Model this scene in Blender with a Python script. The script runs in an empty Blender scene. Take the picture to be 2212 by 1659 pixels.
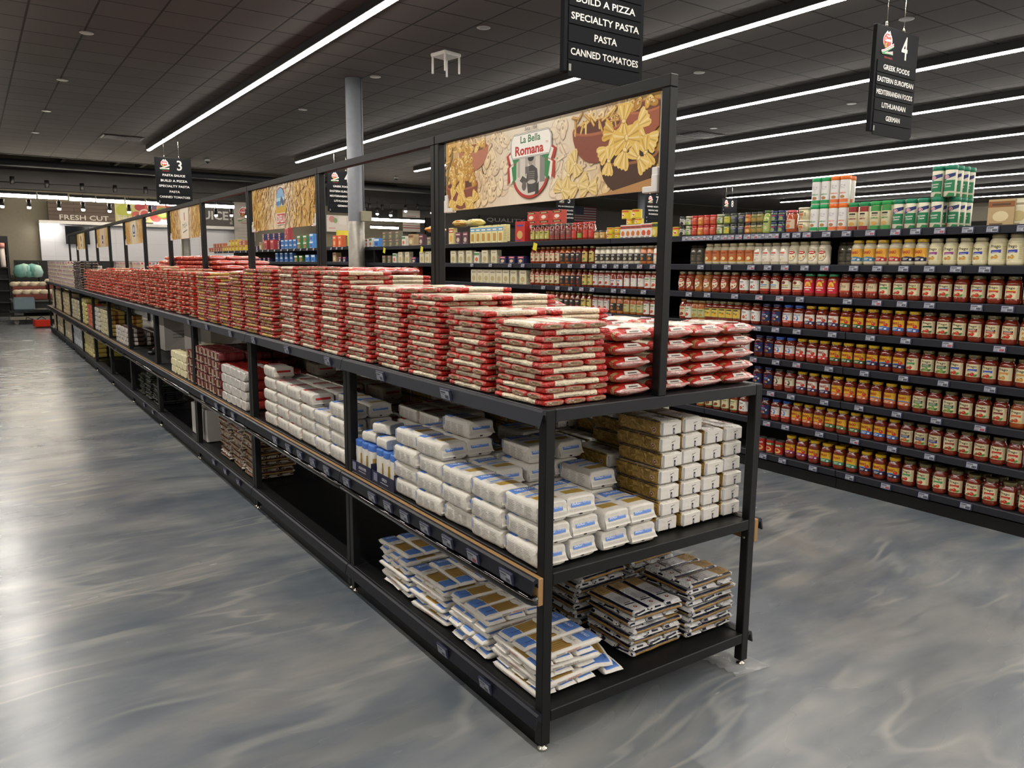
import bpy, math, random
from mathutils import Matrix, Vector, noise
from mathutils.geometry import tessellate_polygon
R = random.Random(11)
S = bpy.context.scene
COL = S.collection
PI = math.pi

# ---------------------------------------------------------------- camera
CAM = Vector((-1.45329, -1.89996, 1.62492))
RT = Vector((0.8221733, -0.5691735, 0.0085215))
UP = Vector((0.0791396, 0.1291165, 0.9884664))
FW = Vector((0.5637091, 0.8120163, -0.1512003))
FPX = 1673.14
cd = bpy.data.cameras.new('camera')
cam = bpy.data.objects.new('camera', cd)
COL.objects.link(cam)
cd.sensor_width = 36.0
cd.lens = FPX * 36.0 / 2212.0
cd.clip_start = 0.05
cd.clip_end = 200
m3 = Matrix((RT, UP, -FW)).transposed()
cam.matrix_world = Matrix.Translation(CAM) @ m3.to_4x4()
S.camera = cam
S.view_settings.view_transform = 'Standard'
S.view_settings.look = 'None'
S.view_settings.gamma = 1.0
S.view_settings.use_curve_mapping = False

def at(px, py, ax, val):
    d = FW + RT * ((px - 1106) / FPX) - UP * ((py - 829.5) / FPX)
    i = 'xyz'.index(ax)
    return CAM + d * ((val - CAM[i]) / d[i])

def ya(px, x=3.76, py=600):
    return at(px, py, 'x', x).y

# ---------------------------------------------------------------- colours
def lin(c):
    return c / 12.92 if c <= 0.04045 else ((c + 0.055) / 1.055) ** 2.4
_cc = {}
def H(h):
    if not isinstance(h, str):
        return h
    if h not in _cc:
        s = h.lstrip('#')
        _cc[h] = tuple(lin(int(s[i:i + 2], 16) / 255) for i in (0, 2, 4)) + (1.0,)
    return _cc[h]
def mixc(a, b, t):
    a, b = H(a), H(b)
    return tuple(a[i] * (1 - t) + b[i] * t for i in range(4))

# ---------------------------------------------------------------- materials
MATS = {}
def mat(name, col=None, rough=0.5, metal=0.0, coat=0.0, coat_rough=0.05, bump=None, attr=False, emit=None, strength=0.0,
        spec=0.5, trans=0.0, alpha=1.0, vary=0.0, ior=1.45):
    m = bpy.data.materials.new(name)
    m.use_nodes = True
    nt = m.node_tree
    b = nt.nodes['Principled BSDF']
    b.inputs['Roughness'].default_value = rough
    b.inputs['Metallic'].default_value = metal
    b.inputs['Coat Weight'].default_value = coat
    b.inputs['Coat Roughness'].default_value = coat_rough
    b.inputs['Specular IOR Level'].default_value = spec
    b.inputs['Transmission Weight'].default_value = trans
    b.inputs['Alpha'].default_value = alpha
    b.inputs['IOR'].default_value = ior
    tc = nt.nodes.new('ShaderNodeTexCoord')
    src = None
    if attr:
        a = nt.nodes.new('ShaderNodeAttribute')
        a.attribute_name = 'Col'
        src = a.outputs['Color']
    elif col is not None:
        b.inputs['Base Color'].default_value = H(col)
    if vary or attr:
        n = nt.nodes.new('ShaderNodeTexNoise')
        n.inputs['Scale'].default_value = 14.0
        n.inputs['Detail'].default_value = 3.0
        nt.links.new(tc.outputs['Object'], n.inputs['Vector'])
        mx = nt.nodes.new('ShaderNodeMix')
        mx.data_type = 'RGBA'
        mx.blend_type = 'MULTIPLY'
        mx.inputs['Factor'].default_value = vary if vary else 0.12
        if src:
            nt.links.new(src, mx.inputs['A'])
        else:
            mx.inputs['A'].default_value = H(col)
        nt.links.new(n.outputs['Fac'], mx.inputs['B'])
        nt.links.new(mx.outputs['Result'], b.inputs['Base Color'])
    if bump:
        sc, st, dist = bump
        n2 = nt.nodes.new('ShaderNodeTexNoise')
        n2.inputs['Scale'].default_value = sc
        n2.inputs['Detail'].default_value = 3.0
        n2.inputs['Distortion'].default_value = dist
        nt.links.new(tc.outputs['Object'], n2.inputs['Vector'])
        bp = nt.nodes.new('ShaderNodeBump')
        bp.inputs['Strength'].default_value = st
        bp.inputs['Distance'].default_value = 0.01
        nt.links.new(n2.outputs['Fac'], bp.inputs['Height'])
        nt.links.new(bp.outputs['Normal'], b.inputs['Normal'])
    if emit is not None:
        b.inputs['Emission Color'].default_value = H(emit)
        b.inputs['Emission Strength'].default_value = strength
    MATS[name] = m
    return m

mat('film', rough=0.24, attr=True, coat=0.4, coat_rough=0.1, bump=(52, 0.95, 1.6))
mat('paperbag', rough=0.5, attr=True, bump=(38, 0.4, 0.8))
mat('ink', rough=0.45, attr=True, bump=(90, 0.05, 0.0))
mat('signface', rough=0.7, attr=True, spec=0.15)
mat('card', rough=0.5, attr=True, bump=(60, 0.06, 0.0))
mat('glassjar', rough=0.12, attr=True, coat=1.0, coat_rough=0.03)
mat('lidmetal', rough=0.28, attr=True, coat=0.3)
mat('plastic', rough=0.35, attr=True, bump=(50, 0.03, 0.0))
mat('steel', '#101112', rough=0.45, bump=(420, 0.05, 0.0), vary=0.3, spec=0.35)
mat('kickgloss', '#040405', rough=0.4, vary=0.2, spec=0.15)
mat('shelfmetal', '#222327', rough=0.38, bump=(420, 0.04, 0.0), vary=0.3, spec=0.4)
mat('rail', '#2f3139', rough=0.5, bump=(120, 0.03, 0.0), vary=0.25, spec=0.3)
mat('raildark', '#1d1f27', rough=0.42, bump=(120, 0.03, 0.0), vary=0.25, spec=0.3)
mat('blackpanel', '#0b0b0c', rough=0.55, bump=(200, 0.04, 0.0), vary=0.3)
mat('wood', '#ab8557', rough=0.5, bump=(60, 0.08, 2.0), vary=0.3)
mat('bumper', '#0a0a0b', rough=0.14, coat=0.6, vary=0.2)
mat('chrome', '#c9c4b8', rough=0.2, metal=1.0, vary=0.2)
mat('whiteplastic', '#e6e3df', rough=0.35, vary=0.15)
mat('lampbody', '#0d0d0f', rough=0.5, vary=0.3)
mat('led', '#ffffff', rough=0.4, emit='#fff8ee', strength=70.0)
mat('ledwarm', '#ffffff', rough=0.4, emit='#fff1dc', strength=48.0)
mat('spotbulb', '#ffffff', rough=0.4, emit='#fff0d8', strength=120.0)
mat('darkpipe', '#34363a', rough=0.5, vary=0.25)
mat('columnpaint', '#7b7f86', rough=0.5, vary=0.25, bump=(30, 0.05, 0.0))
mat('zinc', '#a39e95', rough=0.45, metal=0.6, vary=0.5, bump=(25, 0.1, 1.0))
mat('clearplastic', '#d8dadc', rough=0.05, alpha=0.22, coat=1.0, vary=0.05)
mat('screenblack', '#0a0d12', rough=0.1, vary=0.2, coat=0.5)

# ---------------------------------------------------------------- text outlines
_tc = {}
def text_mesh(s, off=0.0, shear=0.0):
    k = (s, off, shear)
    if k in _tc:
        return _tc[k]
    cu = bpy.data.curves.new('t', 'FONT')
    cu.body = s
    cu.size = 1.0
    cu.offset = off
    cu.shear = shear
    cu.resolution_u = 2
    ob = bpy.data.objects.new('t', cu)
    me = bpy.data.meshes.new_from_object(ob)
    vs = [(v.co.x, v.co.y) for v in me.vertices]
    fs = [tuple(p.vertices) for p in me.polygons]
    bpy.data.objects.remove(ob)
    bpy.data.curves.remove(cu)
    bpy.data.meshes.remove(me)
    if vs:
        x0 = min(v[0] for v in vs); x1 = max(v[0] for v in vs)
        y0 = min(v[1] for v in vs); y1 = max(v[1] for v in vs)
        vs = [((x - x0) / max(1e-6, x1 - x0), (y - y0) / max(1e-6, y1 - y0)) for x, y in vs]
        asp = (x1 - x0) / max(1e-6, y1 - y0)
    else:
        asp = 1
    _tc[k] = (vs, fs, asp)
    return _tc[k]

# ---------------------------------------------------------------- flat prints
class Print:
    """coloured flat shapes in (u, v) metres, each on its own thin layer"""
    def __init__(self):
        self.sh = []
    def rect(self, u0, v0, u1, v1, c, nu=1, lay=None):
        vs = []
        for i in range(nu + 1):
            u = u0 + (u1 - u0) * i / nu
            vs += [(u, v0), (u, v1)]
        fs = [(2 * i, 2 * i + 2, 2 * i + 3, 2 * i + 1) for i in range(nu)]
        self.sh.append((vs, fs, c, lay))
        return self
    def poly(self, pts, c, lay=None):
        conv = lay
        tr = tessellate_polygon([[Vector((p[0], p[1], 0)) for p in pts]])
        fs = []
        for a, b, d in tr:
            pa, pb, pd = pts[a], pts[b], pts[d]
            cr = (pb[0] - pa[0]) * (pd[1] - pa[1]) - (pb[1] - pa[1]) * (pd[0] - pa[0])
            fs.append((a, b, d) if cr > 0 else (a, d, b))
        self.sh.append((list(pts), fs, c, lay))
        return self
    def ell(self, u, v, ru, rv, c, n=14, rot=0.0, lay=None):
        cr, sr = math.cos(rot), math.sin(rot)
        pts = []
        for i in range(n):
            a = 2 * PI * i / n
            x, y = ru * math.cos(a), rv * math.sin(a)
            pts.append((u + x * cr - y * sr, v + x * sr + y * cr))
        self.sh.append((pts, [tuple(range(n))], c, lay))
        return self
    def ring(self, u, v, ru, rv, w, c, n=28, a0=0, a1=2 * PI):
        vs = []
        for i in range(n + 1):
            a = a0 + (a1 - a0) * i / n
            for k in (0, w):
                vs.append((u + (ru - k) * math.cos(a), v + (rv - k) * math.sin(a)))
        fs = [(2 * i, 2 * i + 2, 2 * i + 3, 2 * i + 1) for i in range(n)]
        self.sh.append((vs, fs, c, None))
        return self
    def text(self, s, u, v, w, h, c, bold=0.0, shear=0.0, rot=0.0, al='C'):
        vs, fs, asp = text_mesh(s, bold, shear)
        if w is None:
            w = h * asp
        if al == 'L':
            u = u + w / 2
        cr, sr = math.cos(rot), math.sin(rot)
        out = []
        for x, y in vs:
            dx, dy = (x - 0.5) * w, (y - 0.5) * h
            out.append((u + dx * cr - dy * sr, v + dx * sr + dy * cr))
        self.sh.append((out, fs, c, 'text'))
        return self
    def lines(self, u0, v0, u1, v1, n, c, fill=0.5, jit=0.25, rr=None):
        rr = rr or R
        dv = (v1 - v0) / n
        for i in range(n):
            e = u1 - (u1 - u0) * jit * rr.random()
            self.rect(u0, v0 + i * dv, e, v0 + (i + fill) * dv, c, lay=1)
        return self

def clip_print(p, u0, v0, u1, v1):
    q = Print()
    for vs, fs, c, lay in p.sh:
        if all(u0 <= a[0] <= u1 and v0 <= a[1] <= v1 for a in vs):
            q.sh.append((vs, fs, c, lay)); continue
        nv, nf = [], []
        for f in fs:
            pts = [vs[i] for i in f]
            for ax, lim, sg in ((0, u0, 1), (0, u1, -1), (1, v0, 1), (1, v1, -1)):
                out = []
                for k in range(len(pts)):
                    a, b = pts[k], pts[(k + 1) % len(pts)]
                    ia, ib = (a[ax] - lim) * sg >= 0, (b[ax] - lim) * sg >= 0
                    if ia: out.append(a)
                    if ia != ib:
                        t = (lim - a[ax]) / (b[ax] - a[ax])
                        out.append((a[0] + (b[0] - a[0]) * t, a[1] + (b[1] - a[1]) * t))
                pts = out
                if len(pts) < 3: break
            if len(pts) >= 3:
                nf.append(tuple(range(len(nv), len(nv) + len(pts)))); nv += pts
        if nf: q.sh.append((nv, nf, c, lay))
    return q

# ---------------------------------------------------------------- mesh builder
class MB:
    def __init__(self):
        self.v, self.f, self.c, self.m, self.s = [], [], [], [], []
    def face(self, idx, c, m=0, s=False):
        self.f.append(tuple(idx)); self.c.append(H(c)); self.m.append(m); self.s.append(s)
    def box(self, a, b, c='#ffffff', m=0, ch=0.0):
        x0, y0, z0 = a; x1, y1, z1 = b
        if ch <= 0:
            o = len(self.v)
            self.v += [(x0, y0, z0), (x1, y0, z0), (x1, y1, z0), (x0, y1, z0), (x0, y0, z1), (x1, y0, z1), (x1, y1, z1), (x0, y1, z1)]
            for q in ((0, 3, 2, 1), (4, 5, 6, 7), (0, 1, 5, 4), (1, 2, 6, 5), (2, 3, 7, 6), (3, 0, 4, 7)):
                self.face([o + i for i in q], c, m)
            return self
        # chamfered box
        ch = min(ch, (x1 - x0) * .45, (y1 - y0) * .45, (z1 - z0) * .45)
        o = len(self.v)
        idx = {}
        P = ((x0, x1), (y0, y1), (z0, z1))
        for sx in (0, 1):
            for sy in (0, 1):
                for sz in (0, 1):
                    s3 = (sx, sy, sz)
                    for ax in range(3):
                        p = []
                        for k in range(3):
                            e = P[k][s3[k]]
                            p.append(e if k == ax else e + (ch if s3[k] == 0 else -ch))
                        idx[(s3, ax)] = len(self.v)
                        self.v.append(tuple(p))
        def cen():
            return Vector(((x0 + x1) / 2, (y0 + y1) / 2, (z0 + z1) / 2))
        cc = cen()
        def add(q):
            ps = [Vector(self.v[i]) for i in q]
            n = (ps[1] - ps[0]).cross(ps[2] - ps[0])
            mid = sum(ps, Vector()) / len(ps)
            if n.dot(mid - cc) < 0:
                q = q[::-1]
            self.face(q, c, m)
        for ax in range(3):
            o1, o2 = [k for k in range(3) if k != ax]
            for s in (0, 1):
                q = []
                for a1, a2 in ((0, 0), (1, 0), (1, 1), (0, 1)):
                    s3 = [0, 0, 0]; s3[ax] = s; s3[o1] = a1; s3[o2] = a2
                    q.append(idx[(tuple(s3), ax)])
                add(q)
            # edges parallel to ax
            for a1 in (0, 1):
                for a2 in (0, 1):
                    q = []
                    for s, k in ((0, o1), (0, o2), (1, o2), (1, o1)):
                        s3 = [0, 0, 0]; s3[ax] = s; s3[o1] = a1; s3[o2] = a2
                        q.append(idx[(tuple(s3), k)])
                    add(q)
        for s3 in [(a, b2, c2) for a in (0, 1) for b2 in (0, 1) for c2 in (0, 1)]:
            add([idx[(s3, 0)], idx[(s3, 1)], idx[(s3, 2)]])
        return self
    def lathe(self, prof, n=20, cols=None, c='#ffffff', m=0, ctr=(0, 0, 0), s=True, sq=1.0, cap=True):
        o = len(self.v)
        for r, z in prof:
            for i in range(n):
                a = 2 * PI * i / n
                ca, sa = math.cos(a), math.sin(a)
                if sq != 1.0:
                    ca = math.copysign(abs(ca) ** sq, ca); sa = math.copysign(abs(sa) ** sq, sa)
                self.v.append((ctr[0] + r * ca, ctr[1] + r * sa, ctr[2] + z))
        for k in range(len(prof) - 1):
            cc = cols[k] if cols else c
            for i in range(n):
                j = (i + 1) % n
                self.face((o + k * n + i, o + k * n + j, o + (k + 1) * n + j, o + (k + 1) * n + i), cc, m, s)
        if cap:
            if prof[0][0] > 1e-5:
                self.face([o + i for i in range(n)][::-1], cols[0] if cols else c, m)
            if prof[-1][0] > 1e-5:
                self.face([o + (len(prof) - 1) * n + i for i in range(n)], cols[-1] if cols else c, m)
        return self
    def tube(self, pts, r, n=8, c='#ffffff', m=0, s=True):
        pts = [Vector(p) for p in pts]
        o = len(self.v)
        up = Vector((0, 0, 1))
        for k, p in enumerate(pts):
            d = (pts[min(k + 1, len(pts) - 1)] - pts[max(k - 1, 0)]).normalized()
            a = d.cross(up)
            if a.length < 1e-3:
                a = d.cross(Vector((1, 0, 0)))
            a.normalize()
            b = a.cross(d)
            for i in range(n):
                t = 2 * PI * i / n
                self.v.append(tuple(p + a * (r * math.cos(t)) + b * (r * math.sin(t))))
        for k in range(len(pts) - 1):
            for i in range(n):
                j = (i + 1) % n
                self.face((o + k * n + i, o + (k + 1) * n + i, o + (k + 1) * n + j, o + k * n + j), c, m, s)
        self.face([o + i for i in range(n)], c, m)
        self.face([o + (len(pts) - 1) * n + i for i in range(n)][::-1], c, m)
        return self
    def prt(self, pr, fn, m=0, eps=0.0004, base=0.0):
        lay = 0
        for vs, fs, c, L in pr.sh:
            if L is None or L == 'text':
                lay += 1
                L = None
            d = base + eps * (lay if L is None else lay + L)
            o = len(self.v)
            self.v += [tuple(fn(u, v, d)) for u, v in vs]
            for q in fs:
                self.face([o + i for i in q], c, m)
        return self
    def merge(self, other, mx=None, m=None):
        o = len(self.v)
        for v in other.v:
            self.v.append(tuple(mx @ Vector(v)) if mx else v)
        for i, q in enumerate(other.f):
            self.f.append(tuple(o + k for k in q)); self.c.append(other.c[i])
            self.m.append(other.m[i] if m is None else m); self.s.append(other.s[i])
        return self
    def mesh(self, name, mats):
        me = bpy.data.meshes.new(name)
        me.from_pydata(self.v, [], self.f)
        if isinstance(mats, str):
            mats = [mats]
        for mm in mats:
            me.materials.append(MATS[mm])
        me.polygons.foreach_set('material_index', self.m)
        me.polygons.foreach_set('use_smooth', self.s)
        a = me.color_attributes.new('Col', 'FLOAT_COLOR', 'CORNER')
        buf = []
        for i, q in enumerate(self.f):
            buf += list(self.c[i]) * len(q)
        a.data.foreach_set('color', buf)
        me.update()
        return me

# ---------------------------------------------------------------- objects
LABELS = {}
def tag(o, label=None, cat=None, group=None, kind=None):
    if label: 
        o['label'] = label
        LABELS.setdefault(label, []).append(group)
    if cat: o['category'] = cat
    if group: o['group'] = group
    if kind: o['kind'] = kind
    return o
def put(name, me, loc=(0, 0, 0), rot=(0, 0, 0), parent=None, label=None, cat=None, group=None, kind=None, sc=None):
    o = bpy.data.objects.new(name, me)
    COL.objects.link(o)
    o.location = loc
    o.rotation_euler = rot
    if sc: o.scale = sc
    if parent: o.parent = parent
    return tag(o, label, cat, group, kind)
def spawn(pro, name, loc, rot=(0, 0, 0), label=None, cat=None, group=None, sc=None, parts=True):
    """pro = (root mesh or None, [(part name, mesh, loc, [(sub name, mesh, loc)])])"""
    o = put(name, pro[0], loc, rot, None, label, cat, group, None, sc)
    if parts:
        for pn, pm, pl, subs in pro[1]:
            c = put(pn, pm, pl, (0, 0, 0), o)
            for sn, sm, sl in subs:
                put(sn, sm, sl, (0, 0, 0), c)
    return o
ORD = ('bottom second third fourth fifth sixth seventh eighth ninth tenth eleventh twelfth thirteenth fourteenth fifteenth sixteenth '
       'seventeenth eighteenth nineteenth twentieth').split() + [t + '-' + u for t in ('twenty', 'thirty') for u in 'first second third fourth fifth sixth seventh eighth ninth'.split()]
ORD1 = ['first'] + ORD[1:]
def struct(name, mb, mats):
    return put(name, mb.mesh(name, mats), kind='structure')
# ================================================================ room shell
ZC = 4.42
def node_floor():
    m = bpy.data.materials.new('polished_floor')
    m.use_nodes = True
    nt = m.node_tree; N = nt.nodes; L = nt.links
    b = N['Principled BSDF']
    tc = N.new('ShaderNodeTexCoord')
    wn = N.new('ShaderNodeTexNoise'); wn.inputs['Scale'].default_value = 0.55; wn.inputs['Detail'].default_value = 1.5
    L.new(tc.outputs['Object'], wn.inputs['Vector'])
    ws = N.new('ShaderNodeVectorMath'); ws.operation = 'SCALE'; ws.inputs['Scale'].default_value = 0.6
    L.new(wn.outputs['Color'], ws.inputs[0])
    warp = N.new('ShaderNodeVectorMath'); warp.operation = 'ADD'
    L.new(tc.outputs['Object'], warp.inputs[0]); L.new(ws.outputs['Vector'], warp.inputs[1])
    def mapping(rot, sc):
        mp = N.new('ShaderNodeMapping')
        mp.inputs['Rotation'].default_value = (0, 0, rot)
        mp.inputs['Scale'].default_value = sc
        mp.inputs['Scale'].default_value = tuple(q * 1.35 for q in sc)
        L.new(warp.outputs['Vector'], mp.inputs['Vector'])
        return mp.outputs['Vector']
    def nz(vec, scale, det, dist, rough=0.55):
        n = N.new('ShaderNodeTexNoise')
        n.inputs['Scale'].default_value = scale
        n.inputs['Detail'].default_value = det
        n.inputs['Distortion'].default_value = dist
        n.inputs['Roughness'].default_value = rough
        L.new(vec, n.inputs['Vector'])
        return n.outputs['Fac']
    def ramp(fac, stops):
        r = N.new('ShaderNodeValToRGB')
        e = r.color_ramp.elements
        while len(e) < len(stops): e.new(0.5)
        for i, (p, c) in enumerate(stops):
            e[i].position = p; e[i].color = H(c)
        L.new(fac, r.inputs['Fac'])
        return r.outputs['Color']
    def mix(a, bb, fac, mode='MIX'):
        x = N.new('ShaderNodeMix'); x.data_type = 'RGBA'; x.blend_type = mode
        if isinstance(fac, float): x.inputs['Factor'].default_value = fac
        else: L.new(fac, x.inputs['Factor'])
        L.new(a, x.inputs['A']); L.new(bb, x.inputs['B'])
        return x.outputs['Result']
    v1 = mapping(0.35, (0.75, 2.3, 1))
    v2 = mapping(0.9, (1.4, 3.4, 1))
    v3 = mapping(-0.15, (0.5, 4.2, 1))
    base = ramp(nz(v1, 0.8, 5, 0.0), [(0.28, '#4f565f'), (0.45, '#636a71'), (0.58, '#757a7e'), (0.74, '#8c8b88')])
    swirl = ramp(nz(v2, 0.9, 5, 0.0, 0.55), [(0.34, '#525b65'), (0.5, '#6c7278'), (0.66, '#8f8d88')])
    c = mix(base, swirl, 0.5)
    def blend(c, fac, amt, colr):
        k = N.new('ShaderNodeRGB'); k.outputs[0].default_value = H(colr)
        ml = N.new('ShaderNodeMath'); ml.operation = 'MULTIPLY'; ml.inputs[1].default_value = amt
        L.new(fac, ml.inputs[0])
        return mix(c, k.outputs[0], ml.outputs[0])
    def rng(fac, lo, hi):
        r = N.new('ShaderNodeMapRange'); r.interpolation_type = 'SMOOTHSTEP'
        r.inputs['From Min'].default_value = lo; r.inputs['From Max'].default_value = hi
        L.new(fac, r.inputs['Value'])
        return r.outputs['Result']
    def vein(vec, sc, det, width, mvec, lo, hi):
        a = N.new('ShaderNodeMath'); a.operation = 'SUBTRACT'; a.inputs[1].default_value = 0.5
        L.new(nz(vec, sc, det, 0.0, 0.5), a.inputs[0])
        d = N.new('ShaderNodeMath'); d.operation = 'ABSOLUTE'; L.new(a.outputs[0], d.inputs[0])
        e = rng(d.outputs[0], width, 0.0)
        g = N.new('ShaderNodeMath'); g.operation = 'MULTIPLY'
        L.new(e, g.inputs[0]); L.new(rng(nz(mvec, 0.8, 2, 0.0), lo, hi), g.inputs[1])
        return g.outputs[0]
    c = blend(c, rng(nz(mapping(-0.25, (0.5, 2.6, 1)), 0.9, 3, 0.0), 0.50, 0.72), 0.4, '#9c9a94')
    c = blend(c, rng(nz(mapping(0.35, (0.6, 2.6, 1)), 1.0, 3, 0.0), 0.50, 0.74), 0.35, '#4a535c')
    c = blend(c, vein(mapping(0.15, (0.45, 2.4, 1)), 0.9, 3, 0.05, mapping(0.7, (1, 1, 1)), 0.48, 0.66), 0.32, '#b7b4aa')
    c = blend(c, vein(mapping(-0.35, (0.5, 2.8, 1)), 1.1, 3, 0.035, mapping(1.3, (1, 1, 1)), 0.46, 0.64), 0.32, '#b2afa6')
    c = blend(c, vein(mapping(0.05, (0.5, 2.6, 1)), 1.0, 3, 0.05, mapping(2.1, (1, 1, 1)), 0.46, 0.64), 0.35, '#414a53')
    c = blend(c, vein(mapping(1.0, (0.8, 2.2, 1)), 0.8, 2, 0.03, mapping(0.2, (1, 1, 1)), 0.52, 0.66), 0.25, '#b0ada5')
    L.new(c, b.inputs['Base Color'])
    rr = N.new('ShaderNodeMapRange')
    rr.inputs['To Min'].default_value = 0.20; rr.inputs['To Max'].default_value = 0.32
    L.new(nz(v1, 1.2, 3, 0.0), rr.inputs['Value'])
    L.new(rr.outputs['Result'], b.inputs['Roughness'])
    b.inputs['Specular IOR Level'].default_value = 0.42
    bp = N.new('ShaderNodeBump'); bp.inputs['Strength'].default_value = 0.05; bp.inputs['Distance'].default_value = 0.02
    L.new(nz(mapping(0, (1, 1, 1)), 3.0, 2, 0.0), bp.inputs['Height'])
    L.new(bp.outputs['Normal'], b.inputs['Normal'])
    MATS['floor'] = m
node_floor()

def node_grid(name, c1, c2, cm, w, h, mortar, phase, rough=0.8, offset=0.0, bump=0.3, swap=None):
    m = bpy.data.materials.new(name)
    m.use_nodes = True
    nt = m.node_tree; N = nt.nodes; L = nt.links
    b = N['Principled BSDF']
    b.inputs['Roughness'].default_value = rough
    b.inputs['Specular IOR Level'].default_value = 0.25
    tc = N.new('ShaderNodeTexCoord')
    mp = N.new('ShaderNodeMapping')
    mp.inputs['Location'].default_value = (-phase[0], -phase[1], 0)
    if swap:
        mp.inputs['Rotation'].default_value = swap
    L.new(tc.outputs['Object'], mp.inputs['Vector'])
    br = N.new('ShaderNodeTexBrick')
    br.offset = offset
    br.inputs['Scale'].default_value = 1.0
    br.inputs['Brick Width'].default_value = w
    br.inputs['Row Height'].default_value = h
    br.inputs['Mortar Size'].default_value = mortar
    br.inputs['Mortar Smooth'].default_value = 0.3
    br.inputs['Color1'].default_value = H(c1)
    br.inputs['Color2'].default_value = H(c2)
    br.inputs['Mortar'].default_value = H(cm)
    L.new(mp.outputs['Vector'], br.inputs['Vector'])
    n = N.new('ShaderNodeTexNoise'); n.inputs['Scale'].default_value = 60; n.inputs['Detail'].default_value = 3
    L.new(tc.outputs['Object'], n.inputs['Vector'])
    mx = N.new('ShaderNodeMix'); mx.data_type = 'RGBA'; mx.blend_type = 'MULTIPLY'; mx.inputs['Factor'].default_value = 0.25
    L.new(br.outputs['Color'], mx.inputs['A']); L.new(n.outputs['Fac'], mx.inputs['B'])
    L.new(mx.outputs['Result'], b.inputs['Base Color'])
    bp = N.new('ShaderNodeBump'); bp.inputs['Strength'].default_value = bump; bp.inputs['Distance'].default_value = 0.006
    bp.invert = True
    L.new(br.outputs['Fac'], bp.inputs['Height']); L.new(bp.outputs['Normal'], b.inputs['Normal'])
    MATS[name] = m
g0 = at(186, 59, 'z', ZC)
node_grid('ceiltile', '#5b5552', '#625d5a', '#262423', 0.625, 0.61, 0.014, (g0.x, g0.y))
node_grid('planks', '#6c6058', '#786a60', '#3f3833', 3.0, 0.12, 0.006, (0, 0), offset=0.5, swap=(PI / 2, 0, 0))
node_grid('whitetile', '#d9dbe2', '#dcdee6', '#c3c6cf', 0.9, 0.45, 0.004, (0, 0), rough=0.25, swap=(PI / 2, 0, 0))
mat('wallpaint', '#8b8474', rough=0.8, bump=(90, 0.06, 0.0), vary=0.15)
mat('darkpaint', '#2c2b2c', rough=0.8, bump=(90, 0.06, 0.0), vary=0.15)
mat('greypaint', '#6a6561', rough=0.8, bump=(90, 0.06, 0.0), vary=0.15)

X0, X1, Y0, Y1 = -9.0, 34.0, -27.0, 28.0
YE = 22.9
struct('floor', MB().box((X0, Y0, -0.1), (X1, Y1, 0)), 'floor')
struct('ceiling', MB().box((X0, Y0, ZC), (X1, YE, ZC + 0.12)), 'ceiltile')
struct('ceiling_upper', MB().box((X0, YE, 6.2), (X1, Y1, 6.3)), 'darkpaint')
struct('wall_back', MB().box((X0, Y1, 0), (X1, Y1 + 0.15, 6.2)), 'wallpaint')
struct('wall_left', MB().box((X0 - 0.15, Y0, 0), (X0, Y1, 6.2)), 'wallpaint')
struct('wall_right', MB().box((X1, Y0, 0), (X1 + 0.15, Y1, 6.2)), 'wallpaint')
struct('wall_front', MB().box((X0, Y0 - 0.15, 0), (X1, Y0, 6.2)), 'wallpaint')
struct('trim_1', MB().box((X0, YE, ZC - 0.02), (X1, YE + 0.06, ZC + 0.16)), 'greypaint')

# ---------------------------------------------------------------- lighting rows
def led_row(x, y0, y1, label):
    b = MB().box((-0.062, 0, 0.012), (0.062, y1 - y0, 0.115), '#0d0d0f', ch=0.004)
    o = put('linear_light', b.mesh('linear_light', 'lampbody'), (x, y0, ZC - 0.116), label=label, cat='ceiling light', group='long ceiling lights')
    d = MB()
    n = max(2, int((y1 - y0) / 1.5))
    for i in range(n):
        a = (y1 - y0) * i / n; e = (y1 - y0) * (i + 1) / n
        k = len(d.v)
        d.v += [(-0.022, a, -.008), (0.022, a, -.008), (0.022, e, -.008), (-0.022, e, -.008), (-0.042, a, 0.012), (0.042, a, 0.012), (0.042, e, 0.012), (-0.042, e, 0.012)]
        d.face((k, k + 3, k + 2, k + 1), '#ffffff')
        d.face((k, k + 4, k + 7, k + 3), '#ffffff')
        d.face((k + 1, k + 2, k + 6, k + 5), '#ffffff')
    put('diffuser', d.mesh('diffuser', 'led'), (0, 0, 0), parent=o)
ROWN = ['over the left aisle beside the pasta island', 'over the aisle between pasta island and sauce shelves', 'just behind the sauce shelves', 'fourth from the left', 'fifth from the left', 'sixth from the left',
        'seventh from the left', 'eighth from the left', 'ninth from the left', 'tenth from the left', 'at the far left of the store']
for i, (x, y1) in enumerate([(-1.31, 19.1), (2.34, 19.1), (5.99, 19.05), (9.42, 18.8), (12.35, 18.8), (16.0, 18.8), (19.6, 18.8), (23.1, 18.8), (26.4, 18.8), (29.8, 18.8)]):
    led_row(x, -26, y1, 'long white linear ceiling light, ' + ROWN[i])
led_row(-4.96, -26, 19.1, 'long white linear ceiling light, ' + ROWN[10])  # unseen row, added to brighten the front of the white bags

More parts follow.
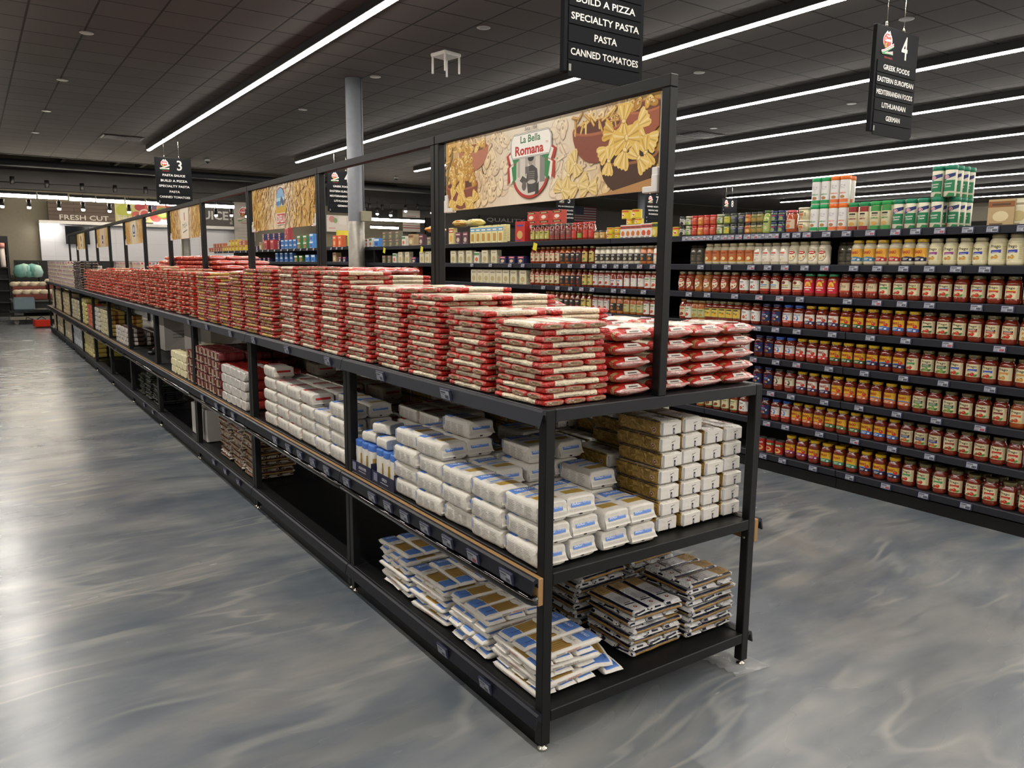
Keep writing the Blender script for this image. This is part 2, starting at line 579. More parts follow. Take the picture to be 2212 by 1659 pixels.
# ---------------------------------------------------------------- ceiling fittings
sp = MB().lathe([(0.075, 0), (0.082, -0.006), (0.07, -0.012), (0.05, -0.012)], 20, c='#8f8b86').lathe([(0.05, -0.010), (0.0, -0.004)], 20, c='#2a2826', cap=False).mesh('ceiling_speaker', 'plastic')
k = 0
for cx, ys, nm in ((-0.04, (9.40, 12.46, 15.51, 18.53), 'left of the first light row'), (3.79, (3.25, 6.31, 9.38, 12.44), 'between the second and third light rows'),
                   (7.47, (3.2, 6.26, 9.3, 12.4), 'between the third and fourth light rows'), (11.18, (6.18, 9.2), 'past the fourth light row')):
    for j, y in enumerate(ys):
        if abs(cx - 3.79) < .01 and abs(y - 9.38) < .01: y -= 0.05
        put('ceiling_speaker', sp, (cx, y, ZC - 0.001), label='small round ceiling speaker %s, %s from the front' % (nm, ORD1[j]), cat='speaker', group='round ceiling speakers')
# wireless access point with four aerials
ap = put('access_point', MB().box((-0.15, -0.15, -0.05), (0.15, 0.15, 0), '#d8d5cf', ch=0.015).mesh('access_point', 'plastic'), (4.0, 7.57, ZC - 0.001),
         (0, 0, 0.2), label='white square wireless box on ceiling with four hanging aerials', cat='access point')
for sx in (-1, 1):
    for sy in (-1, 1):
        put('aerial', MB().box((-0.014, -0.01, -0.22), (0.014, 0.01, 0), '#d8d5cf', ch=0.004).mesh('aerial', 'plastic'), (sx * 0.125, sy * 0.125, -0.045), parent=ap)
put('indicator_light', MB().lathe([(0.006, 0), (0.006, -0.003)], 8, c='#35e070').mesh('indicator_light', 'plastic'), (0.0, -0.1, -0.05), parent=ap)
for j, (x, y) in enumerate(((4.085, 20.7), (10.05, 21.3))):
    o = put('security_camera', MB().lathe([(0.07, 0), (0.075, -0.05), (0.05, -0.07)], 16, c='#d5d2cc').mesh('security_camera', 'plastic'), (x, y, ZC - 0.001),
            label=['white dome security camera at ceiling edge above the fruit counter', 'dark dome security camera at the ceiling edge beyond the column'][j], cat='camera')
    put('dome', MB().lathe([(0.055, -0.06), (0.05, -0.09), (0.03, -0.115), (0.0, -0.125)], 14, c='#141416').mesh('dome', 'glassjar'), (0, 0, 0), parent=o)
for j, (x, y) in enumerate(((1.62, 18.1), (11.6, 9.9))):
    o = put('ceiling_vent', MB().box((-0.42, -0.3, -0.012), (0.42, 0.3, 0), '#201f1f', ch=0.004).mesh('ceiling_vent', 'lampbody'), (x, y, ZC - 0.001),
            label=['dark square ceiling vent beside the end of first light row', 'dark square ceiling vent far right between light rows'][j], cat='vent')
    v = MB()
    for i in range(7):
        v.box((-0.38, -0.26 + i * 0.08, -0.02), (0.38, -0.23 + i * 0.08, -0.012), '#0c0c0c')
    put('slats', v.mesh('slats', 'lampbody'), (0, 0, 0), parent=o)

# ---------------------------------------------------------------- columns
def column(x, y, r, label, wrap=True):
    o = put('support_column', MB().lathe([(r, 0.002), (r, ZC - 0.001)], 28, c='#ffffff').mesh('support_column', 'columnpaint'), (x, y, 0), label=label, cat='column')
    if wrap:
        put('column_sleeve', MB().lathe([(r + 0.006, 0.002), (r + 0.008, 2.28), (r, 2.285)], 28).mesh('column_sleeve', 'zinc'), (0, 0, 0), parent=o)
    put('conduit', MB().tube([(r * 0.8, -r * 0.75, 2.3), (r * 0.8, -r * 0.75, ZC - 0.01)], 0.012, 8).mesh('conduit', 'columnpaint'), (0, 0, 0), parent=o)
    return o
c1 = column(3.575, 9.66, 0.12, 'grey round column with metal sleeve beside the sauce shelves')
put('junction_box', MB().box((0.02, -0.2, 2.28), (0.18, -0.12, 2.44), '#8f8a72', ch=0.008).mesh('junction_box', 'plastic'), (0, 0, 0), parent=c1)
fc = at(401, 530, 'x', 3.6)
column(3.6, min(fc.y, 22.4), 0.12, 'grey round column standing past the end of the pasta island')
c3 = at(1385, 450, 'y', 20.0)
column(c3.x, c3.y, 0.14, 'dark grey column far behind the sauce shelves', False)

# ---------------------------------------------------------------- aisle signs
def store_logo(p, u, v, s):
    p.ell(u, v + 0.18 * s, 0.42 * s, 0.40 * s, '#f3ece8', 26)
    p.ell(u - 0.02 * s, v + 0.18 * s, 0.36 * s, 0.35 * s, '#cf4b47', 26)
    p.ell(u - 0.12 * s, v - 0.06 * s, 0.2 * s, 0.16 * s, '#7c4a2e', 16)
    for k, (du, dv) in enumerate(((-.18, -.02), (-.08, -.1), (-.1, .02), (-.2, -.12))):
        p.ell(u + du * s, v + dv * s, .05 * s, .05 * s, '#c8a24e', 8)
    p.poly([(u - .25 * s, v + .52 * s), (u - .1 * s, v + .66 * s), (u, v + .56 * s), (u + .12 * s, v + .68 * s), (u + .22 * s, v + .5 * s)], '#f3ece8')
    p.text("Caputo's", u + 0.02 * s, v + 0.20 * s, 0.66 * s, 0.24 * s, '#fbf6f2', bold=0.03, shear=0.25).text('Angelo', u, v + .4 * s, .36 * s, .13 * s, '#fbf6f2', bold=.02, shear=.25)
    for k, cc in enumerate(('#f3ece8', '#d05a52', '#f3ece8', '#4a8b57')):
        d = 0.05 * k * s
        p.poly([(u - .55 * s, v - .40 * s - d * .6 + .06 * s), (u - .3 * s, v - .34 * s - d * .8 + .06 * s), (u + .55 * s, v + .12 * s - d), (u + .55 * s, v + .07 * s - d),
                (u - .25 * s, v - .4 * s - d * .8 + .06 * s), (u - .55 * s, v - .46 * s - d * .6 + .06 * s)], cc)
        p.poly([(u - .5 * s, v - .38 * s - d * .7), (u + .1 * s, v - .36 * s - d * .5), (u + .5 * s, v - .28 * s - d), (u + .5 * s, v - .33 * s - d), (u + .1 * s, v - .41 * s - d * .5), (u - .5 * s, v - .43 * s - d * .7)], cc)
    p.text('FRESH MARKETS', u + .1 * s, v - .66 * s, .75 * s, .09 * s, '#c23b34')
def aisle_sign(num, rows, x, y, zt, label, w=0.74, h=0.97, n6=6):
    b = MB().box((-w / 2, -0.022, -h), (w / 2, 0.022, 0), '#1b1c1f', ch=0.004)
    o = put('aisle_sign', b.mesh('aisle_sign', 'signface'), (x, y, zt), label=label, cat='aisle sign', group='hanging aisle signs')
    p = Print()
    store_logo(p, -w * 0.24, -h * 0.165, 0.185)
    p_n = Print().text(num, w * 0.17, -h * 0.155, 0.105 if num != '1' else 0.05, 0.215, '#c9c7c4', bold=0.012)
    hm = MB().prt(p, lambda u, v, d: (u, -0.0222 - d, v))
    put('logo', hm.mesh('logo', 'ink'), (0, 0, 0), parent=o)
    hm = MB().prt(p_n, lambda u, v, d: (u, -0.0222 - d, v))
    put('aisle_number', hm.mesh('aisle_number', 'ink'), (0, 0, 0), parent=o)
    rh = 0.116
    for i in range(n6):
        z1 = -h * 0.325 - i * rh
        sl = MB().box((-w / 2 + 0.035, -0.03, z1 - rh + 0.008), (w / 2 - 0.035, -0.0222, z1), '#16181b', ch=0.002)
        if i < len(rows):
            t = rows[i]
            wd = min(w * 0.86, 0.042 * len(t))
            q = Print().text(t, 0, z1 - rh / 2 + 0.004, wd, 0.047, '#efece6', bold=0.018)
            sl.prt(q, lambda u, v, d: (u, -0.0302 - d, v))
        else:
            sl.box((-w / 2 + 0.04, -0.033, z1 - rh * 0.6), (-w / 2 + 0.06, -0.03, z1 - rh * 0.2), '#9a9a98')
        put('name_slat', sl.mesh('name_slat', 'signface'), (0, 0, 0), parent=o)
    for sx in (-0.24, 0.17):
        put('hanging_wire', MB().tube([(0, 0, 0.0), (0, 0, ZC - zt - 0.001)], 0.0035, 6, '#b9b9b9').tube([(0, 0, 0.0), (0, 0, 0.05)], 0.011, 8, '#d0d0d0').mesh('hanging_wire', 'chrome'), (sx * w, 0, 0), parent=o)
A3 = ['PASTA SAUCE', 'BUILD A PIZZA', 'SPECIALTY PASTA', 'PASTA', 'CANNED TOMATOES']
A4 = ['GREEK FOODS', 'EASTERN EUROPEAN', 'MEDITERRANEAN FOODS', 'LITHUANIAN', 'GERMAN']
A5 = ['BBQ SAUCE/MARINADES', 'PICKLES/OLIVES', 'SALAD DRESSING', 'KETCHUP/MUSTARD']
A7 = ['CANNED VEGETABLES', 'BAKING NEEDS', 'FLOUR/SUGAR']
s4 = at(1898, 55, 'y', 2.5)
aisle_sign('4', A4, 6.09, 2.5, 3.90, 'black sign numbered 4 listing Greek foods, hanging near over the sauce shelves')
aisle_sign('3', A3, 2.36, 2.5, 3.915, 'black sign hanging near, listing pizza, pasta and canned tomatoes')
f3 = at(373, 344, 'z', 3.86)
aisle_sign('3', A3, f3.x, f3.y, 3.88, 'black sign numbered 3 listing pasta sauce, far above the island')
f4 = at(737, 372, 'z', 3.86)
aisle_sign('4', A4, f4.x, f4.y, 3.88, 'black sign numbered 4 listing Greek foods, far left of the grey column')
f5 = at(1222, 421, 'z', 3.88)
aisle_sign('5', A5, f5.x, f5.y, 3.88, 'black far sign listing pickles, salad dressing and ketchup beside a flag')
f7 = at(1413, 421, 'z', 3.88)
aisle_sign('7', A7, f7.x, f7.y, 3.88, 'black far sign numbered 7 listing canned vegetables and baking needs', n6=5)
f8 = at(1576, 430, 'z', 3.88)
aisle_sign('8', [], f8.x, f8.y, 3.88, 'black far sign numbered 8 just above the top sauce shelf')
# ================================================================ pasta island: twelve steel bays
W, ML, NB = 1.065, 1.6, 12
ZT, ZM, ZB, ZF = 1.176, 0.629, 0.1434, 2.257
T = 0.0385
XC = 0.512
L0 = 0.003; L1 = ML - 0.003
def bx(a, b, m=0, ch=0.003, mb=None):
    return (mb or MB()).box(a, b, '#ffffff', m, ch)
legs = []
for lx in (0, W - T):
    for ly in (L0, L1 - T):
        m = bx((lx, ly, 0.022), (lx + T, ly + T, ZT)).mesh('leg', 'steel')
        f = MB().lathe([(0.017, 0.0005), (0.019, 0.003), (0.018, 0.009), (0.008, 0.012), (0.008, 0.022)], 16, ctr=(lx + T / 2, ly + T / 2, 0)).mesh('foot', 'chrome')
        legs.append(('leg', m, (0, 0, 0), [('foot', f, (0, 0, 0))]))
def shelf(z, deck):
    b = MB()
    for y in (L0, L1 - T):
        bx((T, y, z - 0.042), (W - T, y + T, z), mb=b)
    for x in (0.0, W - T):
        bx((x, L0 + T, z - 0.042), (x + T, L1 - T, z), mb=b)
    bx((T * .6, L0 + T * .6, z - 0.02), (W - T * .6, L1 - T * .6, z - deck), mb=b)
    return b
FR = MB()
for y in (L0, L1 - T):
    bx((XC - T / 2, y, ZT), (XC + T / 2, y + T, ZF - 0.042), mb=FR)
bx((XC - T / 2, L0, ZF - 0.042), (XC + T / 2, L1, ZF), mb=FR)
def prail(z, x, h=0.047, end=0.0):
    b = MB()
    k = 0
    # sloping label channel, seen on the aisle side (x smaller = towards the aisle)
    sec = [(x + 0.0, z + 0.001), (x - 0.012, z + 0.002), (x - 0.020, z - 0.004), (x - 0.030, z - h), (x - 0.026, z - h - 0.003), (x - 0.012, z - 0.012), (x - 0.003, z - 0.014), (x, z - 0.03)]
    for y in (L0 + end, L1):
        b.v += [(sx, y, sz) for sx, sz in sec]
    n = len(sec)
    for i in range(n):
        j = (i + 1) % n
        b.face((i, j, n + j, n + i), '#ffffff')
    b.face(tuple(range(n))[::-1], '#ffffff'); b.face(tuple(range(n, 2 * n)), '#ffffff')
    return b
def flipx(b):
    b.v = [(W - v[0], v[1], v[2]) for v in b.v]
    b.f = [q[::-1] for q in b.f]
    return b
WB = MB().box((-0.022, L0, 0.528), (-0.0005, L1, 0.622), '#ffffff', 0, 0.002)
BP = MB().tube([(-0.022, L0 + 0.008, 0.548), (-0.034, L0 + 0.012, 0.548), (-0.04, L0 + 0.024, 0.548), (-0.04, L1 - 0.024, 0.548), (-0.034, L1 - 0.012, 0.548), (-0.022, L1 - 0.008, 0.548)], 0.0165, 12)
KB_ = MB().box((.016, L0 + .03, .0008), (.020, L1 - .03, ZB - .043), '#ffffff')
bay_parts = legs + [('kick_board', KB_.mesh('kick_board', 'kickgloss'), (0, 0, 0), []),
                    ('top_shelf', shelf(ZT, 0.001).mesh('top_shelf', 'shelfmetal'), (0, 0, 0), []),
                    ('middle_shelf', shelf(ZM, 0.004).mesh('middle_shelf', 'steel'), (0, 0, 0), []),
                    ('bottom_shelf', shelf(ZB, 0.004).mesh('bottom_shelf', 'steel'), (0, 0, 0), []),
                    ('sign_frame', FR.mesh('sign_frame', 'steel'), (0, 0, 0), []),
                    ('wooden_edge', WB.mesh('wooden_edge', 'wood'), (0, 0, 0), []),
                    ('bumper', BP.mesh('bumper', 'bumper'), (0, 0, 0), []),
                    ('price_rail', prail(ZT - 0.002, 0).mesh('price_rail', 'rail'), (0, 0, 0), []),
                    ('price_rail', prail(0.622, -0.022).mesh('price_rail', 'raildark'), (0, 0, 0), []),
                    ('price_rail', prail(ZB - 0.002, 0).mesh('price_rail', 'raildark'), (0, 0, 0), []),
                    ('wooden_edge', flipx(MB().box((-0.022, L0, 0.528), (-0.0005, L1, 0.622), '#ffffff', 0, 0.002)).mesh('wooden_edge', 'wood'), (0, 0, 0), []),
                    ('bumper', flipx(MB().tube([(-0.036, L0 + 0.02, 0.553), (-0.036, L1 - 0.02, 0.553)], 0.012, 10)).mesh('bumper', 'bumper'), (0, 0, 0), []),
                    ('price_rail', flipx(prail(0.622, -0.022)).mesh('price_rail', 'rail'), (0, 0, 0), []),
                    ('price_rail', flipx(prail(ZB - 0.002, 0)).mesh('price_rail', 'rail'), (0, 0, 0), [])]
BAYW = ['at the near end of the pasta island', 'second from the near end'] + ['%s from the near end' % ORD1[i] for i in range(2, 11)] + ['at the far end of the pasta island']
bolt = MB().lathe([(0.006, 0), (0.005, 0.002), (0, 0.003)], 10).mesh('bolt', 'chrome')
for i in range(NB):
    o = spawn((None, bay_parts), 'shelving_bay', (0, i * ML, 0), label='black steel shelving bay %s' % BAYW[i], cat='shelving', group='steel bays of the pasta island')
    if i == 0:
        put('bolt', bolt, (W - T - .0005, L0 + T / 2, 0.55), (0, -PI / 2, 0), parent=o)

# ---------------------------------------------------------------- banners in the frames
PC = ['#d9a846', '#e3b95c', '#c9943a', '#ecc97a', '#b9862f']
def shell(p, u, v, s, a, c=None, rr=R):
    c = c or rr.choice(PC)
    p.ell(u, v, s, s * .62, mixc(c, '#7a4a10', .35), 12, a)
    p.ell(u + s * .05, v + s * .06, s * .92, s * .52, c, 12, a)
    p.ell(u + s * .2 * math.cos(a), v + s * .25, s * .5, s * .22, mixc(c, '#fff2c8', .45), 10, a)
    p.ell(u + s * .45 * math.cos(a), v + s * .45 * math.sin(a), s * .22, s * .16, mixc(c, '#5a3206', .55), 8, a)
def penne(p, u, v, s, a, c=None, rr=R):
    c = c or rr.choice(PC)
    ca, sa = math.cos(a), math.sin(a)
    def q(x, y): return (u + x * ca - y * sa, v + x * sa + y * ca)
    p.poly([q(-s, -s * .2), q(s * .8, -s * .2), q(s, s * .2), q(-s * .8, s * .2)], c)
    p.poly([q(-s, -s * .02), q(s * .8, -s * .02), q(s * .85, s * .08), q(-s * .95, s * .08)], mixc(c, '#fff0c0', .45))
    p.poly([q(-s, -s * .2), q(s * .8, -s * .2), q(s * .83, -s * .12), q(-s * .95, -s * .12)], mixc(c, '#6b3d08', .4))
    p.ell(q(s * .88, 0)[0], q(s * .88, 0)[1], s * .1, s * .2, mixc(c, '#6b3d08', .55), 8, a)
def bow(p, u, v, s, a, c='#e6bf5e'):
    ca, sa = math.cos(a), math.sin(a)
    def q(x, y): return (u + (x * ca - y * sa) * s, v + (x * sa + y * ca) * s)
    dk, lt = mixc(c, '#7a4a0c', .38), mixc(c, '#fff3cf', .4)
    for sg in (-1, 1):
        pts = [q(0, .12)]
        pts += [q(sg * .35, .42), q(sg * .7, .62)]
        for k in range(9):
            y = .62 - 1.24 * k / 8
            pts.append(q(sg * (1.0 + (.09 if k % 2 else 0) - .1 * abs(y)), y))
        pts += [q(sg * .7, -.62), q(sg * .35, -.42), q(0, -.12)]
        if sg < 0: pts = pts[::-1]
        p.poly(pts, c)
        for y0, y1, cc in ((.34, .5, lt), (.02, .14, dk), (-.3, -.18, lt), (-.52, -.42, dk)):
            t = [q(sg * .08, y0 * .15), q(sg * .92, y0), q(sg * .92, y1), q(sg * .08, y1 * .15 + .03)]
            p.poly(t if sg > 0 else t[::-1], cc)
    p.ell(u, v, .16 * s, .22 * s, dk, 10, a)
    p.ell(q(.02, .03)[0], q(.02, .03)[1], .1 * s, .16 * s, lt, 10, a)
def bowl(p, u, v, w, h, c):
    pts = [(u - w, v)]
    for k in range(13):
        a = PI + PI * k / 12
        pts.append((u + w * math.cos(a), v + h * math.sin(a)))
    p.poly(pts[1:], c)
    p.ell(u, v, w, h * .22, mixc(c, '#c87a50', .5), 20)
    p.ell(u, v + h * .02, w * .92, h * .16, mixc(c, '#1d0f08', .55), 20)
BW, BH = 1.45, 0.325
def ban_romana():
    r = random.Random(3)
    p = Print()
    p.rect(-.725, 0, .725, BH, '#efe3cf')
    def zones(e0, e1, steps=10):
        for k in range(steps):
            t = k / steps
            a = .725 - (.725 - .12) * t
            b_ = .725 - (.725 - .12) * (k + 1) / steps
            cc = mixc(e0, e1, t ** .7)
            p.rect(-a, 0, -b_, BH, cc, lay=1).rect(b_, 0, a, BH, cc, lay=1)
    zones('#c99a48', '#efe3cf')
    for i in range(330):
        u = r.uniform(-.72, .72); v = r.uniform(.0, BH)
        if abs(u + .015) < .14: continue
        f = max(0, min(.85, 1.05 - abs(u) * 1.5))
        (shell if r.random() < .7 else penne)(p, u, v, r.uniform(.026, .04), r.uniform(0, 3), mixc(r.choice(PC), '#f3e6d2', f), r)
    bowl(p, -.47, .27, .13, .10, '#b9775a')
    for i in range(16):
        shell(p, -.52 + r.uniform(-.08, .16), .265 + r.uniform(0, .03), .022, r.uniform(0, 3), None, r)
    for k in range(7):
        p.poly([(-.72, .10 + k * .02), (-.66, .30 - k * .01), (-.655, .30 - k * .01), (-.715, .10 + k * .02)], '#8a7440')
    bowl(p, -.57, .115, .145, .11, '#8a4a36')
    for i in range(70):
        t = r.random(); u = -.57 + r.uniform(-.13, .13) * (1 - .5 * t); shell(p, u, .112 + .13 * t, .026, r.uniform(0, 3.1), None, r)
    for u, v, s, a in ((-.62, .035, .055, .4), (-.54, .045, .06, -.5), (-.47, .033, .05, .9), (-.66, .06, .045, 1.3), (-.58, .075, .05, -1.1)):
        bow(p, u, v, s, a)
    # right side
    bowl(p, .40, .25, .14, .13, '#8a4a36')
    for i in range(22):
        penne(p, .38 + r.uniform(-.11, .15), .255 + r.uniform(-.005, .045), .026, r.uniform(-1, 2.2), None, r)
    bowl(p, .655, .285, .1, .1, '#a0583c')
    for i in range(8):
        shell(p, .65 + r.uniform(-.06, .05), .29 + r.uniform(-.005, .015), .022, r.uniform(0, 3), None, r)
    for u, v, s, a in ((.30, .045, .06, .3), (.24, .09, .055, 1.2), (.2, .035, .05, -.6), (.28, .13, .05, 2.0), (.36, .03, .05, .1)):
        bow(p, u, v, s, a, '#e8cd86')
    bowl(p, .575, .125, .15, .13, '#4d3324')
    p.poly([(.40, .0), (.72, .0), (.72, .045), (.50, .012)], '#b98a55')
    for u, v, s, a in ((.47, .165, .058, .5), (.66, .18, .06, -.4), (.56, .15, .065, 1.2), (.50, .215, .06, -.3), (.62, .225, .06, .6), (.55, .25, .06, 1.5), (.665, .13, .055, 1.9),
                       (.565, .19, .07, .2), (.475, .12, .05, 1.4), (.63, .115, .055, -.8)):
        bow(p, u, v, s, a, r.choice(['#e6bf5e', '#dcb04c', '#ecc971']))
    # emblem
    u0 = -.015
    n_emb = len(p.sh)
    p.ell(u0, .125, .108, .108, '#3d2a25', 36).ell(u0, .125, .106, .106, '#b93a30', 36).ell(u0, .125, .094, .094, '#d9d2c6', 36)
    for k in range(4):
        p.rect(u0 - .075 + k * .045, .11, u0 - .06 + k * .045, .2, '#b6afa5')
    p.rect(u0 + .055, .08, u0 + .085, .19, '#8f8a84')
    # grey figure of a woman with a plate
    p.poly([(u0 - .012, .04), (u0 + .035, .045), (u0 + .045, .10), (u0 + .04, .135), (u0 + .012, .155), (u0 - .012, .15), (u0 - .022, .10)], '#4a4746')
    p.poly([(u0 + .028, .03), (u0 + .05, .035), (u0 + .05, .085), (u0 + .035, .07)], '#3c3938')
    p.ell(u0 + .002, .172, .015, .019, '#a59b92', 14).ell(u0 + .003, .182, .018, .013, '#2f2b2a', 14)
    p.poly([(u0 - .028, .12), (u0 - .008, .125), (u0 - .006, .15), (u0 - .03, .15)], '#6a6562')
    p.poly([(u0 - .062, .095), (u0 - .03, .075), (u0 - .012, .095), (u0 - .045, .115)], '#55504d')
    p.ell(u0 - .035, .072, .014, .02, '#6a6562', 10)
    p.ell(u0 + .008, .085, .024, .008, '#c9c2b8', 12)
    for k in range(5):
        p.rect(u0 - .012, .093 + k * .008, u0 + .025, .096 + k * .008, '#8d8782')
    for sg in (-1, 1):
        for cc, d in (('#b93a30', .018), ('#f3efe6', 0.0), ('#3f8a53', -.018)):
            pts = [(u0 + sg * (.095 + d), .225), (u0 + sg * (.13 + d * .8), .205), (u0 + sg * (.115 + d), .165), (u0 + sg * (.085 + d), .18)]
            p.poly(pts if sg < 0 else pts[::-1], cc)
            pts = [(u0 + sg * (.10 + d), .17), (u0 + sg * (.125 + d * .7), .155), (u0 + sg * (.118 + d), .085), (u0 + sg * (.10 + d), .105)]
            p.poly(pts if sg < 0 else pts[::-1], cc)
    for c, e in (('#3d4a40', .004), ('#fbf7f0', .0025), ('#4c5a50', .0), ('#fbf7f0', -.002)):
        p.poly([(u0 - .115 - e, .215 - e * .2), (u0 - .105, .19 - e), (u0 + .105, .19 - e), (u0 + .115 + e, .215), (u0 + .115 + e, .262), (u0 + .10, .285 + e), (u0 - .10, .285 + e), (u0 - .115 - e, .262)], c)
    p.text('La Bella', u0 - .002, .263, .115, .03, '#2e7a49', bold=.02)
    p.text('Romana', u0 - .008, .219, .165, .04, '#c0302a', bold=.035)
    p.text('TM', u0 + .092, .235, .014, .009, '#c0302a')
    p.text('Since 1958', u0, .305, .07, .016, '#3a3a38', shear=.2)
    for k in range(n_emb, len(p.sh)):
        vs, fs, c, lay = p.sh[k]
        p.sh[k] = ([(u0 + (a - u0) * 1.22, b) for a, b in vs], fs, c, lay)
    return p
def ban_pasta(seed, n, draw):
    r = random.Random(seed)
    p = Print()
    p.rect(-.725, 0, .725, BH, '#efe0c4')
    for k in range(10):
        t = k / 10
        a = .725 - .6 * t; b_ = .725 - .6 * (k + 1) / 10
        cc = mixc('#cf9f4a', '#efe0c4', t ** 1.5)
        p.rect(-a, 0, -b_, BH, cc, lay=1).rect(b_, 0, a, BH, cc, lay=1)
    for i in range(n):
        u = r.uniform(-.72, .72); v = r.uniform(.0, BH)
        f = max(0.0, .85 - abs(u) * 2.2)
        if f > .78: continue
        c = mixc(r.choice(PC + ['#a8742a']), '#f3e6cf', f)
        k = r.random()
        if k < .65: penne(p, u * .97, v, .034, r.uniform(.5, 2.4), c, r)
        elif k < .85: shell(p, u, v, .03, r.uniform(0, 3), c, r)
        else: bow(p, u, v, .03, r.uniform(0, 3), c)
    draw(p)
    return p
def d_divella(p):
    p.poly([(-.1, .19), (-.09, .25), (-.06, .29), (0, .308), (.06, .29), (.09, .25), (.1, .19), (.095, .12), (-.095, .12)], '#8e2f2c')
    p.poly([(-.092, .19), (-.082, .247), (-.055, .284), (0, .3), (.055, .284), (.082, .247), (.092, .19), (.088, .13), (-.088, .13)], '#86b3d8')
    p.poly([(-.09, .2), (.09, .205), (.09, .23), (-.09, .225)], '#b9d6e8').poly([(-.09, .17), (-.02, .175), (-.02, .205), (-.09, .2)], '#4d86bb')
    p.poly([(-.015, .17), (.08, .17), (.085, .195), (.04, .225), (.02, .24), (.0, .215)], '#54627a')
    p.poly([(.0, .16), (.02, .19), (.04, .16)], '#e8e0d0')
    p.poly([(-.115, .12), (-.1, .18), (-.05, .155), (0, .175), (.05, .155), (.1, .185), (.12, .14), (.11, .11), (-.1, .11)], '#dcb648')
    for k in range(12):
        p.poly([(-.1 + k * .018, .115), (-.095 + k * .018, .115), (-.085 + k * .018, .165), (-.09 + k * .018, .165)], '#b98f2c')
    p.rect(-.1, .03, .1, .115, '#efe9e0').rect(-.092, .036, .092, .109, '#c23a32')
    p.text('DIVELLA', 0, .0725, .165, .055, '#f7f2ea', bold=.03)
def d_script(p):
    p.poly([(-.17, 0), (.17, 0), (.2, BH), (-.2, BH)], '#f1e7d4')
    p.ell(0, .235, .022, .045, '#a8453a', 16).ell(0, .235, .012, .03, '#d9a08a', 12)
    for k in range(6):
        p.ring(-.09 + k * .036, .13 + k * .004, .019, .03 if k in (0, 3) else .02, .007, '#4d4a48', 14, .4 * k, .4 * k + 4.4)
    p.poly([(-.1, .07), (.1, .095), (.11, .087), (-.09, .06)], '#4d4a48')
def d_blue(p):
    p.poly([(-.2, 0), (.2, 0), (.2, BH), (-.2, BH)], '#e3d6b4')
    p.rect(-.09, .1, .09, .22, '#3c4f86').ell(0, .22, .09, .05, '#3c4f86', 18).ell(0, .2, .06, .04, '#cfd6e6', 16)
    p.rect(-.07, .115, .07, .14, '#e8e2d6')
def d_dark(p):
    p.poly([(-.3, 0), (.3, 0), (.3, BH), (-.3, BH)], '#d9c0a8')
    p.rect(-.08, .06, .08, .2, '#54556a').rect(-.06, .1, .06, .13, '#cfcfd6')
def d_red(p):
    p.poly([(-.3, 0), (.3, 0), (.3, BH), (-.3, BH)], '#e9d9b4')
    p.ell(0, .22, .08, .06, '#8e3a30', 16).rect(-.06, .05, .06, .11, '#8e3a30')
brk = MB()
brk.box((-0.012, 0, 0), (0.012, 0.075, 0.022), '#ffffff', 0, .003).box((-0.012, 0, 0), (0.012, 0.03, 0.085), '#ffffff', 0, .003).box((-0.016, 0.0, 0.0), (0.016, 0.028, 0.06), '#ffffff', 0, .003)
brkl = brk.mesh('corner_bracket', 'whiteplastic')
brk2 = MB(); brk2.merge(brk); brk2.v = [(v[0], -v[1], v[2]) for v in brk2.v]; brk2.f = [q[::-1] for q in brk2.f]
brkr = brk2.mesh('corner_bracket', 'whiteplastic')
BL = ['pasta photo banner with ribbon emblem and red and green lettering, nearest', 'pasta photo banner with blue landscape badge over red nameplate', 'pale pasta banner with slanted dark script on cream centre',
      'small far pasta banner with blue square badge', 'far pasta banner with dark grey badge on tan', 'farthest pasta banner with two small red marks']
PR = [ban_romana(), ban_pasta(5, 420, d_divella), ban_pasta(6, 260, d_script), ban_pasta(8, 180, d_blue), ban_pasta(9, 140, d_dark), ban_pasta(10, 120, d_red)]
for i in range(6):
    yb = i * 2 * ML
    b = MB().box((-0.004, -BW / 2, 0), (0.004, BW / 2, BH), '#ece9e4')
    o = put('pasta_banner', b.mesh('pasta_banner', 'ink'), (XC, yb + 0.0465 + BW / 2 + .012, 1.886), label=BL[i], cat='banner', group='banners framed over the pasta island')
    pm = MB().prt(clip_print(PR[i], -.7249, .0001, .7249, BH - .0001), lambda u, v, d: (-0.0041 - d, -u, v), eps=0.0000028)
    put('printed_face', pm.mesh('printed_face', 'ink'), (0, 0, 0), parent=o)
    put('corner_bracket', brkl, (0, -BW / 2 - .004, -0.008), parent=o)
    put('corner_bracket', brkr, (0, BW / 2 + .004, -0.008), parent=o)

# ---------------------------------------------------------------- electronic price tags
def tag_proto(seed, w=0.078, h=0.046, red=False):
    r = random.Random(seed)
    fr = MB().box((-0.010, -w / 2, -h / 2), (0.0, w / 2, h / 2), '#2b2f48', ch=0.003)
    p = Print().rect(-w * .41, -h * .36, w * .41, h * .36, '#a6a9b4')
    p.rect(-w * .36, h * .12, w * .1, h * .26, '#4a4c58')
    p.rect(-w * .36, -h * .02, -w * .05, h * .05, '#70727c')
    for k in range(4):
        p.rect(w * (.02 + k * .09), -h * .28, w * (.085 + k * .09), h * .02, '#a03a4a' if red else '#3a3c48')
    p.rect(-w * .36, -h * .28, -w * .1, -h * .1, '#8a8c96')
    sc = MB().prt(p, lambda u, v, d: (-0.0101 - d, -u, v))
    one = MB().merge(fr).merge(sc)
    return (fr.mesh('price_tag', 'plastic'), [('display', sc.mesh('display', 'ink'), (0, 0, 0), [])]), (one.mesh('price_tag', 'plastic'), [])
TAGP = [tag_proto(i, red=(i % 3 == 2)) for i in range(4)]
TILT = 0.0
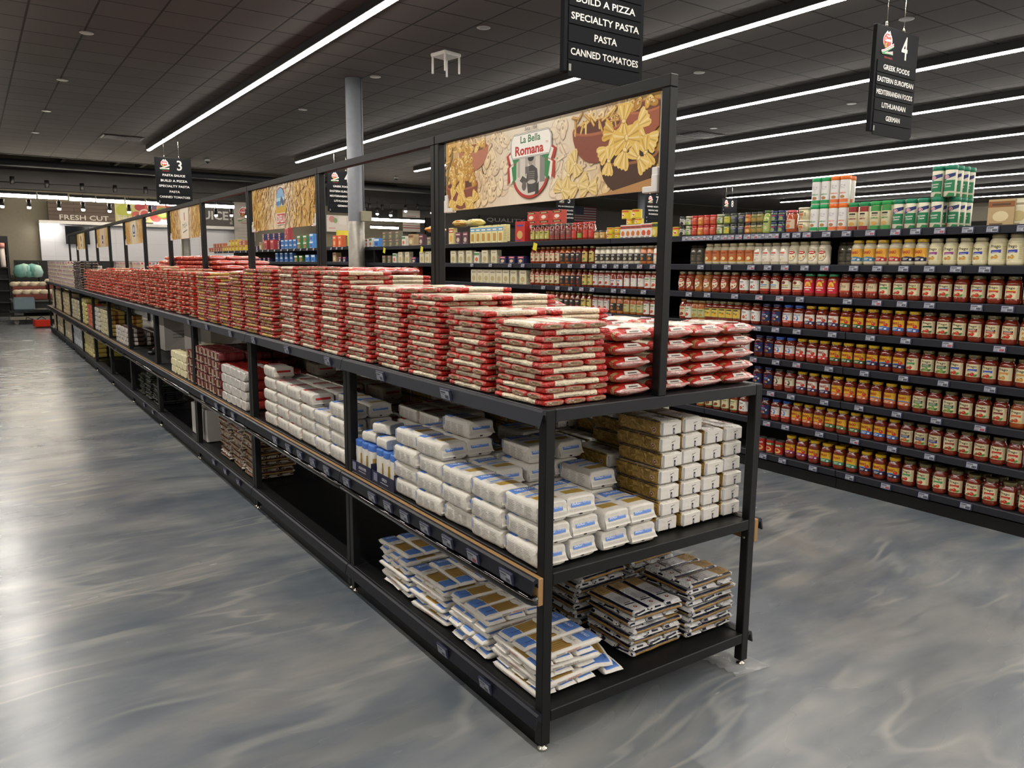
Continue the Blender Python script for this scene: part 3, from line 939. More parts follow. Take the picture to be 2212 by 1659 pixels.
def ptag(x, y, z, label, near=True, group=None, tilt=0.2):
    pr = TAGP[R.randrange(4)][0 if near else 1]
    spawn(pr, 'price_tag', (x, y, z), (0, -tilt, 0), label, 'price tag', group)
# island tags, found along the three rails
lst = [(963, 850), (822, 811), (708, 781), (620, 755), (548, 738), (498, 722), (447, 708), (408, 699)]
for i, (px, py) in enumerate(lst):
    q = at(px, py, 'x', -0.034)
    ptag(-0.028, q.y, ZT - 0.026, 'price tag on the top rail of the pasta island, %s from the near end' % ORD1[i], True, 'price tags on the island top rail')
lst = [(1093, 1232), (1021, 1191), (966, 1158), (917, 1131), (873, 1103), (837, 1082), (803, 1062), (748, 1033), (705, 1010), (675, 996), (647, 978), (622, 961), (594, 946), (503, 895), (483, 881), (467, 873), (437, 855)]
for i, (px, py) in enumerate(lst):
    q = at(px, py, 'x', -0.058)
    ptag(-0.05, q.y, 0.596, 'price tag on wooden middle edge of the pasta island, %s from the near end' % ORD1[i], i < 12, 'price tags on the island middle edge')
lst = [(1048, 1478), (956, 1393), (515, 1038), (487, 1012), (462, 992), (330, 880), (311, 861)]
for i, (px, py) in enumerate(lst):
    q = at(px, py, 'x', -0.034)
    ptag(-0.028, q.y, ZB - 0.026, 'price tag on the lowest rail of the pasta island, %s from the near end' % ORD1[i], i < 3, 'price tags on the island bottom rail')
# ================================================================ packaged pasta
def bag(L, Wd, Ht, sts, n, e, colfn, seed, wr=0.0015, fin=0.12, flat=0.35, capc=None, droop=0.0):
    """pack lying along x, origin under its middle; sts = list of (t, width scale, height scale)"""
    b = MB()
    for k, (t, sy, sz) in enumerate(sts):
        for i in range(n):
            a = 2 * PI * (i + 0.5) / n
            ca, sa = math.cos(a), math.sin(a)
            y = Wd / 2 * sy * math.copysign(abs(ca) ** e, ca)
            z = Ht / 2 * sz * math.copysign(abs(sa) ** e, sa)
            z = Ht / 2 + z - droop * Ht * (1 - sz) * 0.5
            q = Vector((t * L / 2 * 30, y * 40 + seed * 7.3, z * 40))
            nv = noise.noise_vector(q)
            b.v.append((t * L / 2 + nv.x * wr * .6, y + nv.y * wr, max(0.0006, z + nv.z * wr)))
    for k in range(len(sts) - 1):
        tm = (sts[k][0] + sts[k + 1][0]) / 2
        for i in range(n):
            j = (i + 1) % n
            a = 2 * PI * (i + 1) / n
            b.face((k * n + i, (k) * n + j, (k + 1) * n + j, (k + 1) * n + i)[::-1], colfn(tm, a % (2 * PI)), 0, True)
    b.face([i for i in range(n)], capc or colfn(-1, 0), 0, False)
    b.face([(len(sts) - 1) * n + i for i in range(n)][::-1], capc or colfn(1, 0), 0, False)
    return b
def top(a): return PI * .27 < a < PI * .73
def side(a): return a < PI * .27 or a > PI * 1.73 or PI * .73 < a < PI * 1.27
def ypos(a): return a < PI * .5 or a > PI * 1.5
FINE = [(-1, .8, .46), (-.985, .9, .72), (-.965, .95, .86), (-.93, .97, .93), (-.86, .99, .97), (-.66, 1, 1), (-.645, 1, 1), (-.3, 1, 1.0), (.05, 1, 1), (.3, 1, 1.0), (.645, 1, 1), (.66, 1, 1), (.86, .99, .97), (.93, .97, .93), (.965, .95, .86), (.985, .9, .72), (1, .8, .46)]
def spag_red(seed, cream='#ebddc0', red='#c02a22', clear='#a8806a', stripe=None):
    r = random.Random(seed)
    def cf(t, a):
        if abs(t) >= 1: return mixc(clear, '#d9c2b4', r.random() * .4)
        if abs(t) > .975: return mixc(clear, red, r.choice((.1, .5, .8)))
        if abs(t) > .9: return mixc('#d98a80', red, r.choice((.4, .8, 1, 1)))
        if abs(t) > .652: return red
        if stripe and top(a): return stripe
        return cream
    b = bag(.277, .0895, .0212, FINE, 12, .46, cf, seed, .0026)
    for sg in (-1, 1):
        for q_ in (Print().ell(0, .0101, .031, .0062, '#8f7352', 14).rect(-.02, .0075, .012, .0092, '#b89a74').rect(-.012, .0112, .022, .0126, '#7a5f42').ell(.018, .013, .006, .0012, '#e0d6c8', 8),):  # tan end window with streaks; the small pale ellipse is a painted highlight
            b.prt(q_, lambda u, v, d: (sg * (.1385 + d), u, v), eps=.0002)
    p = Print()
    p.poly([(-.02, -.012), (.01, -.02), (.03, -.004), (.012, .006), (.02, .016), (-.002, .02), (-.012, .004)], '#b98a3c')
    p.lines(.045, -.022, .08, .02, 4, '#3a3733', .45, .4, r)
    p.poly([(-.082, -.006), (-.05, -.012), (-.046, .0), (-.078, .008)], '#35322f').rect(-.075, .012, -.052, .018, '#2e7a49')
    b.prt(p, lambda u, v, d: (u, v, .0203 + d))
    for sg in (-1, 1):
        q = Print().lines(-.07, .006, .03, .0125, 2, '#8b8070', .5, .3, r)
        b.prt(q, lambda u, v, d: (u * sg, -sg * (.0435 + d), v), base=.0006)
    return b
def boxy(L, Wd, Ht, cf, seed, wr=.0025, fin=True, e=.36):
    sts = [(-1, .93, .84), (-.97, .985, .95), (-.9, 1, 1), (-.62, 1, 1), (-.6, 1, 1), (-.2, 1, 1), (.0, 1, 1.0), (.2, 1, 1), (.45, 1, 1), (.47, 1, 1), (.8, 1, 1), (.82, 1, 1), (.97, .985, .95), (1, .93, .84)]
    return bag(L, Wd, Ht, sts, 16, e, cf, seed, wr, capc=cf(-1.2, 0))
def delallo(seed, blue='#5f88d2', name='DELALLO', win='#a98a3e', txt='RIGATONI', white='#ded9d0', patch=None, blank=False):
    r = random.Random(seed)
    L, Wd, Ht = .198, .124, .0735
    def cf(t, a):
        if t < -.99: return white
        if top(a):
            if -.9 < t < -.6 : return mixc(white, blue, .0)
            if .45 < t < .99: return blue
            if -.6 < t < -.2 and PI * .42 < a < PI * .66: return win
        return white
    b = boxy(L, Wd, Ht, cf, seed, .003)
    tp = lambda u, v, d: (u, v, Ht + .0012 + d)
    p = Print()
    # lettering on the top reads from the near end: u runs along -y
    p.text(name, 0, .062, .075, .016, '#e9eef8', bold=.02)
    p.text(txt, .0, .03, .07, .010, '#b5452f' if seed % 2 else '#7c7a74', bold=.0)
    p.rect(-.045, .012, .03, .015, '#8f8c86').rect(-.045, .004, .01, .007, '#a5a29a')
    p.poly([(-.05, -.012), (.0, -.004), (.05, -.016), (.05, -.026), (.0, -.014), (-.05, -.022)], blue)
    b.prt(p, lambda u, v, d: (v + .005, -u, Ht + .0016 + d))
    for sg in (-1, 1):
        q = Print()
        for k in range(3):
            q.lines(-.075 + k * .05, .014, -.03 + k * .05, .056, 7, '#a9a7a6', .38, .3, r)
        q.rect(-.094, .03, -.086, .066, mixc(white, blue, .6))
        b.prt(q, lambda u, v, d: (u * (1 if sg < 0 else -1), sg * (Wd / 2 + d), v), base=.0012)
    # near end: folded crimped flap with a colour patch
    f = MB()
    x = -L / 2 - .001
    f.v += [(x + .012, -.056, Ht - .004), (x + .012, .056, Ht - .004), (x - .006, .059, .026), (x - .006, -.059, .026), (x - .012, .062, .018), (x - .012, -.062, .018), (x - .003, .059, .024), (x - .003, -.059, .024)]
    for q in ((0, 1, 2, 3), (3, 2, 4, 5), (5, 4, 6, 7), (0, 3, 7), (1, 6, 2)):
        f.face(q[::-1], white)
    pp = Print()
    for k in range(4):
        pp.rect(-.056, .023 + k * .003, .056, .0242 + k * .003, mixc(white, '#9a948a', .5))
    pc = patch or blue
    pp.rect(-.043, .039, .041, .0615, pc)
    if not blank:
        pp.text(name, -.020, .0502, .036, .0105, '#e6ecf7', bold=.02).rect(.0015, .044, .0022, .0565, '#e6ecf7').text(txt, .022, .0502, .030, .0062, '#dfe6f5', bold=.01)
    def em(u, v, d):
        k = (v - .026) / (Ht - .030)
        return (x - .006 + .018 * k - .0012 - d, -u, v)
    f.prt(pp, em)
    g = MB().merge(b).merge(f)
    lab = MB().box((x - .0035, -.005, .009), (x + .004, .005, .0135), '#2c2724')
    f.merge(lab); g.merge(lab)
    return (b.mesh('pasta_bag', 'paperbag'), [('folded_flap', f.mesh('folded_flap', 'paperbag'), (0, 0, 0), [])]), g
def goldbag(seed):
    r = random.Random(seed)
    L, Wd, Ht = .235, .108, .0605
    white = '#e3ded6'
    def cf(t, a):
        if abs(t) > .985: return white
        if side(a):
            if abs(t) < .98: return mixc('#b8924a', r.choice(('#7d6026', '#d8b866', '#a5813a')), r.random() * .6)
        if .2 < t < .9 and top(a): return '#b0a58f'
        return white
    b = boxy(L, Wd, Ht, cf, seed, .003, e=.32)
    for sg in (-1, 1):
        q = Print()
        for k in range(46):
            u, v, a = r.uniform(-.105, .1), r.uniform(.008, .052), r.uniform(0, 3)
            ca, sa = math.cos(a) * .012, math.sin(a) * .012
            w = .0028
            q.poly([(u - ca - sa * .2, v - sa * .6 - w), (u + ca - sa * .2, v + sa * .6 - w), (u + ca + sa * .2, v + sa * .6 + w), (u - ca + sa * .2, v - sa * .6 + w)], mixc('#d6b462', '#7a5a22', r.random() * .75), 1 + k % 5)
        q.rect(-.112, .055, .112, .058, '#1b1d33').rect(-.112, .002, .112, .004, '#1b1d33')
        q.ell(-.085 * (1 if sg < 0 else -1), .024, .011, .011, '#d9cbb0', 14).ell(-.085 * (1 if sg < 0 else -1), .024, .008, .008, '#8c2f2a', 12).ell(-.085 * (1 if sg < 0 else -1), .024, .004, .004, '#d9cbb0', 8)
        b.prt(q, lambda u, v, d: (u * (1 if sg < 0 else -1), sg * (Wd / 2 + d), v), base=.0013, eps=.00015)
    p = Print().poly([(-.085, -.006), (-.03, .004), (-.018, .012), (-.075, .004)], '#20223c').rect(-.07, -.012, -.03, -.008, '#20223c').ell(-.05, -.022, .007, .007, '#8c2f2a').rect(-.09, -.035, -.02, -.032, '#55586a')
    b.prt(p, lambda u, v, d: (u, v, Ht + .0016 + d))
    f = MB()
    x = -L / 2
    f.box((x - .007, -.049, .006), (x + .003, .049, Ht - .006), white, ch=.003)
    q = Print().rect(.004, .008, .0125, .030, '#1d1f40').poly([(.0, .036), (.02, .041), (.02, .0425), (.0, .0385)], '#1d1f40').rect(.0065, .013, .0095, .024, '#d7d3e0').rect(-.0495, .006, -.0475, Ht - .006, '#8fa6c4')
    f.prt(q, lambda u, v, d: (x - .0072 - d, -u, v))
    return (b.mesh('pasta_bag', 'film'), [('bag_end', f.mesh('bag_end', 'paperbag'), (0, 0, 0), [])]), MB().merge(b).merge(f)
FLATF = [(-1, .94, .06), (-.955, .95, .14), (-.93, .97, .75), (-.84, 1, 1), (-.56, 1, 1), (-.54, 1, 1), (-.2, 1, 1), (.1, 1, 1), (.38, 1, 1), (.4, 1, 1), (.84, 1, 1), (.93, .97, .75), (.955, .95, .14), (1, .94, .06)]
def spag_white(seed):
    r = random.Random(seed)
    white, blue, tan = '#dfdad2', '#5f86cc', '#a8874a'
    def cf(t, a):
        if top(a):
            if .4 < t < .93: return blue
            if -.93 < t < -.56: return blue
            if -.54 < t < .1 and PI * .3 < a < PI * .7: return tan
        return white
    b = bag(.292, .084, .0245, FLATF, 16, .5, cf, seed, .0026)
    p = Print()
    for k in range(9):
        p.rect(-.075, -.024 + k * .0055, .012, -.0225 + k * .0055, '#7f6228' if k % 2 else '#c09c54')
    p.poly([(.014, -.03), (.024, -.03), (.024, .03), (.014, .03), (.002, .012), (.002, -.012)], white).text('No.4', .036, .0, .03, .012, '#4a4845', rot=-PI / 2).rect(.028, -.026, .03, .026, '#9a968e')
    p.text('DELALLO', .095, 0, .045, .014, '#dfe6f4', bold=.02, rot=-PI / 2)
    p.rect(-.125, -.02, -.085, -.016, '#2c4f96')
    b.prt(p, lambda u, v, d: (u, v, .0253 + d))
    for sg in (-1, 1):
        q = Print().text('SPAGHETTI', .01, .0125, .062, .0085, '#b8563a' if seed % 2 else '#8b867e').rect(-.07, .009, -.03, .016, '#aaa59c')
        b.prt(q, lambda u, v, d: (u * (1 if sg < 0 else -1), sg * (.042 + d), v), base=.0008)
    for t in (-1, 1):
        q = Print().rect(-.006, .002, .006, .007, '#23201e')
        b.prt(q, lambda u, v, d: (t * (.137 + d), u, .006 + v * .6))
    return b
def spag_navy(seed, white='#d5d3d2', navy='#16172e', tan='#b08a4e', red='#8e1f1f'):
    r = random.Random(seed)
    def cf(t, a):
        if abs(t) > .93: return white if r.random() < .7 else navy
        if side(a): return (tan if (a < .25 or a > 6.0 or abs(a - PI) < .25) else navy) if abs(t) < .8 else (white if abs(t) > .88 else navy)
        if PI * .2 < a < PI * .8:
            if .38 < t < .9 and top(a): return mixc(tan, '#c9ab74', .4)
            return white
        if a > PI: return navy
        return white if abs(t) > .8 else navy
    b = bag(.28, .084, .0222, FLATF, 16, .5, cf, seed, .0036)
    p = Print().ell(-.095, 0, .008, .008, red, 14).ell(-.095, 0, .004, .004, '#e0c9b0', 8).poly([(-.072, -.028), (-.064, -.02), (-.06, .022), (-.068, .028)], '#1d1e38').rect(-.055, -.015, -.051, .018, '#1d1e38')
    p.lines(-.05, -.03, .01, .03, 8, '#8a8a90', .35, .3, r)
    for k in range(7):
        p.rect(.058, -.022 + k * .0065, .122, -.0207 + k * .0065, '#8c6a34')
    b.prt(p, lambda u, v, d: (u, v, .023 + d))
    return b
def rotini(seed, cream='#e4d9c4', red='#c43028', win='#b98f5e', logo=True):
    r = random.Random(seed)
    L, Wd, Ht = .30, .172, .0465
    sts = [(-1, .86, .08), (-.95, .93, .36), (-.88, .98, .7), (-.78, 1, .9), (-.6, 1, 1), (-.5, 1, 1), (-.48, 1, 1), (0, 1, 1.03), (.48, 1, 1), (.5, 1, 1), (.6, 1, 1), (.78, 1, .9), (.88, .98, .7), (.95, .93, .36), (1, .86, .08)]
    def cf(t, a):
        if abs(t) > .93: return mixc('#c98c86', '#e0c8c0', r.random())
        if abs(t) > .84: return red if a < PI else mixc(red, '#d8a8a0', .3)
        if abs(t) > .78: return win if not top(a) else red
        if abs(t) > .59 or (abs(t) > .49 and not top(a)): return red
        return cream
    b = bag(L, Wd, Ht, sts, 16, .7, cf, seed, .0055)
    if logo:
        p = Print().ell(-.088, 0, .026, .034, '#e9e2da', 16).text('Romana', -.09, 0, .05, .012, '#b42a26', bold=.02, rot=-PI / 2).lines(-.03, -.05, .03, .02, 3, '#3b3836', .3, .5, r).ell(.04, .03, .02, .012, '#b98a3c', 10, .5)
        b.prt(p, lambda u, v, d: (u, v, Ht * (1.02 if abs(u) < .06 else .985) + .0022 + d))
        q = Print().poly([(-.04, .031), (.04, .031), (.032, .042), (-.032, .042)], '#e9e2da').rect(-.022, .034, .022, .037, '#55504c')
        b.prt(q, lambda u, v, d: (-.1445 + (v - .0316) * 1.33 - d, -u, v + .0015))
    return b
def brick(seed, base, endc, stripe=None, L=.19, Wd=.112, Ht=.066, top_c=None, capbar=None):
    def cf(t, a):
        if abs(t) > .97: return endc
        if stripe and -.2 < t < .2: return stripe
        if top_c and top(a): return top_c
        if t < -.6: return endc
        return base
    b = boxy(L, Wd, Ht, cf, seed, .004, e=.45)
    if capbar:
        q = Print().rect(-Wd * .42, Ht * .1, Wd * .05, Ht * .9, capbar).rect(Wd * .12, Ht * .2, Wd * .4, Ht * .34, '#cfc4b8')
        b.prt(q, lambda u, v, d: (-L / 2 - .0035 - d, -u, v))
    return b

# ---------------------------------------------------------------- piles
LEFT = {}
def low(meshbuilder):
    return meshbuilder
class Kind:
    def __init__(self, name, cat, desc, group, variants, matn, L, Wd, Ht, cap=300, parts=None):
        self.name, self.cat, self.desc, self.group = name, cat, desc, group
        self.variants = variants            # MB list
        self.meshes = [v.mesh(name, matn) for v in variants] if not parts else None
        self.protos = parts
        self.matn, self.L, self.Wd, self.Ht = matn, L, Wd, Ht
        self.cap = cap
        self.items = []                     # (dist, loc, rotz, label, flip)
        self.hidden = []
    def add(self, x, y, z, rz, label, vis=True, tilt=0.0):
        (self.items if vis else self.hidden).append(((Vector((x, y, z)) - CAM).length, (x, y, z), rz, label, tilt))
    def flush(self):
        self.items.sort(key=lambda q: q[0])
        for i, (d, loc, rz, label, tilt) in enumerate(self.items[:self.cap]):
            k = R.randrange(len(self.variants))
            pr = self.protos[k] if self.protos else (self.meshes[k], [])
            spawn(pr, self.name, loc, (tilt, 0, rz), label, self.cat, self.group)
        rest = self.items[self.cap:] + self.hidden
        if rest:
            b = MB()
            for d, loc, rz, label, tilt in rest:
                mx = Matrix.Translation(loc) @ Matrix.Rotation(rz, 4, 'Z')
                b.merge(self.variants[R.randrange(len(self.variants))], mx)
            n = len(rest)
            put(self.name + '_mass', b.mesh(self.name + '_mass', self.matn), label='further ' + self.desc + 's stacked deeper and farther along', cat=self.cat, kind='stuff')
SIDEW = ['left', 'middle', 'right']
NFW = ['nearest', 'middle', 'farthest']
def cross_stack(K, x, y, z, n, phrase, first=False, topvis=2, s=.091, ln=.28, jit=.007, desc=None, startA=True, nfront=0, rj=.045):
    """layers of three packs, turned a quarter each layer"""
    for k in range(n):
        A = (k % 2 == 0) == startA
        zz = z + .001 + k * (K.Ht + .001)
        ox, oy = R.uniform(-jit, jit), R.uniform(-jit, jit)
        for j in range(3):
            rz = R.uniform(-rj, rj)
            vis = first or k >= n - topvis or k >= nfront
            if A:
                px, py, r0 = x + s * (j + .5) + .003, y + ln / 2, PI / 2
                v = vis or j == 0
                w = SIDEW[j]
            else:
                px, py, r0 = x + ln / 2, y + s * (j + .5) + .003, 0.0
                v = True
                w = NFW[j]
            K.add(px + ox, py + oy, zz, r0 + rz, '%s in %s, %s layer up, %s one' % (desc or K.desc, phrase, ORD[k], w), v)
def grid_pile(K, xs, ys, z, n, phrase, rz=PI / 2, vis=None, jit=.004, desc=None, rj=.03):
    """n(i, j) layers at column i (across) and row j (along)"""
    for i, x in enumerate(xs):
        for j, y in enumerate(ys):
            nn = n(i, j) if callable(n) else n
            for k in range(nn):
                v = vis(i, j, k, nn) if vis else True
                K.add(x + R.uniform(-jit, jit), y + R.uniform(-jit, jit), z + .001 + k * (K.Ht + .0012), rz + R.uniform(-rj, rj),
                      '%s %s, %s' % (desc or K.desc, phrase(i, j), (ORD[k] + ' in its column') if nn > 1 else 'single'), v)

# top shelf: red and cream spaghetti
KS = Kind('spaghetti_packet', 'pasta packet', 'red-ended cream spaghetti packet', 'red and cream spaghetti packets', [spag_red(i) for i in range(4)], 'film', .272, .087, .0196)
NL = [13, 14, 16, 17, 17, 20, 20, 21]
z0 = ZT
for k, n in enumerate(NL):
    ph = 'the corner stack' if k == 0 else '%s stack from corner' % ORD1[k]
    cross_stack(KS, .008, .04 + .325 * k, z0, n, ph, first=(k == 0), topvis=3, nfront=(NL[k - 1] if k else 0))
# inner columns seen only from above
for k, (y, n) in enumerate(((.36, 14), (.69, 16), (1.02, 17), (1.35, 17), (1.78, 19), (2.1, 18))):
    nn = n
    for q in range(nn):
        for j in range(2):
            zz = z0 + .001 + q * .0206
            KS.add(.30 + .136, y + .05 + j * .095, zz, R.uniform(-.03, .03), 'red-ended cream spaghetti packet in %s inner stack, %s layer up, %s one' % (ORD1[k], ORD[q], NFW[j * 2]), q >= nn - 1)
KS.flush()
KR = Kind('rotini_bag', 'pasta bag', 'wide red-ended cream pasta bag', 'wide red and cream pasta bags', [rotini(i + 20) for i in range(4)], 'film', .3, .172, .0465)
grid_pile(KR, (.40, .615, .79, .965), (.185,), z0, 5, lambda i, j: 'front row, %s column' % ['first', 'second', 'third', 'fourth'][i], vis=None)
grid_pile(KR, (.635, .82, .985), (.51, .84, 1.18), z0, lambda i, j: (5, 5, 6)[j] - (i == 2), lambda i, j: '%s row, %s column' % (('second', 'third', 'fourth')[j], ['second', 'third', 'fourth'][i]), vis=lambda i, j, k, n: k >= n - 1)
KR.flush()
# yellow striped packets further along
KY = Kind('linguine_packet', 'pasta packet', 'yellow and red pasta packet with blue top', 'yellow and red pasta packets', [spag_red(30 + i, '#c9a13c', '#bb2a22', '#a87a64', '#39408a' if i % 2 else '#d6b04a') for i in range(3)], 'film', .272, .087, .0196, cap=170)
for k in range(6):
    n = (20, 20, 19, 15, 17, 18)[k]
    cross_stack(KY, .01, 2.72 + .325 * k, z0, n, 'yellow stack %s from the near end' % ORD1[k], topvis=2, nfront=20, desc='yellow-red pasta packet')
KY.flush()
KO = Kind('penne_packet', 'pasta packet', 'small orange-red pasta packet', 'orange-red pasta packets', [spag_red(40 + i, '#d8b48c', '#cc3a2a', '#c98a66') for i in range(3)], 'film', .272, .087, .0196, cap=200)
for k in range(15):
    n = (18, 18, 19, 20, 18, 18, 17, 17, 17, 18, 17, 17, 16, 16, 16)[k]
    cross_stack(KO, .01, 4.78 + .5 * k, z0, n, 'orange stack %s along' % ORD1[k], topvis=1, nfront=99, desc='orange-red pasta packet', s=.155, ln=.3, jit=.012)
KO.flush()
# red bags on the far half of the top shelf
KB = Kind('farfalle_bag', 'pasta bag', 'glossy red bag', 'glossy red pasta bags behind the frame', [rotini(60 + i, '#cf3a28', '#d23324', '#c98f5a', False) for i in range(3)], 'film', .3, .172, .0465, cap=190)
for b in KB.variants: pass
grid_pile(KB, (.63, .82, .97), [2.95 + .325 * j for j in range(6)], z0, lambda i, j: (9, 9, 8, 7, 6, 6)[j], lambda i, j: 'in %s red row beyond frame, %s column' % (ORD1[j], SIDEW[i]), vis=lambda i, j, k, n: k >= n - 2 and (i < 2 or k == n - 1))
grid_pile(KB, (.63, .82, .97), [5.2 + .325 * j for j in range(15)], z0, lambda i, j: (7, 8, 9, 10, 11, 11, 11, 11, 11, 11, 11, 10, 9, 8, 7)[j], lambda i, j: 'in %s tall red row, %s column' % (ORD1[j], SIDEW[i]), vis=lambda i, j, k, n: k >= n - 3 and (i < 1 or k == n - 1))
KB.flush()
KK = Kind('black_packet', 'pasta packet', 'black pasta packet', 'black pasta packets', [spag_red(70, '#26262c', '#1c1c20', '#8d8f96'), spag_red(71, '#33343c', '#17171b', '#70747c')], 'film', .272, .087, .0196, cap=90)
for k in range(3):
    cross_stack(KK, .01, 12.6 + .36 * k, z0, 22, 'black stack %s along' % ORD1[k], topvis=1, nfront=99, ln=.3)
KK.flush()
# cartons stacked at the far end
def carton(seed, w=.30, d=.22, h=.075, a='#cfc2a8', c1='#d9d5d2', c2='#b7453f'):
    r = random.Random(seed)
    b = MB().box((-d / 2, -w / 2, 0), (d / 2, w / 2, h), a, ch=.002)
    for fn in (lambda u, v, e: (-d / 2 - e, -u, v), lambda u, v, e: (u * d / w, -w / 2 - e, v)):
        p = Print().rect(-w * .48, h * .45, w * .48, h * .97, c1)
        for k in range(4):
            p.rect(-w * .44 + k * w * .23, h * .52, -w * .44 + k * w * .23 + w * .13, h * .86, c2 if k % 2 == 0 else r.choice(['#3c5a9a', '#8e9aa8', c2]))
        p.rect(-w * .48, h * .4, w * .48, h * .45, c2)
        b.prt(p, fn)
    p = Print().rect(-w * .45, -d * .4, w * .45, d * .4, r.choice(['#3f7a5a', '#c9b04a', '#d5d0c8', '#5a86b4']))
    b.prt(p, lambda u, v, e: (v, u, h + e))
    return b
KC = Kind('pasta_carton', 'carton', 'cream and red carton', 'cartons at the far end of the island', [carton(i) for i in range(4)], 'card', .22, .3, .075, cap=220)
grid_pile(KC, (.13, .37), [13.85 + .312 * j for j in range(17)], z0, lambda i, j: 6 if j > 2 else 5, lambda i, j: 'in %s carton column, %s' % (ORD1[j], ('aisle side', 'inner side')[i]), rz=0, vis=lambda i, j, k, n: i == 0 or k == n - 1, rj=.01)
grid_pile(KC, (.68, .92), [10.6 + .312 * j for j in range(8)], z0, 6, lambda i, j: 'behind frame in %s carton column, %s' % (ORD1[j], ('inner side', 'outer side')[i]), rz=0, vis=lambda i, j, k, n: k == n - 1, rj=.01)
KC.flush()

# ---------------------------------------------------------------- middle shelf
zm = ZM
dd = [delallo(i, txt=('RIGATONI', 'PENNE RIGATE')[i % 2]) for i in range(4)]
KD = Kind('pasta_bag', 'pasta bag', 'blue-patched white bag', 'white and blue pasta bags', [d[1] for d in dd], 'paperbag', .198, .124, .0735, parts=[d[0] for d in dd])
CN = ['corner', 'second', 'third', 'fourth']
lay = [[3, 3, 3, 4, 4], [3, 2, 3, 5, 4], [2, 2, 4, 3, 3], [2, 3, 4, 4, 3]]
grid_pile(KD, (.072, .205, .345, .482), (.152, .366, .582, .80, 1.01), zm, lambda i, j: lay[i][j], lambda i, j: 'in %s column, %s row back' % (CN[i], ORD1[j]), vis=lambda i, j, k, n: j == 0 or i == 0 or k >= n - 2, jit=.008, rj=.055)
grid_pile(KD, (.075, .21, .345), (1.765, 1.985), zm, lambda i, j: (4, 4, 2)[i] - (j == 1 and i == 0), lambda i, j: 'past second post, %s pile, %s row' % (SIDEW[i], ORD1[j]), vis=lambda i, j, k, n: i == 0 or k >= n - 1)
KD.flush()
dr = [delallo(10 + i, blue='#b5322e', name='DELALLO', txt='RIGATONI', win='#dcd7cf', blank=True) for i in range(2)]
KW = Kind('pasta_bag', 'pasta bag', 'red-patched white bag', 'white and red pasta bags', [d[1] for d in dr], 'paperbag', .198, .124, .0735, parts=[d[0] for d in dr])
grid_pile(KW, (.075, .21, .345, .482), (2.20, 2.415, 2.63, 2.845), zm, lambda i, j: ((4, 4, 4, 5), (4, 4, 4, 4), (3, 4, 4, 5), (4, 4, 4, 4))[i][j], lambda i, j: 'in %s column, %s row' % (ORD1[i], ORD1[j]), vis=lambda i, j, k, n: i == 0 or k >= n - 1)
grid_pile(KW, (.345, .482), (1.30, 1.52), zm, lambda i, j: 4, lambda i, j: 'behind the trays, %s column, %s row' % (ORD1[i], ORD1[j]), vis=lambda i, j, k, n: k >= n - 2)
KW.flush()
gg = [goldbag(i) for i in range(3)]
KG = Kind('pasta_bag', 'pasta bag', 'gold-windowed white pasta bag', 'gold windowed pasta bags', [g[1] for g in gg], 'film', .235, .108, .0605, parts=[g[0] for g in gg])
grid_pile(KG, (.655, .772, .889, 1.006), (.205,), zm, lambda i, j: (7, 7, 6, 6)[i], lambda i, j: 'at front, %s column' % ORD1[i], jit=.006, rj=.03)
grid_pile(KG, (.655, .772, .889, 1.006), [.50 + .245 * j for j in range(9)], zm, lambda i, j: (4, 4, 6, 6, 5, 4, 6, 5, 6)[j] + (i > 0 and j == 0) * 2 + (i == 2), lambda i, j: 'in %s row back, %s column' % (ORD1[j + 1], ORD1[i]), vis=lambda i, j, k, n: i == 0 or (j == 0 and k >= n - 2), jit=.004)
KG.flush()
# two navy display trays with orzo bags
def tray(y0, y1, txt, label):
    b = MB()
    x0, x1, z, h = .004, .215, zm + .001, .078
    wl = .003
    b.box((x0, y0, z), (x1, y1, z + wl), '#1a1f3d')
    b.box((x0, y0, z + wl), (x0 + wl, y1, z + h * .72), '#1a1f3d').box((x1 - wl, y0, z + wl), (x1, y1, z + h * 1.4), '#1a1f3d')
    b.box((x0 + wl, y0, z + wl), (x1 - wl, y0 + wl, z + h), '#1a1f3d').box((x0 + wl, y1 - wl, z + wl), (x1 - wl, y1, z + h), '#1a1f3d')
    o = put('display_tray', b.mesh('display_tray', 'card'), label=label, cat='display tray', group='navy display trays')
    p = Print().text(txt, .02, z + .034, .085 if len(txt) > 5 else .05, .014, '#e3e3ea', bold=.01).rect(-.02, z + .016, .06, z + .018, '#e3e3ea')
    for k in range(5):
        p.rect(-.09 + k * .009, z + .012, -.084 + k * .009, z + .05, '#8d92b0')
    put('printed_front', MB().prt(p, lambda u, v, d: (x0 - d, (y0 + y1) / 2 - u, v)).mesh('printed_front', 'ink'), parent=o)
tray(1.345, 1.575, 'ACINI DI PEPE', 'navy display tray of small pasta beside the second post')
tray(1.105, 1.335, 'ORZO', 'navy display tray of orzo next to the white bags')
def orzo(seed):
    def cf(t, a):
        if t < -.6: return '#4673c4'
        if -.2 < t < .8 and side(a): return '#a98a3e'
        if .2 < t < .8 : return '#dedad2'
        return '#e2ddd4' if not top(a) else '#4673c4'
    b = boxy(.155, .066, .088, cf, seed, .003, e=.5)
    b.v = [(v[2] - .044, v[1], .0776 - v[0]) for v in b.v]
    return b
KZ = Kind('orzo_bag', 'pasta bag', 'small upright blue and white orzo bag', 'orzo bags in the trays', [orzo(90), orzo(91)], 'paperbag', .09, .066, .155)
for tr, (ya_, nm) in enumerate(((1.15, 'orzo tray'), (1.385, 'second-post tray'))):
    for j in range(3):
        for i in range(2):
            KZ.add(.062 + i * .095, ya_ + j * .07, zm + .005, R.uniform(-.06, .06), 'small blue and white bag standing in %s, %s of three, %s row' % (nm, NFW[j], ('front', 'back')[i]), True)
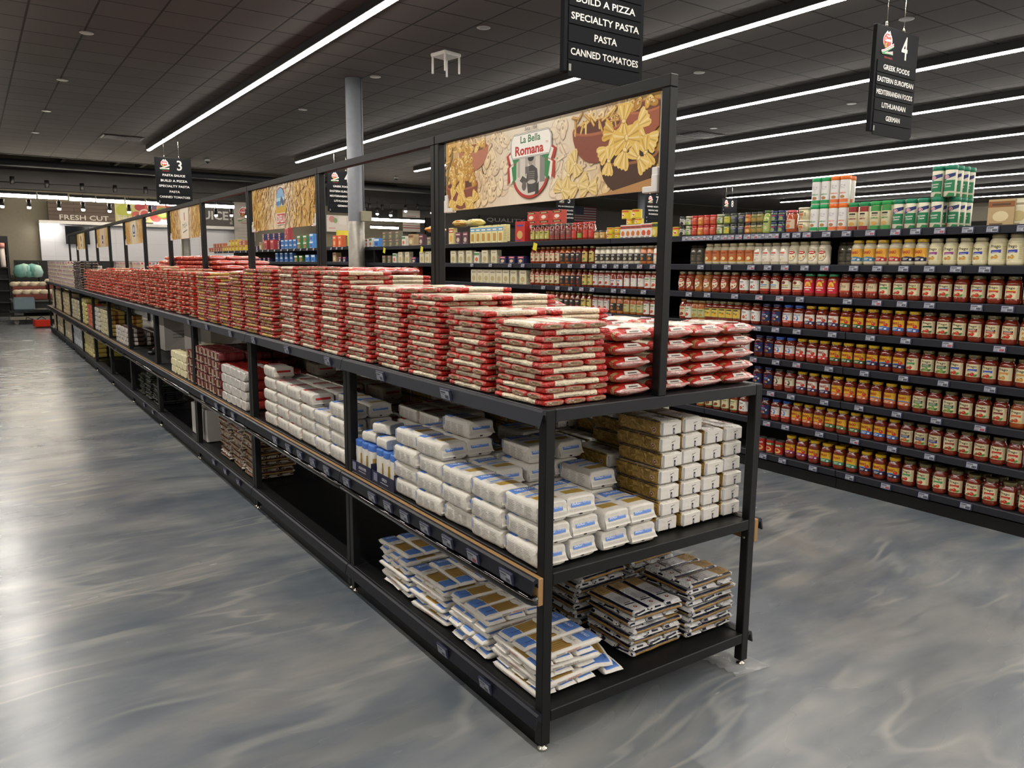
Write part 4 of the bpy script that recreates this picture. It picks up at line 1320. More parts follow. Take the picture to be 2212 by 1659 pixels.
KZ.flush()
KT = Kind('pasta_bag', 'pasta bag', 'small white bag lying on the tray bags', 'small white bags on the trays', [boxy(.11, .1, .05, lambda t, a: '#4673c4' if (t > .45 and top(a)) else ('#9aa5b4' if t < -.97 else '#ded9d0'), 95, .003)], 'paperbag', .11, .1, .05)
for k, (x, y, z, nm) in enumerate(((.075, 1.27, .164, 'left-hand'), (.08, 1.43, .164, 'middle'), (.1, 1.35, .217, 'topmost'))):
    KT.add(x, y, zm + z, PI / 2 + .2 * k, 'small white bag with blue patch lying over the trays, %s' % nm, True)
KT.flush()
KRW = Kind('pasta_bag', 'pasta bag', 'red pasta bag with white end', 'red bags with white ends', [brick(100 + i, '#b8332a', '#ddd8d2', None) for i in range(2)], 'film', .19, .112, .066)
grid_pile(KRW, (.105, .305, .505), [3.42 + .12 * j for j in range(5)], zm, lambda i, j: (4, 4, 4, 4, 4)[j] - (i > 1), lambda i, j: 'in %s pile, %s deep' % (ORD1[j], ORD1[i]), rz=0, vis=lambda i, j, k, n: i == 0 or k == n - 1)
KRW.flush()
KDR = Kind('pasta_bag', 'pasta bag', 'dark red pasta bag with tan end', 'dark red pasta bags', [brick(110 + i, '#7a2426', '#6d1f22', '#8a3a34', capbar='#b79a78') for i in range(2)], 'film', .19, .112, .066)
grid_pile(KDR, (.105, .305, .505), [4.06 + .12 * j for j in range(9)], zm, lambda i, j: (5, 5, 5, 5, 5, 5, 4, 4, 4)[j], lambda i, j: 'in %s pile, %s deep' % (ORD1[j], ORD1[i]), rz=0, vis=lambda i, j, k, n: i == 0 or k == n - 1)
KDR.flush()
KCR = Kind('pasta_bag', 'pasta bag', 'cream pasta bag', 'cream pasta bags', [brick(120 + i, '#ddd2a6', '#e3dab4', None) for i in range(2)], 'paperbag', .19, .112, .066)
grid_pile(KCR, (.105, .305), [5.2 + .125 * j for j in range(5)], zm, lambda i, j: 3 + (i == 1 and j == 2), lambda i, j: 'in %s pile, %s' % (ORD1[j], ('front', 'back')[i]), rz=0)
KCR.flush()
def big_box(x0, x1, y0, y1, z, h, label, lid=False):
    b = MB().box((x0, y0, z + .001), (x1, y1, z + h), '#cfcac5', ch=.004)
    if lid: b.box((x0 + .001, y0, z + h), (x1 - .02, (y0 + y1) / 2, z + h + .004), '#bdb6ad')
    p = Print().lines(-.12, z + h * .35, .1, z + h * .6, 3, '#8f8b88', .25, .3)
    o = put('storage_carton', b.mesh('storage_carton', 'card'), label=label, cat='carton', group='plain white cartons')
    put('printed_side', MB().prt(p, lambda u, v, d: (u + (x0 + x1) / 2, y0 - d, v)).mesh('printed_side', 'ink'), parent=o)
    return o
big_box(.30, .72, 7.55, 7.98, zm, .42, 'tall white carton on the middle shelf, farthest of the row', True)
big_box(.42, .95, 6.60, 7.1, zm, .40, 'white carton on the middle shelf, second of the row')
big_box(.42, .95, 5.95, 6.35, zm, .36, 'white carton on the middle shelf behind the cream bags')
big_box(.62, 1.0, 4.95, 5.6, zm, .44, 'white carton on the middle shelf behind the dark red bags')
big_box(.66, 1.0, 3.55, 4.3, zm, .40, 'white carton on the middle shelf behind the white-ended red bags')
sc = put('barcode_scanner', MB().box((-.05, -.03, .001), (.06, .03, .035), '#17181a', ch=.01).box((.05, -.03, .004), (.09, .03, .06), '#2a2326', ch=.01).mesh('barcode_scanner', 'plastic'), (.12, 7.3, zm), (0, 0, .9),
         label='dark handheld scanner lying on the empty middle shelf', cat='scanner')
put('red_window', MB().box((.06, -.02, .06), (.085, .02, .066), '#b2474a', ch=.002).mesh('red_window', 'plastic'), parent=sc)
def mini(name, desc, group, base, endc, z, y0, n, layers, xs=(.12, .34), Ht=.066, stripe=None, pitch=.125, matn='film'):
    K = Kind(name, 'pasta bag', desc, group, [brick(hash_ * 3 + len(desc), base, endc, stripe, Ht=Ht) for hash_ in (1, 2)], matn, .19, .112, Ht)
    grid_pile(K, xs, [y0 + pitch * j for j in range(n)], z, lambda i, j: layers if i == 0 else max(1, layers - 1), lambda i, j: 'in %s pile, %s' % (ORD1[j], ('front', 'back')[i]), rz=0, vis=lambda i, j, k, n_: i == 0 or k == n_ - 1)
    K.flush()
mini('chocolate_bag', 'brown and white pasta bag on middle shelf', 'brown and white bags', '#4a3026', '#cfc8c0', zm, 8.35, 7, 4, Ht=.05, stripe='#d9d3ca')
mini('egg_noodle_bag', 'yellow bag with orange middle on middle shelf', 'yellow and orange bags', '#d8b35a', '#d9cfa8', zm, 9.75, 7, 6, Ht=.055, stripe='#a8622e')
mini('white_noodle_bag', 'crumpled white bag on far middle shelf', 'far white bags', '#cdc8bc', '#d8d4c8', zm, 10.8, 5, 5)
mini('red_noodle_bag', 'narrow red bag on far middle shelf', 'far red bags', '#c24a38', '#cf6a52', zm, 11.6, 4, 5)
mini('yellow_noodle_bag', 'pale yellow bag on far middle shelf', 'far yellow bags', '#cfc05c', '#d8d08e', zm, 12.3, 6, 6)
mini('blue_noodle_bag', 'navy and cream bag on far middle shelf', 'far navy bags', '#3b3f6a', '#c9bfa0', zm, 13.3, 10, 5)
mini('tan_noodle_bag', 'tan bag on far middle shelf', 'far tan bags', '#b79e74', '#cdbb96', zm, 14.8, 30, 6)

# ---------------------------------------------------------------- bottom shelf
zb = ZB
KE = Kind('spaghetti_pack', 'pasta packet', 'flat white spaghetti pack with blue bands', 'flat white and blue spaghetti packs', [spag_white(i) for i in range(4)], 'paperbag', .292, .084, .0245)
for k, (n, oy, x) in enumerate(((6, .07, .035), (7, .395, .03), (7, .72, .03), (8, 1.04, .03))):
    cross_stack(KE, x, oy, zb, n, '%s stack from corner' % ORD1[k], first=(k == 0), topvis=3, s=.09, ln=.3, jit=.012, rj=.07, desc='flat blue-banded white pack', startA=(k % 2 == 0))
for k, (x, y, z, r) in enumerate(((.36, .15, 0, 1.45), (.355, .16, .0262, 1.2))):
    KE.add(x + .03, y + .05, zb + .001 + z, r, 'flat blue-banded white pack lying loose beside corner stack, %s' % ('lower', 'upper')[k], True)
KE.flush()
KN = Kind('linguine_pack', 'pasta packet', 'flat navy-edged white spaghetti pack', 'flat navy edged spaghetti packs', [spag_navy(i) for i in range(5)], 'film', .28, .084, .0222)
q = 0
for (x, y, n) in ((.50, .10, 8), (.785, .08, 10), (.49, .42, 9), (.775, .41, 10), (.49, .74, 8), (.775, .73, 9)):
    cross_stack(KN, x, y, zb, n, ('front left', 'front right', 'second left', 'second right', 'third left', 'third right')[q] + ' stack', first=(q < 2), topvis=2, s=.088, ln=.285, jit=.010, rj=.06, desc='navy-edged white pack', startA=(q % 2 == 1), nfront=99)
    q += 1
KN.flush()
KBR = Kind('fettuccine_pack', 'pasta packet', 'flat tan pack with dark red edge', 'flat tan and dark red packs', [spag_navy(50 + i, '#bfb6a6', '#5a2422', '#b08f55') for i in range(3)], 'film', .28, .084, .0222)
for k in range(3):
    cross_stack(KBR, .05, 3.34 + .33 * k, zb, 14, '%s tan stack under red bags' % ORD1[k], topvis=1, s=.09, ln=.3, jit=.012, rj=.05, desc='flat tan pack', first=(k == 0))
KBR.flush()
big_box(.06, .5, 4.72, 5.25, zb, .27, 'white carton on the bottom shelf beside the tan packs', True)
KGR = Kind('dried_pasta_pack', 'pasta packet', 'dark green glossy pack', 'dark green packs', [spag_navy(60 + i, '#3a423c', '#141a17', '#2c332e') for i in range(3)], 'film', .28, .084, .0222)
for k in range(3):
    cross_stack(KGR, .05, 6.75 + .4 * k, zb, (9, 12, 10)[k], '%s dark stack' % ORD1[k], topvis=2, s=.09, ln=.3, jit=.012, rj=.06, desc='dark green glossy pack', first=(k == 0))
KGR.flush()
mini('yellow_bag', 'large yellow pasta bag on bottom shelf', 'yellow bags on the bottom shelf', '#cdb85a', '#d6c886', zb, 11.7, 10, 5, Ht=.07)
mini('navy_bag', 'navy and white pasta bag on bottom shelf', 'navy bags on the bottom shelf', '#3a4468', '#c3c6cc', zb, 13.1, 11, 5)
mini('red_bag', 'red and white pasta bag on bottom shelf', 'red bags on the bottom shelf', '#b84a38', '#d0bfae', zb, 14.6, 5, 5)
mini('cream_bag', 'cream pasta bag on far bottom shelf', 'cream bags on the bottom shelf', '#c4ae80', '#cfc4a4', zb, 15.3, 26, 5)
# ================================================================ sauce shelving
XS, UL = 3.72, 1.28
SH = [0.140, 0.411, 0.658, 0.911, 1.166, 1.412, 1.648, 1.892]
DEP = 0.46
def unit_parts(levels, back_h, seamless=True):
    ps = []
    ps.append(('back_panel', MB().box((XS + DEP + .02, 0.002, .0), (XS + DEP + .06, UL - .002, back_h), '#ffffff').mesh('back_panel', 'blackpanel'), (0, 0, 0), []))
    ps.append(('kick_plate', MB().box((XS + .012, 0.002, .0005), (XS + DEP + .02, UL - .002, levels[0] - .06), '#ffffff').box((XS + .03, .002, levels[0] - .06), (XS + DEP + .02, UL - .002, levels[0] - .03)).mesh('kick_plate', 'blackpanel'), (0, 0, 0), []))
    for z in levels:
        sh = MB().box((XS + .004, .004, z - .03), (XS + DEP + .02, UL - .004, z), '#ffffff', ch=.002).mesh('shelf', 'shelfmetal')
        b = MB()
        sec = [(XS + .004, z + .002), (XS - .004, z + .003), (XS - .010, z - .002), (XS - .004, z - .046), (XS + .0, z - .048), (XS + .004, z - .03)]
        for y in (.004, UL - .004):
            b.v += [(sx, y, sz) for sx, sz in sec]
        n = len(sec)
        for i in range(n):
            b.face((i, (i + 1) % n, n + (i + 1) % n, n + i), '#ffffff')
        b.face(tuple(range(n))[::-1], '#ffffff'); b.face(tuple(range(n, 2 * n)), '#ffffff')
        ps.append(('shelf', sh, (0, 0, 0), [('price_rail', b.mesh('price_rail', 'rail'), (0, 0, 0))]))
    return ps
UP8 = unit_parts(SH, 1.95)
UW = ['just past the right edge of the jars', 'holding the cream sauce jars', 'third from the near end', 'behind the corner post', 'fifth from the near end', 'behind the pasta banner', 'with hanging white bags', 'beside the grey column']
for i in range(8):
    spawn((None, UP8), 'shelving_unit', (0, 5.16 - UL * 4 + UL * i - .0, 0), label='black sauce shelving unit, %s' % (UW[i] if i not in (2, 4) else UW[i]), cat='shelving', group='sauce shelving run')
UPF = unit_parts([.14, .66, 1.1, 1.4, 1.66, 1.91], 1.95)
for i in range(7):
    spawn((None, UPF), 'shelving_unit', (0, 9.98 + UL * i, 0), label='black shelving unit beyond the column, %s along' % ORD1[i], cat='shelving', group='shelving run beyond the column')
put('end_panel', MB().box((XS + .01, 9.42 - .08, 0.0005), (XS + DEP + .06, 9.42 - .05, 1.9), '#ffffff').mesh('end_panel', 'blackpanel'), label='black end panel of the sauce shelves beside the column', cat='panel')

# ---------------------------------------------------------------- jars
PROF = {
    'round': [(.034, 0), (.0425, .004), (.0455, .014), (.0455, .030), (.0445, .034), (.0445, .118), (.0455, .122), (.0445, .132), (.037, .146), (.034, .152), (.034, .158)],
    'tall': [(.032, 0), (.038, .004), (.0395, .012), (.0395, .118), (.036, .136), (.028, .152), (.0265, .165)],
    'mason': [(.036, 0), (.043, .004), (.044, .012), (.044, .130), (.040, .142), (.035, .148), (.035, .156)],
    'small': [(.026, 0), (.031, .003), (.033, .01), (.033, .062), (.031, .07), (.029, .074)],
    'big': [(.040, 0), (.050, .004), (.052, .014), (.052, .034), (.0505, .038), (.0505, .136), (.052, .14), (.050, .152), (.042, .166), (.039, .172), (.039, .178)],
}
LR = {'round': (.0365, .016), 'tall': (.0285, .015), 'mason': (.0375, .014), 'small': (.031, .012), 'big': (.0415, .017)}
def jar_proto(shape, sauce, lid, bg, draw, z0, z1, arc=1.15, name='sauce_jar', topc=None):
    prof = PROF[shape]
    h = prof[-1][1]
    cols = []
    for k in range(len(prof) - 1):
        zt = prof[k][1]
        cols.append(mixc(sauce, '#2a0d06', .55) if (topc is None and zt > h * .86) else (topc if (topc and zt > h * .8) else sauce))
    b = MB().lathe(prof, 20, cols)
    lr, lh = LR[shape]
    l = MB().lathe([(lr * .99, h - .004), (lr, h), (lr, h + lh * .75), (lr * .96, h + lh), (lr * .6, h + lh - .0005)], 22, c=lid)
    r0 = max(r for r, z in prof if z0 - .002 <= z <= z1 + .002) if any(z0 - .002 <= z <= z1 + .002 for r, z in prof) else prof[3][0]
    r0 = max(r0, prof[3][0]) + .0004
    p = Print()
    hw = r0 * arc
    if bg: p.rect(-hw, z0, hw, z1, bg, 14)
    draw(p, hw, z0, z1)
    def cy(u, v, d):
        a = u / r0
        return (-(r0 + d) * math.cos(a), -(r0 + d) * math.sin(a), v)
    lb = MB().prt(subdiv(p, r0 * .14), cy, eps=.00028)
    bm = b.mesh(name, 'glassjar')
    lm = l.mesh('lid', 'lidmetal'); bm2 = lb.mesh('label', 'ink')
    far = MB().merge(b).merge(l).merge(lb)
    return ((bm, [('lid', lm, (0, 0, 0), []), ('label', bm2, (0, 0, 0), [])]), (far.mesh(name, 'glassjar'), []), h + lh)
def subdiv(p, step):
    """split wide flat shapes so that they wrap around a round jar"""
    q = Print()
    for vs, fs, c, lay in p.sh:
        us = [v[0] for v in vs]
        if len(vs) == 4 and len(fs) == 1 and max(us) - min(us) > step:
            n = int((max(us) - min(us)) / step) + 1
            a, b_, d, e = [vs[i] for i in fs[0]]   # a-b bottom edge, e-d top edge
            out = []
            for i in range(n + 1):
                t = i / n
                out += [(a[0] + (b_[0] - a[0]) * t, a[1] + (b_[1] - a[1]) * t), (e[0] + (d[0] - e[0]) * t, e[1] + (d[1] - e[1]) * t)]
            q.sh.append((out, [(2 * i, 2 * i + 2, 2 * i + 3, 2 * i + 1) for i in range(n)], c, lay))
        elif 4 <= len(vs) <= 30 and max(us) - min(us) > step and (len(fs) == 1 or len(fs) == len(vs) - 2) and lay != 'text':
            # convex blob: cut into vertical strips
            n = int((max(us) - min(us)) / step) + 1
            u0, u1 = min(us), max(us)
            out = []
            for i in range(n + 1):
                u = u0 + (u1 - u0) * (i / n)
                u = min(max(u, u0 + 1e-6), u1 - 1e-6)
                cr = []
                for k in range(len(vs)):
                    a, b_ = vs[k], vs[(k + 1) % len(vs)]
                    if (a[0] - u) * (b_[0] - u) <= 0 and abs(a[0] - b_[0]) > 1e-9:
                        t = (u - a[0]) / (b_[0] - a[0])
                        cr.append(a[1] + (b_[1] - a[1]) * t)
                if not cr: cr = [0]
                out += [(u, min(cr)), (u, max(cr))]
            q.sh.append((out, [(2 * i, 2 * i + 2, 2 * i + 3, 2 * i + 1) for i in range(n)], c, lay))
        else:
            q.sh.append((vs, fs, c, lay))
    return q
SAUCE, DSAUCE, OSAUCE, WSAUCE = '#7a2814', '#551a0e', '#9a4a1c', '#d8cfb4'
def tomato(p, u, v, s, c='#c4301f'):
    p.ell(u, v, s, s * .85, c, 14).ell(u - s * .25, v + s * .3, s * .3, s * .2, mixc(c, '#ffffff', .35), 8)
    p.poly([(u - s * .5, v + s * .7), (u, v + s * .55), (u + s * .5, v + s * .75), (u + s * .1, v + s * .95)], '#3f7a34')
def d_prego(band, band2=None, art='#c4301f', blackband=False, veg=None):
    def f(p, w, a, b):
        h = b - a
        p.text('Prego', -.002, a + h * .80, .056, h * .25, '#26221f', bold=.02)
        if blackband: p.rect(-.027, a + h * .52, .030, a + h * .64, '#26221f').text('CHUNKY', .001, a + h * .58, .044, h * .07, '#efe8d4', bold=.02)
        p.poly([(-.028, a + h * (.36 if blackband else .42)), (.03, a + h * (.38 if blackband else .45)), (.03, a + h * (.52 if blackband else .64)), (-.028, a + h * (.52 if blackband else .60))], band)
        if band2: p.rect(-.028, a + h * .60, .03, a + h * .66, band2)
        p.rect(-.02, a + h * .46, .018, a + h * .49, '#efe8d4')
        tomato(p, .004, a + h * .2, .014, art); tomato(p, -.016, a + h * .17, .010, mixc(art, '#8a2010', .3))
        if veg: p.ell(.022, a + h * .14, .012, .007, veg, 10, .4).ell(-.026, a + h * .1, .008, .005, '#4c8a3c', 8)
        p.lines(w * .62, a + h * .1, w * .96, a + h * .9, 8, '#b9ae92', .35, .2)
    return f
def d_ragu(low_, mid=None, name='#a5231f', white=False, art='tomato'):
    def f(p, w, a, b):
        h = b - a
        p.poly([(-w, a), (w, a), (w, a + h * .28), (0, a + h * .38), (-w, a + h * .26)], low_)
        if mid: p.poly([(-w, a + h * .26), (0, a + h * .38), (w, a + h * .28), (w, a + h * .36), (0, a + h * .47), (-w, a + h * .34)], mid)
        if art == 'tomato': tomato(p, .026, a + h * .5, .015)
        elif art == 'cheese': p.poly([(.012, a + h * .2), (.04, a + h * .25), (.034, a + h * .55)], '#e8cf88')
        p.text('RAG\u00da', -.006, a + h * .74, .052, h * .28, name, bold=.04)
        p.rect(-.024, a + h * .2, .01, a + h * .25, '#e8e2d2').rect(-.024, a + h * .1, .004, a + h * .14, '#e8e2d2')
        p.rect(.018, a + h * .06, .032, a + h * .2, '#dfe0e8')
    return f
def d_rinaldi(face='#4a7cc4', low_='#c23a2a'):
    def f(p, w, a, b):
        h = b - a
        p.rect(-w, a, w, a + h * .22, low_, 10)
        p.text('RINALDI', 0, a + h * .83, .058, h * .16, '#3f5a9a' if face != '#2a2826' else '#3a3634', bold=.02)
        p.ell(.008, a + h * .48, .011, h * .24, face, 14).ell(.004, a + h * .52, .006, h * .12, '#e9e4da', 10).ell(-.018, a + h * .46, .009, .009, '#c4301f', 12)
        p.rect(-.02, a + h * .08, .02, a + h * .13, '#efe8de')
    return f
def d_barilla(p, w, a, b):
    h = b - a
    p.ell(-.006, a + h * .86, .012, .005, '#c4382e', 12).rect(-.02, a + h * .62, .016, a + h * .68, '#b9bdd4').rect(-.02, a + h * .5, .012, a + h * .54, '#8d93b8')
    p.ell(-.006, a + h * .25, .014, .011, '#a8483a', 12).ell(.006, a + h * .2, .008, .008, '#8aa04c', 10).ell(.024, a + h * .48, .009, .009, '#c9c6a8', 14)
def d_bertolli(c='#c23a2e', art='#b5442e', blue=None):
    def f(p, w, a, b):
        h = b - a
        p.ell(0, a + h * .5, .036, h * .5, '#3a2c20', 22).ell(0, a + h * .5, .034, h * .47, '#e4d9bc', 22)
        p.ell(0, a + h * .72, .030, h * .15, '#3a2420', 20).ell(0, a + h * .72, .028, h * .125, c, 20).rect(-.018, a + h * .69, .018, a + h * .75, '#efe4d8')
        p.ell(-.004, a + h * .25, .012, .008, art, 12).ell(.020, a + h * .38, .007, .007, blue or '#b5763a', 12)
    return f
def d_otamot(p, w, a, b):
    h = b - a
    p.poly([(-w, b - .001), (-w * .2, b + .008), (w, b - .012), (w, b - .02), (-w, b - .02)], '#e6e4df')
    p.rect(-.024, a + h * .78, .012, a + h * .86, '#5a5a5a').rect(-.02, a + h * .70, .004, a + h * .73, '#8a8a8a')
    p.ell(-.006, a + h * .34, .014, .014, '#b52c22', 16).ell(-.006, a + h * .34, .007, .007, '#d8705a', 12).ell(.016, a + h * .5, .006, .006, '#b52c22', 10).ell(.016, a + h * .22, .008, .005, '#8a9a7a', 10)
def d_marinara(c='#5c86b8'):
    def f(p, w, a, b):
        h = b - a
        p.poly([(-w, a), (w, a), (w, a + h * .8), (w * .5, b), (-w * .5, b), (-w, a + h * .8)], '#e2dcc4')
        p.ell(-.012, a + h * .78, .02, h * .14, '#7a2a24', 12).rect(-.03, a + h * .5, .03, a + h * .6, c)
        p.text('MARINARA', 0, a + h * .38, .06, h * .13, '#3a3a34', bold=.01).rect(-w, a, w, a + h * .2, '#b5402c', 10).ell(-.018, a + h * .14, .006, .006, '#3a3426', 10)
    return f
def d_sun(p, w, a, b):
    h = b - a
    p.ell(0, a + h * .55, .024, h * .34, '#e8c24a', 20).rect(-.026, a + h * .28, .026, a + h * .52, '#cf2340').ell(0, a + h * .56, .012, h * .16, '#e07a2e', 14)
    p.rect(-.03, a + h * .36, .028, a + h * .44, '#f0e2da').rect(-.02, a + h * .2, .018, a + h * .24, '#f0e2da').rect(.018, b - h * .2, .034, b - h * .02, '#e0a02e')
def d_kettle(p, w, a, b):
    h = b - a
    p.rect(-w, a, w, a + h * .2, '#b5402c', 10).text('KETTLE', .0, a + h * .62, .05, h * .2, '#35302c', bold=.02).rect(-.026, a + h * .82, -.004, a + h * .92, '#a83228').ell(-.02, a + h * .36, .008, .008, '#7a2a20', 10)
def d_pastel(c, art, dark='#35302c'):
    def f(p, w, a, b):
        h = b - a
        p.rect(-.024, a + h * .74, .022, a + h * .86, c).rect(-.022, a + h * .6, .016, a + h * .65, '#8a8478').ell(.002, a + h * .3, .018, .014, art, 14).ell(-.012, a + h * .2, .010, .008, mixc(art, '#2a1a0c', .35), 10)
        p.rect(-w, a, w, a + h * .06, dark, 8)
    return f
def d_yellowfield(p, w, a, b):
    h = b - a
    p.rect(-w * .95, a + .002, w * .95, b - .002, '#3c4a2a', 10).rect(-w * .88, a + .005, w * .88, b - .005, '#cfb65e', 10).rect(-.026, a + h * .76, .026, a + h * .88, '#2e3320')
    p.ell(0, a + h * .3, .022, .014, '#d8b030', 12).ell(-.01, a + h * .52, .016, .008, '#6a8a40', 12).ell(.014, a + h * .45, .01, .008, '#b5642e', 10)
JK = {}
def J(k, *a, **kw):
    JK[k] = jar_proto(*a, **kw)
CR = '#ddd0a8'
for k, band, b2, art, bb, veg in (('pg_green', '#3f8a4c', None, '#c4301f', False, '#e0d8b8'), ('pg_red', '#b82c22', None, '#c4301f', False, '#4c8a3c'), ('pg_navy', '#2c3f86', None, '#c8642e', True, '#4c8a3c'),
                                  ('pg_brown', '#8a3a2c', None, '#a8301f', False, '#4c8a3c'), ('pg_dkgreen', '#23482e', None, '#c4301f', False, '#3c6a34'), ('pg_chgreen', '#3f7a48', None, '#7a9a4c', True, '#3c6a34'),
                                  ('pg_dkred', '#7a2420', None, '#c4301f', False, '#4c8a3c'), ('pg_blue', '#3c56ae', None, '#c4301f', False, '#4c8a3c'), ('pg_tan', '#c98a3c', None, '#d09a4a', False, None), ('pg_chred', '#b8402c', None, '#c4301f', True, '#e0d8b8'),
                                  ('pg_lime', '#b82c22', '#8aa83c', '#c4301f', False, '#e0d8b8'), ('pg_sky', '#b82c22', '#5a86c8', '#c4301f', False, '#4c8a3c'), ('pg_yel', '#b82c22', '#d8c23c', '#c4301f', False, '#e0d8b8'), ('pg_orange', '#c8622e', None, '#c84a2e', False, '#d8b86a')):
    J(k, 'round', OSAUCE if k == 'pg_orange' else SAUCE, '#5d5434', CR, d_prego(band, b2, art, bb, veg), .036, .117)
YL = '#c9a31e'
for k, lo, mid, bg, art in (('rg_orange', '#c8622c', None, '#d8a82c', 'tomato'), ('rg_yelgreen', '#3f7a3c', '#c83a2a', '#d8a82c', 'cheese'), ('rg_yelblue', '#3f6ab0', None, '#d8a82c', 'tomato'), ('rg_teal', '#3a8a6a', None, '#d8a82c', 'cheese'),
                            ('rg_purple', '#8a2c5a', None, '#d8a82c', 'tomato'), ('rg_navy', '#20264e', '#5a86c8', '#d8a82c', 'tomato'), ('rg_white', '#37305a', None, '#dfd9cc', 'tomato'), ('rg_whitered', '#c83a34', None, '#dfd9cc', 'tomato'),
                            ('rg_green', '#2f5a34', None, '#d8a82c', 'tomato'), ('rg_blueor', '#c8703c', '#4a7ac0', '#d8a82c', 'cheese')):
    J(k, 'round', SAUCE, YL, bg, d_ragu(lo, mid, art=art), .036, .110)
J('rin_blue', 'round', SAUCE, '#2d56a8', '#ddd6cc', d_rinaldi(), .036, .114)
J('rin_old', 'round', SAUCE, '#2c2a28', '#d8cfb0', d_rinaldi('#2a2826', '#8a2c26'), .036, .114)
J('barilla', 'round', DSAUCE, '#1e2450', '#232a5c', d_barilla, .040, .116)
J('otamot', 'round', SAUCE, '#4f3a26', '#dedcd6', d_otamot, .03, .112, arc=1.3)
J('bert_red', 'round', '#8a3418', '#8d8460', None, d_bertolli(), .036, .116)
J('bert_or', 'round', '#a8642c', '#8d8460', None, d_bertolli(art='#8a5a2c'), .036, .116)
J('mari_blue', 'round', '#7a2418', '#3c2a20', None, d_marinara(), .03, .118)
J('mari_tan', 'round', '#7a2418', '#3c2a20', None, d_marinara('#b5a25c'), .03, .118)
J('sun', 'mason', '#8a3018', '#2f8a5c', '#c9243f', d_sun, .028, .124)
J('kettle', 'round', SAUCE, '#3a2a20', '#d3bf9c', d_kettle, .04, .108)
J('field', 'round', SAUCE, '#6f6a44', None, d_yellowfield, .034, .118)
J('cream1', 'tall', '#8a3418', '#8a6a3c', '#d8cba8', d_pastel('#b5442e', '#8a3a2a', '#a83a2c'), .022, .112)
J('creamg', 'tall', '#8a3418', '#8a6a3c', '#d5cda6', d_pastel('#7a8a4c', '#8a4a2a', '#4c7a3c'), .022, .112)
J('blacklab', 'tall', '#a8551e', '#7a6a3c', '#2b2a2a', d_pastel('#d8d4cc', '#8a5a3c', '#1a1a1a'), .022, .112)
J('blackred', 'tall', '#7a2a18', '#7a6a3c', '#2b2a2a', d_pastel('#d8d4cc', '#8a3a2c', '#1a1a1a'), .022, .112)
J('yelgreen', 'tall', '#7a2a18', '#8a8a5c', '#cfb86a', d_pastel('#2e3a24', '#6a8a34', '#2e3a24'), .018, .124)
J('whiteblack', 'mason', '#cfc8b4', '#a09a86', '#34332f', d_pastel('#d8d4cc', '#b9b29c', '#1e1e1c'), .03, .10)
J('orangeblack', 'mason', '#b8703c', '#a09a86', '#34332f', d_pastel('#d8d4cc', '#b9763c', '#1e1e1c'), .03, .10)
J('greywhite', 'mason', '#8a3420', '#a8a49a', '#cfcac2', d_pastel('#8a8680', '#b03a2c', '#b8b2a8'), .024, .12)
J('whiteblue', 'mason', '#8a2c18', '#c4bda8', '#ddd8d0', d_pastel('#4a5a9a', '#a8302a', '#3f4f9a'), .02, .088)
J('plainwhite', 'mason', '#8a3018', '#8a7a5c', '#ddd9d2', d_pastel('#bdb8ae', '#d8d4cc', '#c8c2b8'), .024, .102)
J('whitetom', 'mason', '#8a3018', '#a8a08a', '#dbd7cc', d_pastel('#6a9a5c', '#c4502e', '#dbd7cc'), .016, .116)
J('limejar', 'mason', '#a85c24', '#8a7a4c', '#b9b886', d_pastel('#6a7a3c', '#b5963c', '#8a9a5c'), .024, .10)
WL = '#a59c7c'
J('w_classico', 'round', WSAUCE, '#b9ad86', '#b5622e', d_pastel('#8a3a20', '#e0d29a', '#d8b24a'), .024, .116)
J('w_white', 'mason', '#dcd5c0', '#9a916e', '#e3ddd0', d_pastel('#c4463c', '#d8cfb8', '#c9b49a'), .02, .11)
J('w_bert', 'round', '#dcd4bc', '#9a916e', None, d_bertolli('#c23a2e', '#c9b070'), .03, .118)
J('w_dark', 'mason', '#8f8a78', '#55503c', '#6a6656', d_pastel('#3a3834', '#8a8472', '#3a3834'), .024, .11)  # greyed colours hold the shadow that set-back jars stand in
J('w_ragu_blue', 'round', WSAUCE, YL, '#d8a032', d_ragu('#3a7a9a', art='cheese'), .028, .114)
J('w_ragu_red', 'round', WSAUCE, YL, '#d8a032', d_ragu('#b03028', art='cheese'), .028, .114)
J('w_ragu_navy', 'round', WSAUCE, YL, '#d8a032', d_ragu('#1c1e3c', art='cheese'), .028, .114)
J('w_pg_purple', 'round', '#ddd4b0', WL, '#e0d8b0', d_prego('#8a3c86', None, '#cf9a4a'), .03, .122)
J('w_pg_blue', 'round', '#ddd4b0', WL, '#e0d8b0', d_prego('#3440a0', None, '#cf9a4a'), .03, .122)
J('w_pg_big', 'big', '#ddd4b0', WL, '#e0d8b0', d_prego('#3440a0', None, '#cf9a4a'), .034, .136)
